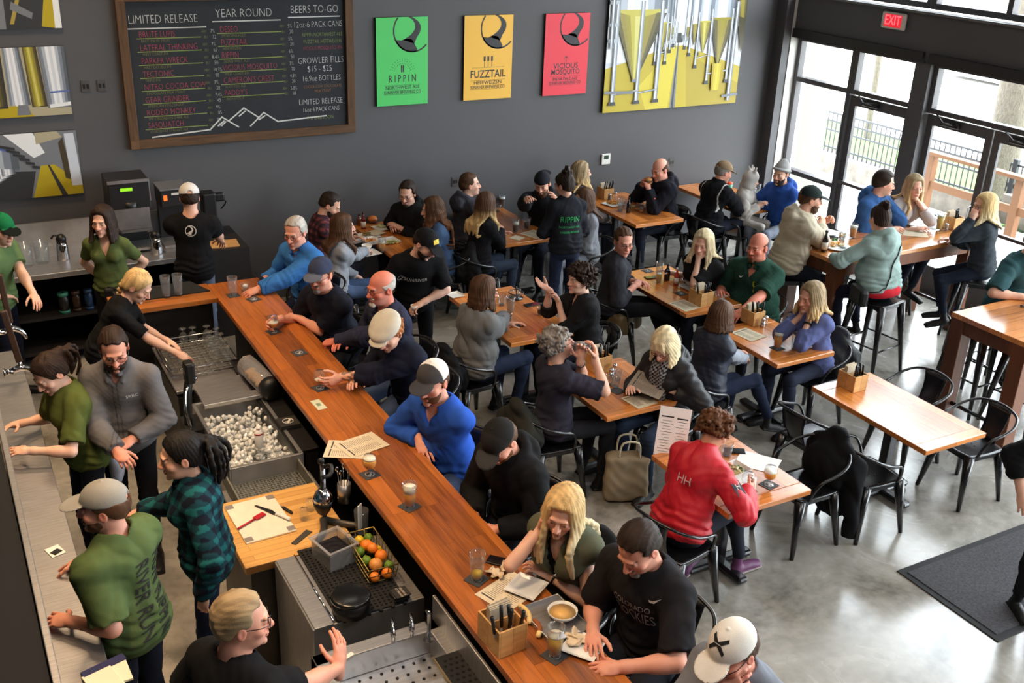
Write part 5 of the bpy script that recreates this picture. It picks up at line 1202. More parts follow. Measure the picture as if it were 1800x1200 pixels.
# glass rack station
e, w, l = steel_unit('glass_station', 1.55, 2.22, 8.72, 9.78, 0.74, 'steel glass drying station below the bar behind the braided woman', 'drainboard')
rk = empty('glass_rack', (1.87, 9.32, 0.742), 0, 'wire mesh glass drying rack on the station beside the bar bend', 'rack')
r_ = MB()
for i in range(11): r_.cyl((-0.29+0.058*i, -0.36, 0.05), (-0.29+0.058*i, 0.36, 0.05), 0.004, seg=5)
for i in range(13): r_.cyl((-0.29, -0.36+0.06*i, 0.055), (0.29, -0.36+0.06*i, 0.055), 0.004, seg=5)
r_.build('mesh_grid', mat('plastic_mesh', (112, 112, 106), rough=0.5), rk)
r_ = MB()
for zz in (0.03, 0.1): r_.tube([(-0.3, -0.37, zz), (0.3, -0.37, zz), (0.3, 0.37, zz), (-0.3, 0.37, zz)], 0.006, 6, closed=True)
r_.build('rack_rim', CHROME, rk)
for i, (x, y) in enumerate(((0.18, 0.30), (0.25, 0.20), (0.17, 0.16), (0.25, 0.06), (0.16, 0.02), (0.25, -0.1), (0.15, -0.16), (0.24, -0.26), (0.05, 0.32), (-0.04, 0.33))):
    g = empty('tulip_glass', (1.87+x, 9.32+y, 0.80), 0, 'small clear tulip glass drying upside down on the wire rack', 'glass', 'tulip glasses drying upside down on the rack')
    MB().lathe([(0.03, 0.0), (0.044, 0.035), (0.045, 0.06), (0.025, 0.095), (0.006, 0.105), (0.006, 0.125), (0.034, 0.14), (0.034, 0.143)], seg=12).build('bowl', GLASS, g)
e, w, l = steel_unit('dump_sink', 1.68, 2.2, 8.27, 8.70, 0.80, 'dark steel drain unit between the glass rack and the ice bin', 'drain unit'); MB().box((0, 0, 0.792), (0.44, 0.36, 0.012)).build('lid', mat('dark_lid', (50, 49, 46), rough=0.45, metal=0.6), e)
# ice bin
e = empty('ice_bin', (1.87, 7.65, 0), 0, 'open stainless ice bin full of ice cubes behind the bar', 'ice bin')
b = MB(); b.box((0, 0, 0.30), (0.56, 1.16, 0.62))
for g in (-1, 1): b.box((g*0.28, 0, 0.69), (0.03, 1.2, 0.26), bev=0.004).box((0, g*0.59, 0.69), (0.56, 0.03, 0.26), bev=0.004)
b.build('bin', STEEL, e); MB().box((0.03, 0.5, 0.84), (0.5, 0.12, 0.03), bev=0.006).build('lid', STEEL, e)
rr = np.random.RandomState(3); ic = MB()
for i in range(700):
    a = Matrix.Translation((rr.uniform(-0.25, 0.25), rr.uniform(-0.56, 0.44), 0.64+rr.uniform(0, 0.11)+0.03*math.sin(i))) @ Matrix.Rotation(rr.uniform(0, 3), 4, Vector(nrm(rr.normal(size=3)).tolist())); ic.box((0, 0, 0), (0.036, 0.03, 0.026), bev=0.006, M=a, seg=1)
ic_o = ic.build('ice_cubes', mat('ice', (226, 228, 226), rough=0.18, spec=0.7), e); ic_o['kind'] = 'stuff'
p = at(456, 785, 0.80); q = empty('pour_bottle', p, 0, 'white squeeze bottle with red band standing at the ice bin corner', 'bottle'); MB().lathe([(0.03, 0), (0.034, 0.01), (0.034, 0.13), (0.02, 0.15), (0.014, 0.155), (0.012, 0.2)], seg=14).build('bottle', WHITE, q); MB().lathe([(0.0345, 0.115), (0.0345, 0.128)], seg=14).lathe([(0.0145, 0.155), (0.013, 0.172)], seg=12).build('band', mat('band_red', (176, 36, 44), rough=0.5), q)
# wash rack station
e, w, l = steel_unit('drainboard_cabinet', 1.5, 2.2, 6.66, 7.04, 0.68, 'steel cabinet below the grey wash rack', 'cabinet')
e = empty('wash_rack', (1.83, 6.88, 0.682), 0, 'grey plastic wash rack with mesh floor beside the wooden worktop', 'rack'); WR = mat('rack_grey', (112, 112, 104), rough=0.55)
b = MB()
for g in (-1, 1): b.box((g*0.285, 0, 0.07), (0.014, 0.5, 0.12), bev=0.004).box((0, g*0.25, 0.07), (0.57, 0.014, 0.12), bev=0.004)
b.build('rack_wall', WR, e); b = MB()
for i in range(22): b.box((-0.275+i*0.0262, 0, 0.016), (0.007, 0.49, 0.006))
for i in range(19): b.box((0, -0.24+i*0.0267, 0.018), (0.56, 0.007, 0.006))
b.build('mesh_floor', WR, e)
# wooden worktop
e = empty('prep_counter', (1.73, 6.22, 0), 0, 'prep counter with pale wooden top under the white cutting board', 'counter')
MB().box((0, 0, 0.37), (0.68, 0.78, 0.74)).build('cabinet', STEELD, e); MB().box((0, 0, 0.775), (0.76, 0.84, 0.05), bev=0.006).build('worktop', wood('prep_wood', (178, 124, 58), (222, 172, 98), 'X', 0.06, 0.8, rough=0.45, coat=0.05), e)
cb = empty('cutting_board', (1.60, 6.32, 0.80), 0.03, 'white plastic cutting board with grey corners on the wooden prep counter', 'cutting board')
MB().box((0, 0, 0.008), (0.36, 0.52, 0.016), bev=0.006).build('board', mat('board_white', (228, 220, 200), rough=0.6, vary=0.05, vscale=14), cb)
for sx, sy in ((-1, -1), (-1, 1), (1, 1), (1, -1)): MB().box((sx*0.15, sy*0.225, 0.0165), (0.055, 0.055, 0.003), bev=0.01).build('corner_grip', mat('grip_grey', (132, 124, 120), rough=0.7), cb)
CB_Z = 0.816
kf = empty('chef_knife', (1.70, 6.28, CB_Z), -0.9, 'knife with black blade and white handle lying on the cutting board', 'knife'); MB().prism([(-0.005, 0), (0.022, 0.01), (0.03, 0.06), (0.012, 0.19), (0.0, 0.2)], 0.003, 0.006).build('blade', BLACK, kf); MB().box((0.012, -0.07, 0.012), (0.028, 0.14, 0.022), bev=0.01).build('handle', WHITE, kf)
kf.location = at(483, 905, CB_Z); kf.rotation_euler = (0, 0, 0.5)
sp = empty('spatula', at(445, 915, CB_Z), -1.1, 'small red spatula lying on the white cutting board', 'spatula'); RED = mat('red_plastic', (178, 26, 36), rough=0.4); MB().box((0, 0.06, 0.008), (0.045, 0.09, 0.012), bev=0.005).build('head', RED, sp); MB().cyl((0, -0.14, 0.008), (0, 0.02, 0.008), 0.007).build('handle', RED, sp)
k2 = empty('paring_knife', at(505, 898, 0.80), 0.35, 'black paring knife beside the cutting board edge', 'knife'); MB().box((0, 0, 0.009), (0.022, 0.11, 0.016), bev=0.006).build('handle', BLACK, k2); MB().prism([(-0.008, 0.05), (0.008, 0.05), (0.002, 0.12)], 0.007, 0.009).build('blade', STEEL, k2)
# citrus press
j = empty('citrus_press', at(573, 925, 0.80), 0.25, 'black and chrome citrus press standing at the back of the prep counter', 'juicer')
GREYB = mat('cast_grey', (84, 80, 74), rough=0.5, metal=0.6)
MB().tube([(-0.16, -0.14, 0.02), (-0.05, -0.05, 0.02), (0.02, 0.06, 0.02)], [0.022, 0.026, 0.028], 10, sub=3).tube([(0.16, -0.16, 0.02), (0.08, -0.05, 0.02), (0.02, 0.06, 0.02)], [0.022, 0.026, 0.028], 10, sub=3).build('base', GREYB, j)
MB().cyl((0.03, 0.06, 0.02), (0.03, 0.06, 0.46), 0.017, seg=12).build('column', STEEL, j)
MB().lathe([(0.03, 0.13), (0.045, 0.15), (0.065, 0.2), (0.07, 0.24)], (-0.03, -0.02, 0), 16).box((0.0, 0.03, 0.2), (0.05, 0.08, 0.06), bev=0.01).build('cup', BLACK, j)
MB().lathe([(0.07, 0.24), (0.066, 0.262), (0.05, 0.30), (0.03, 0.325), (0.02, 0.33)], (-0.03, -0.02, 0), 18).build('cone', CHROME, j)
MB().cyl((-0.03, -0.02, 0.33), (-0.03, -0.02, 0.42), 0.012).cyl((0.03, 0.06, 0.42), (-0.05, -0.05, 0.56), 0.010).ball((-0.055, -0.058, 0.575), 0.024).tube([(0.03, 0.06, 0.44), (0.06, 0.0, 0.47), (0.03, -0.03, 0.42), (-0.03, -0.02, 0.42)], 0.016, 8, sub=3).build('lever', BLACK, j)
for px, py, lab in ((535, 912, 'small upside down glass jar beside the citrus press'), (546, 896, 'small clear tumbler behind the citrus press')):
    g = empty('jar', at(px, py, 0.80), 0, lab, 'jar'); MB().lathe([(0.028, 0), (0.032, 0.005), (0.032, 0.08), (0.03, 0.085)], seg=14).build('jar', GLASS, g)
pl_ = empty('bottle_opener', at(530, 945, 0.80), 0.9, 'flat grey bottle opener lying on the prep counter', 'opener'); MB().prism([(-0.02, -0.09), (0.02, -0.09), (0.022, 0.03), (0.026, 0.09), (-0.026, 0.09), (-0.022, 0.03)], 0.002, 0.007).build('blade', GREYB, pl_)
pl_.rotation_euler = (0, 0, -0.95)
tb = empty('storage_tub', at(588, 985, 0.80), 0.22, 'clear plastic tub of dark cherries at the edge of the black bar mat', 'tub')
MB().box((0, 0, 0.06), (0.17, 0.2, 0.12), bev=0.015).build('contents', mat('cherries', (16, 10, 12), rough=0.25, bump=0.6, bscale=40), tb); b = MB()
for g in (-1, 1): b.box((g*0.098, 0, 0.085), (0.008, 0.23, 0.15), bev=0.002).box((0, g*0.113, 0.085), (0.2, 0.008, 0.15), bev=0.002)
b.tube([(-0.11, -0.125, 0.16), (0.11, -0.125, 0.16), (0.11, 0.125, 0.16), (-0.11, 0.125, 0.16)], 0.008, 6, closed=True); b.build('tub', thin_glass('clear_plastic', (236, 236, 236), 0.8, 0.1, 0.22), tb)
ct = empty('utensil_canister', at(606, 880, 0.80), 0, 'steel canister of bar spoons beside the citrus press', 'canister'); MB().lathe([(0.05, 0), (0.05, 0.15), (0.047, 0.15), (0.047, 0.01)], seg=18).build('can', STEEL, ct)
for i in range(5): MB().tube([(0.02*math.cos(i), 0.02*math.sin(i), 0.02), (0.05*math.cos(i*1.3), 0.05*math.sin(i*1.3), 0.26)], 0.004, 6).ball((0.05*math.cos(i*1.3), 0.05*math.sin(i*1.3), 0.265), (0.013, 0.006, 0.02), 8).build('spoon', CHROME, ct)
ct = empty('mixing_glass', at(636, 935, 0.80), 0, 'tall clear mixing glass holding white wooden sticks near the fruit basket', 'glass'); MB().lathe([(0.036, 0), (0.04, 0.005), (0.052, 0.18), (0.05, 0.18)], seg=18).build('glass', GLASS, ct)
for i in range(3): MB().box((-0.02+0.014*i, 0.012*i, 0.12), (0.014, 0.008, 0.2), rz=0.3*i, bev=0.003).build('stick', WHITE, ct)
# fridge block with mat
e = empty('bar_fridge', (1.91, 5.40, 0), 0, 'low stainless bar fridge with a black mat beside the fruit basket', 'fridge')
MB().box((0, 0, 0.40), (0.74, 0.78, 0.80), bev=0.006).build('cabinet', STEEL, e); MB().box((-0.30, -0.01, 0.806), (0.12, 0.78, 0.012), bev=0.003).build('sliding_lid', STEEL, e); MB().cyl((-0.235, -0.38, 0.812), (-0.235, 0.38, 0.812), 0.008).build('lid_rail', CHROME, e)
MB().box((-0.376, -0.372, 0.35), (0.012, 0.03, 0.5)).build('edge_strip', mat('strip_dark', (30, 30, 32), rough=0.5), e)
m_ = MB(); m_.box((0.03, 0.02, 0.806), (0.46, 0.82, 0.012), bev=0.004)
for i in range(15):
    for k in range(26): m_.lathe([(0.009, 0.812), (0.007, 0.819)], (-0.18+0.03*i, -0.36+0.03*k, 0), 6)
for k in range(6): m_.lathe([(0.012, 0.80), (0.012, 0.816)], (-0.17+0.08*k, -0.40, 0), 10)
tag(m_.build('service_mat', RUBBER, None, (1.91, 5.40, 0.0)), 'black studded rubber mat lying on the low steel fridge', 'bar mat')
tb = empty('black_crock', at(617, 1075, 0.82), 0, 'round black tub with closed lid on the studded rubber mat', 'tub'); MB().lathe([(0.1, 0), (0.115, 0.01), (0.12, 0.11)], seg=28).build('tub', mat('crock', (16, 16, 17), rough=0.35), tb); MB().lathe([(0.124, 0.11), (0.124, 0.128), (0.11, 0.134), (0.0001, 0.134)], seg=28).build('lid', mat('crock_lid', (18, 18, 19), rough=0.22), tb)
cs = at(700, 1045, 0.82)
for i in range(8):
    o = MB().box((0, 0, 0.0035), (0.1, 0.1, 0.006), bev=0.001).build('coaster', mat('coaster_black', (32, 31, 31), rough=0.7), None, (cs[0]+0.004*math.sin(i*3), cs[1]-0.012+0.004*math.cos(i*5)-0.002*i, 0.812+0.0068*i), 0.06*math.sin(i*2)); tag(o, 'square black coaster in the stack on the fridge corner' if i < 7 else 'top coaster of the black stack, printed with small pale letters', 'coaster', 'coasters stacked on the fridge corner')
V, Fs = text_mesh('BREWING CO', 0.02, 0.0, sx=0.8); V2, F2 = text_mesh('SUNRIVER', 0.022, 0.0, sx=0.9)
m = MB(); m.raw([(-v[1]-0.012, v[0], 0.0072) for v in V], Fs, 0, False); m.raw([(-v[1]+0.014, v[0], 0.0072) for v in V2], F2, 0, False); m.build('lettering', mat('pale_ink', (206, 192, 180), rough=0.8), o)
# fruit basket
fb = empty('fruit_basket', (2.10, 5.46, 0.81), -0.03, 'gold wire basket holding oranges, lemons and limes at the bar edge', 'basket'); GOLD = mat('gold_wire', (150, 130, 74), rough=0.35, metal=0.8)
bx, by, bh = 0.1, 0.23, 0.13; k = MB()
for zz, s_ in ((bh, 1.0), (0.07, 0.95), (0.02, 0.9)): k.tube([(-bx*s_, -by*s_, zz), (bx*s_, -by*s_, zz), (bx*s_, by*s_, zz), (-bx*s_, by*s_, zz)], 0.005 if zz == bh else 0.0035, 6, closed=True)
for i in range(9):
    y = -by+2*by*i/8
    for g in (-1, 1): k.tube([(g*bx*0.9, y*0.9, 0.02), (g*bx, y, bh)], 0.0028, 5)
    k.cyl((-bx*0.9, y*0.9, 0.02), (bx*0.9, y*0.9, 0.02), 0.0028, seg=5)
for i in range(4):
    x = -bx+2*bx*i/3
    for g in (-1, 1): k.tube([(x*0.9, g*by*0.9, 0.02), (x, g*by, bh)], 0.0028, 5)
k.build('wire_frame', GOLD, fb)
def citrus(kind, x, y, z, r, lab):
    c = {'orange': (236, 128, 32), 'lemon': (226, 186, 40), 'lime': (96, 132, 36), 'grapefruit': (226, 150, 70), 'cut': (240, 132, 40)}[kind]
    m = MB(); m.lathe([(1e-6, -1.0*r), (0.35*r, -0.93*r), (0.71*r, -0.7*r), (0.93*r, -0.36*r), (r, 0), (0.93*r, 0.36*r), (0.71*r, 0.7*r), (0.35*r, 0.93*r), (1e-6, (1.16 if kind in ('lemon', 'lime') else 0.96)*r)], seg=18, M=Matrix.Rotation(x*9+y*7, 4, 'X'))
    o = m.build('lime' if kind == 'lime' else 'lemon' if kind == 'lemon' else 'orange', mat('peel_'+kind, c, rough=0.4, bump=0.3, bscale=220, vary=0.08, vscale=30), None, (2.10+x, 5.46+y, 0.81+z)); MB().lathe([(1e-6, 0.001), (0.004, 0), (0.0045, -0.003)], (0, 0, 0.985*r), 8).build('stem_scar', mat('stem_scar', (110, 90, 40), rough=0.8), o)
    tag(o, lab, 'fruit', 'fruit in the wire basket'); return o
for a in (('lime', 0.045, 0.17, 0.10, 0.03, 'green lime at the far end of the wire basket'), ('lemon', -0.02, 0.165, 0.10, 0.033, 'yellow lemon at the far end of the wire basket'), ('orange', 0.0, 0.085, 0.10, 0.043, 'big dull orange in the far half of the basket'), ('lime', -0.055, 0.06, 0.085, 0.033, 'dark green lime touching the left wires of the basket'),
          ('cut', 0.01, 0.01, 0.125, 0.036, 'bright orange lying uppermost on the fruit pile'), ('lemon', 0.05, 0.02, 0.09, 0.033, 'yellow lemon half hidden right of the uppermost orange'), ('orange', 0.045, -0.055, 0.095, 0.042, 'dull orange at the right side of the basket'), ('lime', -0.05, -0.04, 0.075, 0.034, 'lime below the uppermost orange at the left wires'),
          ('grapefruit', -0.02, -0.125, 0.09, 0.045, 'large pale grapefruit at the near end of the basket'), ('lime', 0.06, -0.15, 0.075, 0.032, 'green lime in the near right corner of the basket'), ('orange', 0.03, -0.19, 0.05, 0.036, 'reddish orange low in the near corner of the basket'), ('lemon', -0.06, 0.12, 0.045, 0.032, 'lemon low at the left wires of the basket'), ('orange', -0.055, -0.19, 0.045, 0.035, 'orange low in the near left corner of the basket'), ('lime', 0.05, 0.1, 0.045, 0.03, 'lime buried low on the right of the basket')): citrus(*a)
# sinks at the bottom
e = empty('bar_sink', (1.86, 4.06, 0), 0, 'stainless bar sink with faucets at the bottom of the picture', 'sink')
b = MB(); b.box((0, 0, 0.35), (0.8, 1.5, 0.60)); b.box((0.36, 0, 0.72), (0.08, 1.5, 0.14), bev=0.006).box((0, 0.70, 0.72), (0.8, 0.1, 0.14), bev=0.006).box((-0.36, 0, 0.72), (0.08, 1.5, 0.14), bev=0.006).box((0, 0.22, 0.72), (0.7, 0.05, 0.14)).box((0.39, 0.3, 0.86), (0.02, 0.9, 0.16), bev=0.005)
b.build('basin', STEEL, e); d_ = MB()
for i in range(9):
    for k in range(5): d_.lathe([(0.01, 0.0), (0.01, 0.003)], (-0.3+0.07*i, 0.30+0.075*k, 0.651), 8)
d_.build('strainer', RUBBER, e)
for px, py, lab in ((0.08, 0.66, 0), (0.20, 0.66, 1)): MB().cyl((px, py, 0.79), (px, py, 0.86), 0.016).tube([(px, py, 0.86), (px-0.01, py-0.01, 0.93), (px-0.03, py-0.07, 0.945), (px-0.04, py-0.12, 0.91)], 0.011, 8, sub=4).build('faucet', CHROME, e)
MB().lathe([(0.035, 0.79), (0.012, 0.80), (0.012, 0.95), (0.022, 0.97)], (0.28, 0.58, 0), 12).build('rinser', CHROME, e)
e2 = empty('perforated_drain', (2.17, 4.0, 0.795), 0, 'black perforated drain tray with brass edging beside the sink', 'drain tray'); MB().box((0, 0, 0.01), (0.17, 0.9, 0.02), bev=0.004).build('tray', BLACK, e2); d_ = MB()
for i in range(4):
    for k in range(20): d_.lathe([(0.011, 0.0), (0.011, 0.002)], (-0.055+0.037*i+0.018*(k % 2), -0.42+0.043*k, 0.0195), 8)
d_.build('holes', mat('hole_dark', (4, 4, 4), rough=1), e2); MB().box((-0.088, 0, 0.014), (0.006, 0.9, 0.022)).box((0.088, 0, 0.014), (0.006, 0.9, 0.022)).build('edging', mat('brass', (170, 150, 110), rough=0.35, metal=0.9), e2)
bk = empty('wipe_box', at(610, 1158, 0.80), 0.3, 'small white label card on the shelf below the fridge', 'card'); MB().box((0, 0, 0.01), (0.09, 0.03, 0.02)).build('card', WPAPER, bk)
# dispenser jar on the shelf behind the bar, cords of shelf
sh = empty('speed_shelf', (2.27, 8.05, 0), 0, 'narrow black shelf running along the inside of the bar', 'shelf'); MB().box((-0.06, 0, 0.80), (0.20, 1.9, 0.03), bev=0.004).box((-0.02, 0, 0.4), (0.1, 1.9, 0.8)).build('shelf', BLACK, sh)
jr = empty('straw_dispenser', (2.19, 8.36, 0.815), 0.10, 'clear purple tinted dispenser lying on the black shelf with yellow contents', 'dispenser'); JM = thin_glass('lilac_plastic', (214, 206, 226), 0.8, 0.06, 0.2)
R_ = Matrix.Rotation(PI/2, 4, 'X'); MB().lathe([(0.08, -0.28), (0.095, -0.25), (0.095, 0.25), (0.07, 0.28)], (0, 0, 0.10), 20, M=R_).build('drum', JM, jr); MB().lathe([(0.1, 0.0), (0.1, 0.08), (0.07, 0.1)], (0, -0.25, 0.10), 20, M=R_).build('end_cap', BLACK, jr); G = Sdf()
for i in range(14): G.ell((0.02*math.sin(i*2), -0.13+0.025*i, 0.06+0.01*math.cos(i)), (0.045, 0.03, 0.025), k=0.02)
V, Q = G.mesh(0.008); numesh('contents', V, Q, mat('lemon_slices', (206, 172, 86), rough=0.6), jr)
cs = empty('coaster_tray', (2.20, 7.55, 0.815), 0, 'black coaster stack with round white emblem on the shelf', 'coaster stack'); MB().box((0, 0, 0.02), (0.16, 0.16, 0.04), bev=0.003).build('stack', mat('coaster_black', None), cs); MB().torus((0, 0, 0.041), 0.042, 0.004, 24, 5).prism([(-0.03, -0.005), (0.0, 0.0), (0.015, 0.03), (0.03, 0.02), (0.015, -0.01), (-0.005, -0.035)], 0.04, 0.0415).build('emblem', CHW, cs)
cd = empty('card', at(435, 625, 0.83), 0.2, 'small white card on the shelf beside the glass rack', 'card'); MB().box((0, 0, 0.002), (0.08, 0.05, 0.003)).build('card', mat('dull_card', (170, 150, 140), rough=0.8), cd); cd.location.z = 0.82
# soda gun arm
sg = empty('beer_tower', (1.50, 7.95, 0), 0, 'black and chrome drink dispenser arm beside the bearded man', 'dispenser'); MB().box((0.02, 0, 0.4), (0.16, 0.3, 0.8)).build('base', BLACK, sg)
MB().tube([(-0.02, -0.1, 0.80), (-0.04, -0.06, 0.95), (0.0, 0.02, 1.06), (0.10, 0.10, 1.10)], 0.012, 8, sub=5).build('chrome_arm', CHROME, sg); MB().box((0.04, 0.08, 1.16), (0.08, 0.12, 0.16), bev=0.02).tube([(-0.02, 0.0, 0.80), (0.0, 0.03, 1.0), (0.03, 0.07, 1.1)], 0.035, 10, sub=3).build('housing', BLACK, sg)
V, Fs = text_mesh('DELI', 0.035, 0.0); MB().raw([(-0.001, 0.08-v[0], 1.17+v[1]) for v in V], Fs, 0, False).build('lettering', CHW, sg)
# ---------------------------------------------------------------- back counter
bc = empty('back_counter', (0.9, 12.15, 0), 0, 'stainless back counter with splash board along the dark wall', 'counter')
MB().box((0, 0.03, 0.895), (3.0, 0.98, 0.05), bev=0.006).build('worktop', STEEL, bc); MB().box((0, 0.53, 1.03), (3.0, 0.03, 0.26)).build('splash_board', STEEL, bc); sh_ = MB()
for zz in (0.12, 0.46): sh_.box((0, 0.05, zz), (2.9, 0.85, 0.03))
for xx in (-1.46, -0.4, 0.6, 1.46): sh_.box((xx, 0.05, 0.45), (0.04, 0.85, 0.87))
sh_.box((0, 0.47, 0.45), (2.9, 0.02, 0.87)); sh_.build('under_shelf', DKP, bc)
def at_c(px, py, z=0.92): return at(px, py, z)
for i, (px, py, c, lab, r_) in enumerate(((98, 592, (60, 140, 120), 'dark canister with teal cap and foot on the under shelf', 0.055), (110, 590, (60, 40, 26), 'brown bottle on the under shelf beside the teal canister', 0.045), (127, 590, (40, 70, 110), 'blue bottle on the under shelf', 0.045), (140, 588, (110, 90, 40), 'amber bottle on the under shelf at the right end', 0.04))):
    p = np.array([1.0+0.13*i, 11.85, 0.475]); g = empty('bottle', p, 0, lab, 'bottle', 'bottles on the under shelf'); c0 = (34, 34, 32) if i == 0 else c
    MB().lathe([(r_, 0), (r_, 0.17), (r_*0.5, 0.2), (r_*0.4, 0.24)], seg=14).build('body', mat('bottle_%d' % i, c0, rough=0.3), g); MB().lathe([(r_*1.05, 0.2), (r_*1.05, 0.235), (r_*0.6, 0.24)], seg=14).build('cap', mat('cap_%d' % i, c, rough=0.5), g); MB().lathe([(r_*1.03, 0.0), (r_*1.03, 0.035)], seg=14).build('foot_band', mat('cap_%d' % i, c), g)
for px, py, lab, h_, r_ in ((48, 468, 'tall clear glass pitcher at the left of the back counter', 0.26, 0.07), (76, 462, 'clear glass pitcher next to the steel jug on the back counter', 0.25, 0.075)):
    g = empty('pitcher', at_c(px, py), 0, lab, 'pitcher'); MB().lathe([(r_*0.8, 0), (r_, 0.02), (r_*1.05, h_), (r_, h_), (r_*0.9, 0.03)], seg=18).build('body', GLASS, g); MB().tube([(r_, 0, h_*0.85), (r_+0.06, 0, h_*0.75), (r_+0.06, 0, h_*0.35), (r_, 0, h_*0.25)], 0.009, 8, sub=4).build('handle', GLASS, g)
for px, py, lab, h_ in ((112, 455, 'steel vacuum jug with black pump top behind the green shirt woman', 0.27), (276, 445, 'tall steel coffee jug beside the coffee grinder', 0.25)):
    g = empty('vacuum_jug', at_c(px, py), 0, lab, 'jug'); MB().lathe([(0.065, 0), (0.068, 0.01), (0.06, h_*0.6), (0.05, h_*0.75)], seg=20).build('body', CHROME, g); MB().lathe([(0.052, h_*0.75), (0.055, h_*0.9), (0.03, h_*1.05)], seg=16).tube([(0.0, 0, h_), (-0.07, 0, h_*1.05), (-0.1, 0, h_*0.92)], 0.012, 8).build('pump_top', BLACK, g)
def machine(name, loc, parts, lab, cat):
    e = empty(name, loc, 0, lab, cat)
    for nm, f, m_ in parts:
        mb = MB(); f(mb); mb.build(nm, m_, e)
    return e
GLOWG = mat('lcd_green', (120, 200, 30), rough=0.4, emit=((150, 220, 40), 0.8)); LEDG = mat('led_green', (40, 255, 140), emit=((40, 255, 140), 3.0)); LEDO = mat('led_orange', (255, 110, 40), emit=((255, 90, 30), 1.5))
DKG = mat('appliance_dark', (34, 34, 36), rough=0.4)
machine('coffee_brewer', (1.86, 12.22, 0.92), (('housing', lambda m: m.box((0, 0.08, 0.66), (0.44, 0.42, 0.36), bev=0.01).box((0, 0.2, 0.27), (0.42, 0.16, 0.54)), DKG), ('top_trim', lambda m: m.box((0, -0.132, 0.82), (0.45, 0.012, 0.035)).box((0.222, 0, 0.7), (0.012, 0.26, 0.24)), STEEL),
        ('display', lambda m: m.box((-0.03, -0.135, 0.73), (0.13, 0.006, 0.035)), GLOWG), ('brew_basket', lambda m: m.lathe([(0.08, 0.44), (0.1, 0.5), (0.1, 0.58)], (0, -0.05, 0), 16), BLACK), ('stand', lambda m: m.box((0, -0.05, 0.04), (0.4, 0.3, 0.03)), STEEL), ('decanter_shelf', lambda m: m.box((0, -0.08, 0.26), (0.4, 0.22, 0.03)).box((0, -0.18, 0.4), (0.38, 0.01, 0.24)), STEEL)), 'tall dark coffee brewer with green display on the back counter', 'coffee machine')
machine('coffee_grinder', (2.36, 12.25, 0.92), (('housing', lambda m: m.box((0, 0.05, 0.57), (0.32, 0.36, 0.2), bev=0.01).box((0, 0.18, 0.25), (0.3, 0.12, 0.5)), DKG), ('top_plate', lambda m: m.box((0, 0.05, 0.675), (0.33, 0.37, 0.015)), STEEL), ('badge', lambda m: m.box((0.02, -0.135, 0.62), (0.12, 0.005, 0.025)), CHW), ('green_lamp', lambda m: m.ball((0.12, -0.135, 0.59), 0.012, 8), LEDG), ('orange_lamp', lambda m: m.box((-0.11, -0.135, 0.58), (0.04, 0.006, 0.06)), LEDO), ('drip_tray', lambda m: m.box((0, -0.05, 0.02), (0.36, 0.34, 0.035), bev=0.006), STEEL)), 'dark coffee machine with green and orange lamps beside the brewer', 'coffee machine')
e = empty('side_station', (2.75, 12.15, 0), 0, 'dark cabinet behind the man in the white cap', 'cabinet'); MB().box((0, 0.05, 0.46), (0.66, 0.9, 0.92)).build('cabinet', DKP, e)
pb = empty('serving_board', at(400, 430, 0.93), -0.1, 'pale wooden serving board by the hand of the white cap man', 'board'); pb.location.z = 0.921; MB().box((-0.05, 0.05, 0.009), (0.36, 0.26, 0.018), bev=0.004).build('board', BOXW, pb)
lp = empty('receipt_printer', (2.78, 12.35, 0.92), 0, 'black receipt printer with cable right of the white cap', 'printer'); MB().box((0, 0, 0.27), (0.16, 0.2, 0.54), bev=0.02).box((0.12, -0.05, 0.48), (0.12, 0.1, 0.1), bev=0.02).build('body', BLACK, lp); MB().tube([(0.1, 0, 0.5), (0.2, -0.05, 0.42), (0.16, 0.05, 0.3)], 0.008, 6, sub=3).build('cable', BLACK, lp)
# ---------------------------------------------------------------- tap wall on the left
tw = empty('tap_wall', (-0.1, 6.4, 0), 0, 'tall black tap wall with steel corner strip along the left edge', 'tap wall')
MB().box((-0.06, 0.2, 0.82), (0.46, 8.6, 1.64)).build('wall_panel', mat('tap_black', (10, 10, 10), rough=0.9), tw); MB().box((0.195, 0.2, 1.62), (0.035, 8.6, 0.05), bev=0.004).build('corner_strip', STEEL, tw)
dt = empty('drip_tray', (0.27, 6.0, 0), 0, 'long steel drip tray ledge below the beer taps', 'drip tray'); MB().box((-0.02, 0.2, 0.985), (0.28, 7.2, 0.03), bev=0.005).box((-0.1, 0.2, 0.49), (0.08, 7.2, 0.97)).build('tray', STEEL, dt)
def tap(x, y, z, lab, lean):
    t = empty('beer_tap', (x, y, z), 0, lab, 'beer tap', 'beer taps on the tap wall')
    MB().cyl((0, 0, 0), (0.07, 0, 0), 0.024).lathe([(0.036, 0), (0.036, 0.012)], (0.0, 0, 0), 16, M=Matrix.Rotation(PI/2, 4, 'Y')).build('shank', CHROME, t)
    MB().tube([(0.06, 0, 0), (0.13, 0, 0.02), (0.20, 0, -0.02), (0.235, 0, -0.09)], [0.022, 0.026, 0.02, 0.015], 10, sub=4).cyl((0.12, 0, 0.0), (0.125, 0, 0.08), 0.012).build('spout', CHROME, t)
    MB().box((0, 0, 0.22), (0.05, 0.035, 0.44), bev=0.008, M=Matrix.Translation((0.125, 0, 0.07)) @ Matrix.Rotation(lean, 4, 'Y')).build('handle', mat('tap_handle', (62, 40, 26), rough=0.5, vary=0.2, vscale=10), t); return t
_p = at(6, 655, 1.36)/0.82; tap(_p[0], _p[1], 1.36, 'chrome beer tap with tall brown wooden handle at the left edge', -0.12)
_p = at(-8, 585, 1.34)/0.82; tap(_p[0], _p[1], 1.34, 'chrome beer tap behind the tall wooden tap handle', -0.05)
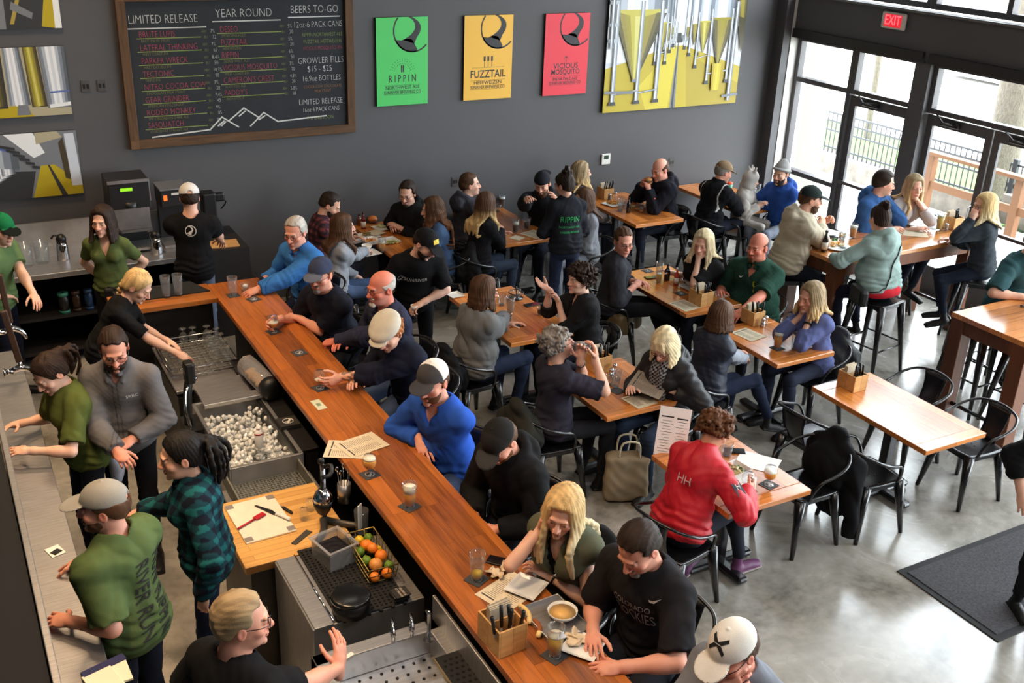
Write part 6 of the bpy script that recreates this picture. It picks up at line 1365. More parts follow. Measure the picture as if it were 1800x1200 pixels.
st_ = empty('paper_stack', at(98, 1065, 1.02), 0.15, 'stack of cream napkins with navy sleeve on the drip tray ledge', 'napkins'); st_.location = (0.34, 4.95, 1.0); MB().box((0, 0, 0.012), (0.16, 0.2, 0.024), rz=0.1, bev=0.002).box((0.1, 0.03, 0.006), (0.1, 0.17, 0.012), rz=-0.1).build('paper', mat('cream_paper', (236, 220, 190), rough=0.9), st_); MB().box((0.04, 0.12, 0.01), (0.24, 0.05, 0.03), rz=0.12).build('navy_sleeve', mat('navy_card', (36, 38, 78), rough=0.6), st_)
cd = empty('card', (0.27, 6.35, 1.0), 0.3, 'white card with dark print on the drip tray ledge', 'card'); MB().box((0, 0, 0.003), (0.09, 0.12, 0.005)).build('card', WPAPER, cd); MB().box((0.0, -0.015, 0.0065), (0.06, 0.05, 0.002), rz=0.3).build('print', INK, cd)
# bar coordinates read off image pixels for a higher camera: rescaled to the final height
_r = lambda o: o.name.split('.')[0]
for o in [o for o in COL.objects if o.parent is None and o.type in ('MESH', 'EMPTY')]:
    n = _r(o)
    if n in ('bar_counter', 'glass_station', 'dump_sink', 'ice_bin', 'drainboard_cabinet', 'prep_counter', 'bar_fridge', 'bar_sink', 'speed_shelf', 'beer_tower', 'back_counter', 'side_station', 'service_mat'):
        shrink(o, KB if n == 'bar_counter' else KU, 1.0)
    elif n in ('tap_wall', 'drip_tray'): shrink(o, 0.82, 1.0)
    elif n in ('beer_tap', 'paper_stack') or (n == 'card' and abs(o.location.x-0.27) < 1e-4): shrink(o, 0.82)
    elif n in ('bar_mat', 'glass_rack', 'tulip_glass', 'wash_rack', 'cutting_board', 'fruit_basket', 'lime', 'lemon', 'orange', 'perforated_drain', 'straw_dispenser', 'coaster_tray', 'coffee_brewer', 'coffee_grinder', 'receipt_printer') or (n == 'bottle' and o.location.y > 9):
        z0 = {'lime': 0.81, 'lemon': 0.81, 'orange': 0.81, 'tulip_glass': 0.742}.get(n)
        z = o.location.z; shrink(o, KU)
        if z0: o.location.z = z0+(z-z0)*KU
    elif n in ('pour_bottle', 'chef_knife', 'spatula', 'paring_knife', 'citrus_press', 'jar', 'bottle_opener', 'storage_tub', 'utensil_canister', 'mixing_glass', 'black_crock', 'pitcher', 'vacuum_jug', 'serving_board', 'wipe_box', 'coaster', 'card'):
        o.scale = (KU,)*3
        if n == 'coaster': o.location.z = 0.812+(o.location.z-0.812)*KU

# ---------------------------------------------------------------- everyone in the room
NAVY = (26, 30, 48); BLK_ = (20, 20, 22); JEAN = (44, 58, 88); GREEN = (86, 98, 56)
def seated(kind, rec, lab, back=0.02, yaw=None):
    F = rec['F'] if yaw is None else np.array([math.cos(math.radians(yaw)), math.sin(math.radians(yaw)), 0])
    p = rec['hip']-F*back; put(kind, p[0], p[1], math.degrees(math.atan2(F[1], F[0])), lab)
def river_logo(rec, part_, o, right, up, size, m):
    V, Fs = [], []
    n = 28
    for k in range(n):
        a = 2*PI*k/n; V += [(size*math.cos(a), size*math.sin(a), 0), (size*0.86*math.cos(a), size*0.86*math.sin(a), 0)]
    for k in range(n): q = (k+1) % n; Fs.append((2*k, 2*q, 2*q+1, 2*k+1))
    l = catmull([np.array(p) for p in ((-0.25, 0.8), (0.1, 0.5), (0.18, 0.2), (-0.2, -0.1), (-0.72, -0.4))], 4); r = catmull([np.array(p) for p in ((-0.05, 0.84), (0.4, 0.5), (0.46, 0.1), (0.2, -0.3), (0.05, -0.82))], 4)
    b = len(V)
    for p, q in zip(l, r): V += [(p[0]*size, p[1]*size, 0), (q[0]*size, q[1]*size, 0)]
    for i in range(len(l)-1): Fs.append((b+2*i, b+2*i+1, b+2*i+3, b+2*i+2))
    return decal(rec, part_, V, Fs, o, right, up, m, 'emblem', 0.004)
def write(rec, part_, txt, o, right, up, size, m, sx=0.8, name='lettering'):
    V, Fs = text_mesh(txt, size, 0.0, 'CENTER', sx); return decal(rec, part_, V, Fs, o, right, up, m, name, 0.004, subdiv=size*0.6)
PW = mat('print_white', (214, 212, 208), rough=0.8); PD = mat('print_dark', (34, 36, 28), rough=0.85); PG = mat('print_green', (52, 168, 96), rough=0.8); PGR = mat('print_grey', (150, 150, 152), rough=0.8)
def back_o(r, up_=0.0, rt=0.0, dep=0.14): return r['nb']-r['Fc']*dep-r['T']*(0.16-up_)+r['Rt']*rt
def chest_o(r, up_=0.0, rt=0.0, dep=0.16): return r['nb']+r['Fc']*dep-r['T']*(0.17-up_)+r['Rt']*rt

def grab(px, py, zt, dirw, left=False, up=0.055, back=0.085, off=0.048):
    """a hand closing round a glass that stands at pixel px, py: where the wrist goes and how the hand points"""
    g = at(px, py, zt); d = nrm([math.cos(math.radians(dirw)), math.sin(math.radians(dirw)), -0.12]); n = nrm(np.cross(d, [0, 0, 1.0]))*(1 if left else -1)
    return ('w', *(g-d*back-n*off+np.array([0, 0, up]))), dict(curl=0.5, dw=tuple(d), nw=tuple(n))
# ---- bar staff
r = person('woman in olive v-neck shirt with shoulder length dark hair facing us at the back counter', (180, 388), 'stand', 248, s=0.96, sex='f', lean=2, hy=238, hp=6, hair=('long', 'dark', None, 0.13), top=dict(col=GREEN, neck='v', hem=0.04), pants=(26, 26, 30), lh=('l', -0.12, -0.10, 0.93), rh=('l', -0.12, 0.10, 0.93), le=(-0.6, -1, 0), re=(-0.6, 1, 0), vox=0.0055, skin='fair')
m = MB(); m.box((0, 0, 0), (0.20, 0.05, 0.14), bev=0.02).tube([(-0.15, -0.08, 0.06), (0, 0.02, 0.07), (0.15, -0.08, 0.06)], 0.012, 6); q = m.build('waist_pouch', mat('pouch_black', (14, 14, 16), rough=0.6), r['root']); q.location = [*(np.array([0, 0, 0.90])+r['F']*0.15-r['R']*0.06)]; q.rotation_euler = (0, 0, math.radians(248-90))
r = person('man in black T-shirt and white cap seen from behind at the back counter', (333, 347), 'stand', 72, s=1.0, lean=3, hy=80, hp=14, hair=('short', 'dark'), cap=('cap', (226, 222, 216), (214, 212, 208)), top=dict(col=BLK_, sleeve='short', loose=0.012, hem=0.12), pants=(96, 104, 124), rh=('p', 392, 428, 1.0), lh=('p', 316, 410, 1.05), vox=0.0055)
river_logo(r, 'shirt', back_o(r, 0.06), r['Rt'], r['T'], 0.05, PW)
r = person('man with green and black cap cropped by the left edge, green shirt, arm swinging out', (4, 402), 'stand', 330, s=0.98, lean=10, hy=300, hp=15, hair=('short', 'brown'), cap=('cap', (24, 110, 66), (24, 110, 66), (16, 22, 20)), top=dict(col=(98, 124, 80), loose=0.01, hem=0.08), pants=NAVY, lh=('p', 72, 542, 0.98), rh=('p', 8, 520, 1.0), vox=0.0055, skin='fair')
r = person('woman with strawberry blond braid in black T-shirt bending over the glass rack', (242, 502), 'stand', 338, s=0.94, sex='f', lean=30, hy=330, hp=38, hair=('braid', 'blond'), top=dict(col=BLK_, sleeve='short', slen=0.8), pants=(26, 28, 34), rh=('p', 322, 628, 0.90), lh=('p', 296, 600, 0.92), vox=0.005, skin='fair')
r = person('bearded man in grey work shirt and glasses standing with hands together behind the bar', (200, 612), 'stand', 250, s=1.02, lean=5, hy=262, hp=24, hair=('short', 'dark'), beard=('full', 'dark'), glasses=(60, 44, 34), top=dict(col=(104, 102, 104), sleeve='long', neck='shirt', vdeep=0.5, loose=0.012, hem=0.12), pants=(22, 22, 26), rh=('p', 205, 792, 1.04), lh=('p', 232, 772, 1.06), rhand=dict(curl=0.6), lhand=dict(curl=0.5), vox=0.005, skin='ruddy')
write(r, 'shirt', 'SRBC', chest_o(r, 0.02, -0.09), -r['Rt'], r['T'], 0.034, PW, 0.9)
r = person('young woman with dark ponytail in olive T-shirt working at the beer taps', (88, 655), 'stand', 196, s=0.95, sex='f', w=1.08, lean=8, hy=205, hp=34, hair=('pony', 'dark', None, 0.2), top=dict(col=(84, 94, 46), sleeve='short', slen=0.8, loose=0.014, hem=0.1), pants=(26, 28, 36), lh=('p', 52, 792, 1.10), rh=('p', 32, 745, 1.12), le=(-0.4, -0.8, -0.6), vox=0.005, skin='fair')
m = MB(); m.tube([(0, 0, 0), (0.02, -0.01, -0.1), (0.0, -0.02, -0.2)], [0.03, 0.05, 0.03], 8, sub=3); q = m.build('towel', mat('bar_towel', (186, 190, 206), rough=0.95, vary=0.2, vscale=12), r['root']); q.location = [*(np.array([0, 0, 0.88])-r['F']*0.12-r['R']*0.12)]
r = person('woman in dark teal plaid shirt with long dark ponytail seen from behind', (318, 800), 'stand', 168, s=0.97, sex='f', w=1.02, lean=3, hy=172, hp=10, hair=('pony', 'black', None, 0.24), top=dict(col=plaid((30, 96, 100), (22, 56, 66), (18, 24, 36), 0.075), sleeve='long', neck='collar', loose=0.016, hem=0.14), pants=(34, 42, 62), rh=('p', 245, 900, 1.02), lh=('l', 0.02, -0.27, 0.86), rhand=dict(curl=0.4), vox=0.005, skin='light')
r = person('bearded man in grey baseball cap and olive T-shirt with dark lettering down the back', (182, 890), 'stand', 128, s=1.0, lean=4, hy=160, hp=4, hair=('short', 'brown'), beard=('short', 'brown'), cap=('cap', (148, 146, 140), (148, 146, 140)), top=dict(col=(82, 100, 60), sleeve='short', slen=0.85, loose=0.022, hem=0.2), pants=(28, 32, 44), rh=('p', 135, 990, 1.04), lh=('p', 122, 1092, 1.07), le=(-0.1, -0.15, -1), vox=0.0048, skin='ruddy')
V, Fs = text_mesh('RUN RIPPIN\nRIVER RUN', 0.115, 0.0, 'LEFT', 0.72, -0.012); decal(r, 'shirt', [(v[0]-0.20, v[1]+0.0, 0) for v in V], Fs, back_o(r, -0.13, 0.02), nrm(-r['T']*0.98-r['Rt']*0.15), nrm(r['Rt']), PD, 'lettering', 0.004, 0.05)
r = person('man with short light brown hair and glasses at the bottom edge raising a hand', (425, 1090), 'stand', 30, s=1.0, lean=6, hy=-8, hp=6, hair=('short', 'ash'), glasses=(24, 22, 22), top=dict(col=BLK_, sleeve='short', loose=0.014, hem=0.1), pants=NAVY, rh=('p', 602, 1172, 1.10), lh=('l', 0.2, -0.25, 0.95), re=(-0.3, 0.8, -0.7), rhand=dict(curl=0.25, d=(0.5, -0.3, 0.8), n=(0.2, -1, 0)), vox=0.0048, skin='ruddy')
river_logo(r, 'shirt', back_o(r, 0.04), r['Rt'], r['T'], 0.055, PW)

# ---- bar patrons
P1 = r = person('grey haired man with glasses in bright blue shirt at the far end of the bar', (519, 408), 'stool', 206, s=1.0, lean=12, hy=222, hp=14, hair=('short', 'silver'), glasses=(90, 90, 96), top=dict(col=(58, 118, 190), sleeve='long', neck='shirt', vdeep=0.4, loose=0.016), pants=NAVY, lh=('p', 446, 512, 1.085), rh=('p', 466, 490, 1.10), rhand=dict(curl=0.5), lhand=dict(curl=0.35), vox=0.0052, skin='ruddy'); seated('b', r, 'tall black chair under the grey haired man in bright blue shirt')
G1 = grab(481, 583, 1.054, 200)
r = person('heavy man in navy cap and dark navy T-shirt holding a small beer glass', (563, 482), 'stool', 200, s=1.0, w=1.16, belly=0.05, lean=16, hy=224, hp=8, hair=('short', 'brown'), beard=('goatee', 'grey'), glasses=(120, 116, 110), cap=('cap', (58, 66, 90), (52, 60, 84), (92, 98, 116)), top=dict(col=(26, 30, 42), sleeve='short', slen=0.78, loose=0.012), pants=(34, 36, 44), rh=G1[0], lh=('p', 527, 560, 1.09), le=(0.2, -1, -0.8), rhand=G1[1], vox=0.0048, skin='ruddy'); seated('b', r, 'tall black chair under the heavy man in navy cap')
r = person('bald man with grey goatee and glasses in dark navy shirt, fist on the bar', (670, 506), 'stool', 188, s=1.02, w=1.1, belly=0.04, lean=10, hy=192, hp=6, hair=('bald', 'silver'), beard=('goatee', 'silver'), glasses=(130, 112, 80), top=dict(col=(44, 46, 66), sleeve='long', neck='shirt', vdeep=0.4, loose=0.014), pants=(60, 74, 100), lh=('p', 580, 602, 1.09), rh=('l', 0.34, 0.2, 1.09), lhand=dict(curl=0.95), vox=0.0048, skin=(214, 128, 106)); seated('b', r, 'tall black chair under the bald man with grey goatee')
G1 = grab(563, 682, 1.054, 196, True)
r = person('man in pale flat cap and navy fleece bent over a small beer glass', (682, 583), 'stool', 196, s=0.99, w=1.05, lean=22, hy=212, hp=36, hair=('curly', 'red', None, 0.88), cap=('flat', (196, 190, 176), (196, 190, 176)), top=dict(col=(26, 30, 46), sleeve='threeq', neck='high', loose=0.018), pants=(84, 98, 122), lh=G1[0], rh=('l', 0.4, 0.16, 1.09), le=(0, -1, -0.9), lhand=G1[1], extra=dict(tattoo='l'), vox=0.0048, skin='light'); seated('b', r, 'tall black chair under the man in pale flat cap')
P5 = r = person('bearded man in bright blue sweater and two tone trucker cap, arms folded on bar', (760, 670), 'stool', 202, s=1.04, w=1.08, lean=15, hy=214, hp=12, hair=('short', 'brown'), beard=('short', 'chestnut'), cap=('cap', (66, 64, 66), (222, 220, 218), (62, 62, 68)), top=dict(col=(44, 88, 186), sleeve='long', neck='v', vdeep=0.55, loose=0.012), pants=(62, 78, 108), rh=('p', 738, 772, 1.10), lh=('p', 718, 752, 1.09), re=(0.0, 1, -0.7), le=(0.1, -1, -0.7), rhand=dict(curl=0.3, d=(0.4, -0.8, -0.45)), vox=0.0046, skin='ruddy'); seated('b', r, 'tall black chair under the man in bright blue sweater')
r = person('man in black cap and black hooded sweatshirt looking down into his lap', (878, 775), 'stool', 200, s=1.0, w=1.05, lean=16, hy=206, hp=42, hair=('short', 'brown'), beard=('short', 'chestnut'), cap=('cap', (38, 36, 36), (30, 29, 29), (60, 60, 62)), top=dict(col=(22, 22, 24), sleeve='long', neck='hood', loose=0.022), pants=(30, 32, 42), rh=('l', 0.3, 0.1, 0.98), lh=('l', 0.3, -0.08, 0.98), vox=0.0048, skin='ruddy'); seated('b', r, 'tall black chair under the man in black hooded sweatshirt')
B7 = r = person('blonde woman in black top and olive vest resting her head on her fist', (990, 897), 'stool', 206, s=0.96, sex='f', w=1.04, lean=12, hy=222, hp=20, hr=-8, hair=('long', 'blond', 'pale', 0.27), top=dict(col=(20, 20, 22), sleeve='none', neck='v', vdeep=1.0), over=dict(col=(92, 94, 76), sleeve='none', neck='v', vdeep=1.9, name='vest', loose=0.0, wrinkle=0.3), pants=(40, 46, 60), rh=('h', 0.088, 0.05, -0.13), lh=('p', 962, 1010, 1.085), re=(0.5, 0.5, -1), le=(-0.1, -1, -0.6), rhand=dict(curl=0.9, d=(-0.05, -0.15, 1), n=(0.0, -1, 0.2)), lhand=dict(curl=0.35), vox=0.0045, skin='fair'); seated('b', r, 'tall black chair under the blonde woman in olive vest')
m = MB(); A = r['arms']['l']; wp = A[2]+(A[1]-A[2])*0.16-r['loc']; dd = nrm(A[1]-A[2]); X_ = axes(dd); M4 = np.eye(4); M4[:3, :3] = X_[:, [0, 2, 1]]; M4[:3, 3] = wp; m.torus((0, 0, 0), 0.029, 0.006, 18, 6, 0, Matrix(M4.tolist())); zc = wp+X_[:, 2]*0.033; m.lathe([(0.019, 0), (0.019, 0.008), (1e-5, 0.009)], tuple(zc), 16, 1); m.build('wristwatch', [BLACK, CHROME], r['root'])
B8 = r = person('dark haired man with grey chin beard in black sports T-shirt with grey lettering', (1122, 962), 'stool', 196, s=1.04, w=1.12, lean=12, hy=196, hp=36, hair=('short', 'dark'), beard=('goatee', 'grey'), top=dict(col=(34, 33, 36), sleeve='short', slen=0.85, loose=0.014), pants=(34, 36, 46), rh=('p', 1042, 1112, 1.07), lh=('p', 1090, 1172, 1.07), le=(-0.2, -1, -0.5), vox=0.0045, skin='ruddy'); seated('b', r, 'tall black chair under the man in the grey lettered sports T-shirt')
o = chest_o(r, -0.04); write(r, 'shirt', 'COLORADO', o+r['T']*0.07, -r['Rt'], r['T'], 0.05, PGR, 0.75); write(r, 'shirt', 'ROCKIES', o-r['T']*0.0-r['Rt']*0.012, -r['Rt'], r['T'], 0.10, PGR, 0.55); V = [(0, 0, 0), (0.012, 0.006, 0), (0.045, 0.026, 0), (0.016, -0.006, 0), (-0.004, -0.006, 0), (-0.012, 0.008, 0)]; decal(r, 'shirt', V, [(5, 0, 1), (5, 4, 0), (0, 4, 3), (0, 3, 2), (0, 2, 1)], chest_o(r, 0.10, -0.11), -r['Rt'], r['T'], PW, 'emblem')
r = person('man in white cap and grey sweater at the bottom edge, hand at his face', (1287, 1142), 'stool', 196, s=1.0, w=1.05, lean=14, hy=190, hp=26, hair=('short', 'brown'), beard=('goatee', 'brown'), glasses=(40, 34, 30), cap=('cap', (234, 228, 220), (230, 226, 218)), top=dict(col=(128, 132, 142), sleeve='long', neck='collar', loose=0.014), pants=NAVY, rh=('h', -0.02, 0.13, -0.115), lh=('l', 0.36, -0.1, 1.08), re=(0.4, 0.8, -1), rhand=dict(curl=0.5, n=(-1, 0, 0)), vox=0.0045, skin='ruddy'); seated('b', r, 'tall black chair under the man in white cap at the bottom')
cap_ = r['cap']; o = r['hc']+r['HR']@np.array([0.0, 0.055, 0.115]); rg = -r['HR'][:, 0]; upv = nrm(r['HR'][:, 2]*0.55-r['HR'][:, 1]*0.85)
arc1 = lambda sg: [(1.5*a, 1.5*b, 0) for a, b, _ in [(-0.022*1, sg*0.026, 0), (-0.012, sg*0.016, 0), (0, sg*0.006, 0), (0.012, sg*0.016, 0), (0.022, sg*0.026, 0), (0.026, sg*0.016, 0), (0.012, sg*0.001, 0), (-0.012, sg*0.001, 0), (-0.026, sg*0.016, 0)]]
for sg in (-1, 1): decal(r, 'cap', arc1(sg), [(0, 1, 7, 8), (1, 2, 7), (2, 6, 7), (2, 3, 6), (3, 4, 5, 6)], o, rg, upv, INK, 'emblem', 0.003)
# ---- waiters between the tables
r = person('waiter in black cap with yellow patch and black T-shirt leaning between the tables', (748, 428), 'stand', 256, s=0.98, lean=22, hy=300, hp=36, hair=('short', 'dark'), beard=('short', 'dark'), cap=('cap', (26, 26, 28), (22, 22, 24)), top=dict(col=(20, 20, 22), sleeve='short', slen=0.8, loose=0.014, hem=0.1), pants=(20, 20, 24), rh=('p', 704, 508, 1.0), lh=('p', 742, 532, 0.96), rhand=dict(curl=0.5), lhand=dict(curl=0.6), vox=0.0055, skin='fair')
write(r, 'shirt', 'SUNRIVER', chest_o(r, 0.0, 0.03), -r['Rt'], r['T'], 0.06, PW, 0.75); river_logo(r, 'shirt', chest_o(r, 0.0, 0.15), -r['Rt'], r['T'], 0.035, PW)
decal(r, 'cap', [(-0.03, -0.02, 0), (0.03, -0.02, 0), (0.03, 0.02, 0), (-0.03, 0.02, 0)], [(0, 1, 2, 3)], r['hc']+r['HR']@np.array([0.01, 0.07, 0.1]), -r['HR'][:, 0], nrm(r['HR'][:, 2]*0.6-r['HR'][:, 1]*0.8), mat('patch_yellow', (222, 190, 60), rough=0.7), 'patch', 0.006, 0.012)
for nm in 'rl':
    p = r['arms'][nm][2]+nrm(r['arms'][nm][3])*0.08; c_ = empty('ramekin', p-np.array([0, 0, 0.03]), 0, 'small white cup in the right hand of the waiter in black cap' if nm == 'r' else 'small white cup in the left hand of the waiter in black cap', 'cup'); MB().lathe([(0.022, 0), (0.034, 0.05), (0.031, 0.05), (0.02, 0.006)], seg=14).build('cup', WHITE, c_)
r = person('waitress in black sweatshirt with green lettering and jeans standing with her back to us', (992, 325), 'stand', 78, s=0.96, sex='f', w=1.0, lean=2, hy=112, hp=16, hair=('bun', 'dark'), top=dict(col=(36, 38, 44), sleeve='long', loose=0.014, hem=0.02), pants=(46, 54, 78), rh=('l', 0.25, 0.06, 1.08), lh=('l', 0.25, -0.06, 1.08), vox=0.006)
write(r, 'shirt', 'RIPPIN', back_o(r, 0.0), r['Rt'], r['T'], 0.085, PG, 0.85); write(r, 'shirt', 'NORTHWEST ALE', back_o(r, -0.08), r['Rt'], r['T'], 0.03, PG, 0.9); write(r, 'shirt', 'SUNRIVER BREWING', back_o(r, -0.13), r['Rt'], r['T'], 0.028, PG, 0.8)
# ---- wall tables
r = person('man in red and black plaid shirt eating at the first wall table', (580, 360), 'sit', 350, s=1.0, lean=10, hy=335, hp=32, hair=('short', 'dark'), beard=('short', 'dark'), top=dict(col=plaid((122, 64, 70), (70, 44, 52), (44, 36, 44), 0.07), sleeve='long', neck='shirt', loose=0.012), rh=('p', 622, 408, 0.8), lh=('l', 0.4, -0.1, 0.8), vox=0.006); seated('c', r, 'black chair under the man in plaid shirt')
r = person('woman with long brown hair in light grey top reaching for a bowl', (603, 398), 'sit', 356, s=0.95, sex='f', lean=6, hy=352, hp=4, hair=('long', 'brown', None, 0.2), top=dict(col=(150, 154, 162), sleeve='long', neck='wide', loose=0.01), pants=(70, 88, 120), rh=('p', 650, 440, 0.83), lh=('p', 628, 486, 0.6), rhand=dict(curl=0.5), vox=0.0058, skin='fair'); seated('c', r, 'black chair under the woman in light grey top')
r = person('bearded young man with glasses in black hooded sweatshirt, hands at a basket', (716, 340), 'sit', 212, s=0.98, lean=10, hy=226, hp=16, hair=('thick', 'dark'), beard=('goatee', 'dark'), glasses=(110, 50, 44), top=dict(col=(26, 28, 28), sleeve='long', neck='hood', loose=0.016), rh=('p', 690, 396, 0.82), lh=('p', 706, 402, 0.82), vox=0.006, skin='fair'); seated('c', r, 'black chair under the young man with glasses')
r = person('woman with very long wavy brown hair and denim shirt seen from behind', (760, 368), 'sit', 158, s=0.95, sex='f', lean=8, hy=156, hp=10, hair=('wavy', 'brown', 'chestnut', 0.36), top=dict(col=(66, 88, 120), sleeve='long', neck='collar', loose=0.014), vox=0.006); seated('c', r, 'black chair with a dark coat under the long haired woman in denim shirt')
r = person('young man with brown quiff in grey hooded sweatshirt facing right in profile', (826, 324), 'sit', 2, s=1.0, lean=2, hy=345, hp=0, hair=('short', 'brown'), top=dict(col=(64, 64, 72), sleeve='long', neck='hood', loose=0.016), vox=0.006, skin='fair'); seated('c', r, 'black chair under the young man in grey hooded sweatshirt')
write(r, 'shirt', '||/', back_o(r, 0.03), r['Rt'], r['T'], 0.06, mat('print_cream', (190, 180, 150), rough=0.8), 0.8)
r = person('woman with dark to blond ombre hair in black sweater, jeans stretched to the right', (855, 360), 'sit', 12, s=0.97, sex='f', lean=8, hy=20, hp=6, hair=('long', 'brown', 'blond', 0.26, -0.02), glasses=(30, 28, 28), top=dict(col=(28, 28, 32), sleeve='long', loose=0.012), pants=(50, 60, 76), rh=('p', 880, 405, 0.86), lh=('l', 0.38, -0.1, 0.82), vox=0.006); seated('c', r, 'black chair under the woman with ombre hair')
r = person('man with long beard and black cap reading a menu at the wall', (953, 322), 'sit', 216, s=1.04, w=1.1, lean=6, hy=228, hp=22, hair=('short', 'brown'), beard=('long', 'brown'), cap=('capback', (40, 42, 48), (34, 36, 42)), top=dict(col=(32, 34, 38), sleeve='long', neck='hood', loose=0.016), rh=('p', 926, 350, 1.17), lh=('p', 982, 356, 1.13), rhand=dict(curl=0.5), vox=0.006); seated('c', r, 'black chair under the long bearded man reading a menu')
r = person('woman with brown hair in grey long sleeved top sitting behind the standing waitress', (1026, 352), 'sit', 170, s=0.94, sex='f', lean=4, hy=172, hp=8, hair=('long', 'brown', None, 0.16), top=dict(col=(124, 126, 132), sleeve='long', loose=0.012), pants=(140, 146, 158), lh=('p', 1006, 412, 0.80), rh=('l', 0.35, 0.1, 0.8), vox=0.006); seated('c', r, 'black chair under the woman in grey long sleeved top')
r = person('woman with tousled dark blond hair and brown jacket in profile facing right', (1022, 303), 'sit', 0, s=0.97, sex='f', lean=2, hy=350, hp=0, hair=('wavy', 'ash', 'blond', 0.16), top=dict(col=(78, 70, 68), sleeve='long', neck='hood', loose=0.018), vox=0.006, skin='fair'); seated('c', r, 'black chair under the woman with tousled dark blond hair')
B = r = person('balding man in black jacket biting a burger below the light switch', (1160, 298), 'sit', 178, s=1.02, w=1.05, lean=8, hy=188, hp=20, hair=('balding', 'brown'), top=dict(col=(28, 28, 36), sleeve='long', neck='hood', loose=0.02), rh=('p', 1130, 324, 1.02), lh=('p', 1140, 332, 1.02), rhand=dict(curl=0.5), lhand=dict(curl=0.5), vox=0.006, skin='ruddy'); seated('c', r, 'black chair under the balding man in black jacket')
r = person('man in khaki cap and black track jacket with white piping at the corner table', (1272, 302), 'sit', 6, s=1.0, w=1.08, lean=12, hy=352, hp=18, hair=('short', 'grey'), cap=('cap', (132, 110, 84), (126, 104, 80)), top=dict(col=(24, 24, 28), sleeve='long', neck='high', loose=0.018, two=(lambda L: (np.abs(np.abs(L[:, 0])-0.15) < 0.006) & (L[:, 2] > -0.3), (210, 208, 200))), rh=('p', 1308, 350, 0.86), lh=('p', 1284, 346, 0.82), rhand=dict(curl=0.8), vox=0.006, skin='ruddy', legs=(None, ((0.42, 0.2, 0.62), (0.72, 0.05, 0.34)))); seated('c', r, 'black chair under the man in khaki cap')
r = person('child in pale grey animal hood with little ears at the corner table', (1320, 316), 'sit', 300, s=0.72, sex='f', hipz=0.62, lean=4, hy=340, hp=12, hair=('short', 'blond'), top=dict(col=(176, 170, 164), sleeve='long', neck='hood', hoodup=True, loose=0.02), pants=(176, 170, 164), vox=0.006, skin='fair', rh=('l', 0.22, 0.05, 0.84), lh=('l', 0.22, -0.05, 0.84)); seated('c', r, 'black chair under the child in pale grey hood')
G = Sdf(); hh = lambda p: r['hc']+r['HR']@(np.array(p)*r['hs']); G.ell(hh((0, -0.015, 0.03)), np.array((0.097, 0.115, 0.115))*r['hs'], r['HR']); G.ell(hh((0, -0.02, -0.08)), np.array((0.1, 0.1, 0.08))*r['hs'], r['HR'], 0.04)
for g in (-1, 1): G.cone(hh((g*0.055, -0.01, 0.12)), hh((g*0.075, -0.01, 0.185)), 0.026, 0.008, k=0.012); G.cone(hh((0, -0.04-0.03*g, 0.13)), hh((0, -0.05-0.04*g, 0.175)), 0.02, 0.006, k=0.01)
G.ell(hh((0, 0.1, -0.02)), np.array((0.062, 0.08, 0.082))*r['hs'], r['HR'], 0.01, 's'); V, Q = G.mesh(0.006); numesh('animal_hood', V-r['loc'], Q, CLOTH, r['root'], None, np.tile(C3((186, 180, 174)), (len(V), 1)))
r = person('smiling bearded man in grey knit beanie and royal blue hoodie, arms crossed on the table', (1373, 305), 'sit', 188, s=1.0, w=1.06, lean=10, hy=196, hp=8, hair=('short', 'dark'), beard=('full', 'dark'), cap=('beanie', (150, 148, 146), (150, 148, 146)), top=dict(col=(44, 78, 150), sleeve='long', neck='hood', loose=0.016), pants=(110, 116, 128), rh=('p', 1355, 362, 0.80), lh=('p', 1345, 348, 0.82), re=(0.3, 1, -0.5), le=(0.3, -1, -0.5), vox=0.006); seated('c', r, 'black chair under the man in royal blue hoodie')
# ---- middle tables
r = person('woman with shoulder length brown hair in grey knit sweater and dark jeans', (852, 512), 'sit', 8, s=0.98, sex='f', w=1.28, belly=0.03, lean=6, hy=352, hp=6, hair=('long', 'brown', None, 0.1), glasses=(70, 60, 50), top=dict(col=(108, 108, 108), sleeve='long', neck='wide', loose=0.014), pants=(38, 48, 70), rh=('p', 893, 552, 0.83), lh=('l', 0.42, -0.08, 0.82), re=(0.1, 0.9, -0.7), legs=(None, ((0.44, 0.16, 0.6), (0.38, 0.1, 0.12))), vox=0.0052, skin='light'); seated('c', r, 'black chair under the woman in grey knit sweater')
r = person('woman with short curly dark hair in black top gesturing with a raised palm', (1020, 490), 'sit', 170, s=0.97, sex='f', w=1.1, lean=6, hy=178, hp=2, hair=('curly', 'dark', None, 1.08), top=dict(col=(32, 32, 34), sleeve='elbow', neck='v', loose=0.014), rh=('p', 964, 508, 1.10), lh=('p', 982, 532, 0.98), re=(0.2, 0.3, -1), le=(0.2, -0.4, -1), rhand=dict(curl=0.15, d=(0.8, 0.2, 0.5), n=(0.4, -0.2, 1)), lhand=dict(curl=0.45, d=(0.3, 0.2, 1), n=(0.9, 0.2, 0)), vox=0.0052, skin='fair'); seated('c', r, 'black chair under the curly haired woman in black top')
r = person('man with grey brown hair and glasses in dark striped shirt sitting sideways', (1096, 424), 'sit', 322, s=1.02, w=1.06, lean=4, hy=258, hp=12, hair=('short', 'brown'), glasses=(90, 76, 70), top=dict(col=(50, 50, 56), sleeve='threeq', neck='shirt', vdeep=1.0, loose=0.016), pants=(28, 28, 32), rh=('p', 1114, 504, 0.80), lh=('p', 1124, 496, 0.80), rhand=dict(curl=0.5), lhand=dict(curl=0.5), vox=0.0052, skin='ruddy', legs=(((0.42, -0.12, 0.6), (0.55, -0.1, 0.12)), ((0.44, 0.12, 0.62), (0.75, 0.0, 0.42)))); seated('c', r, 'black chair with a tan bag under the man in dark striped shirt', yaw=350)
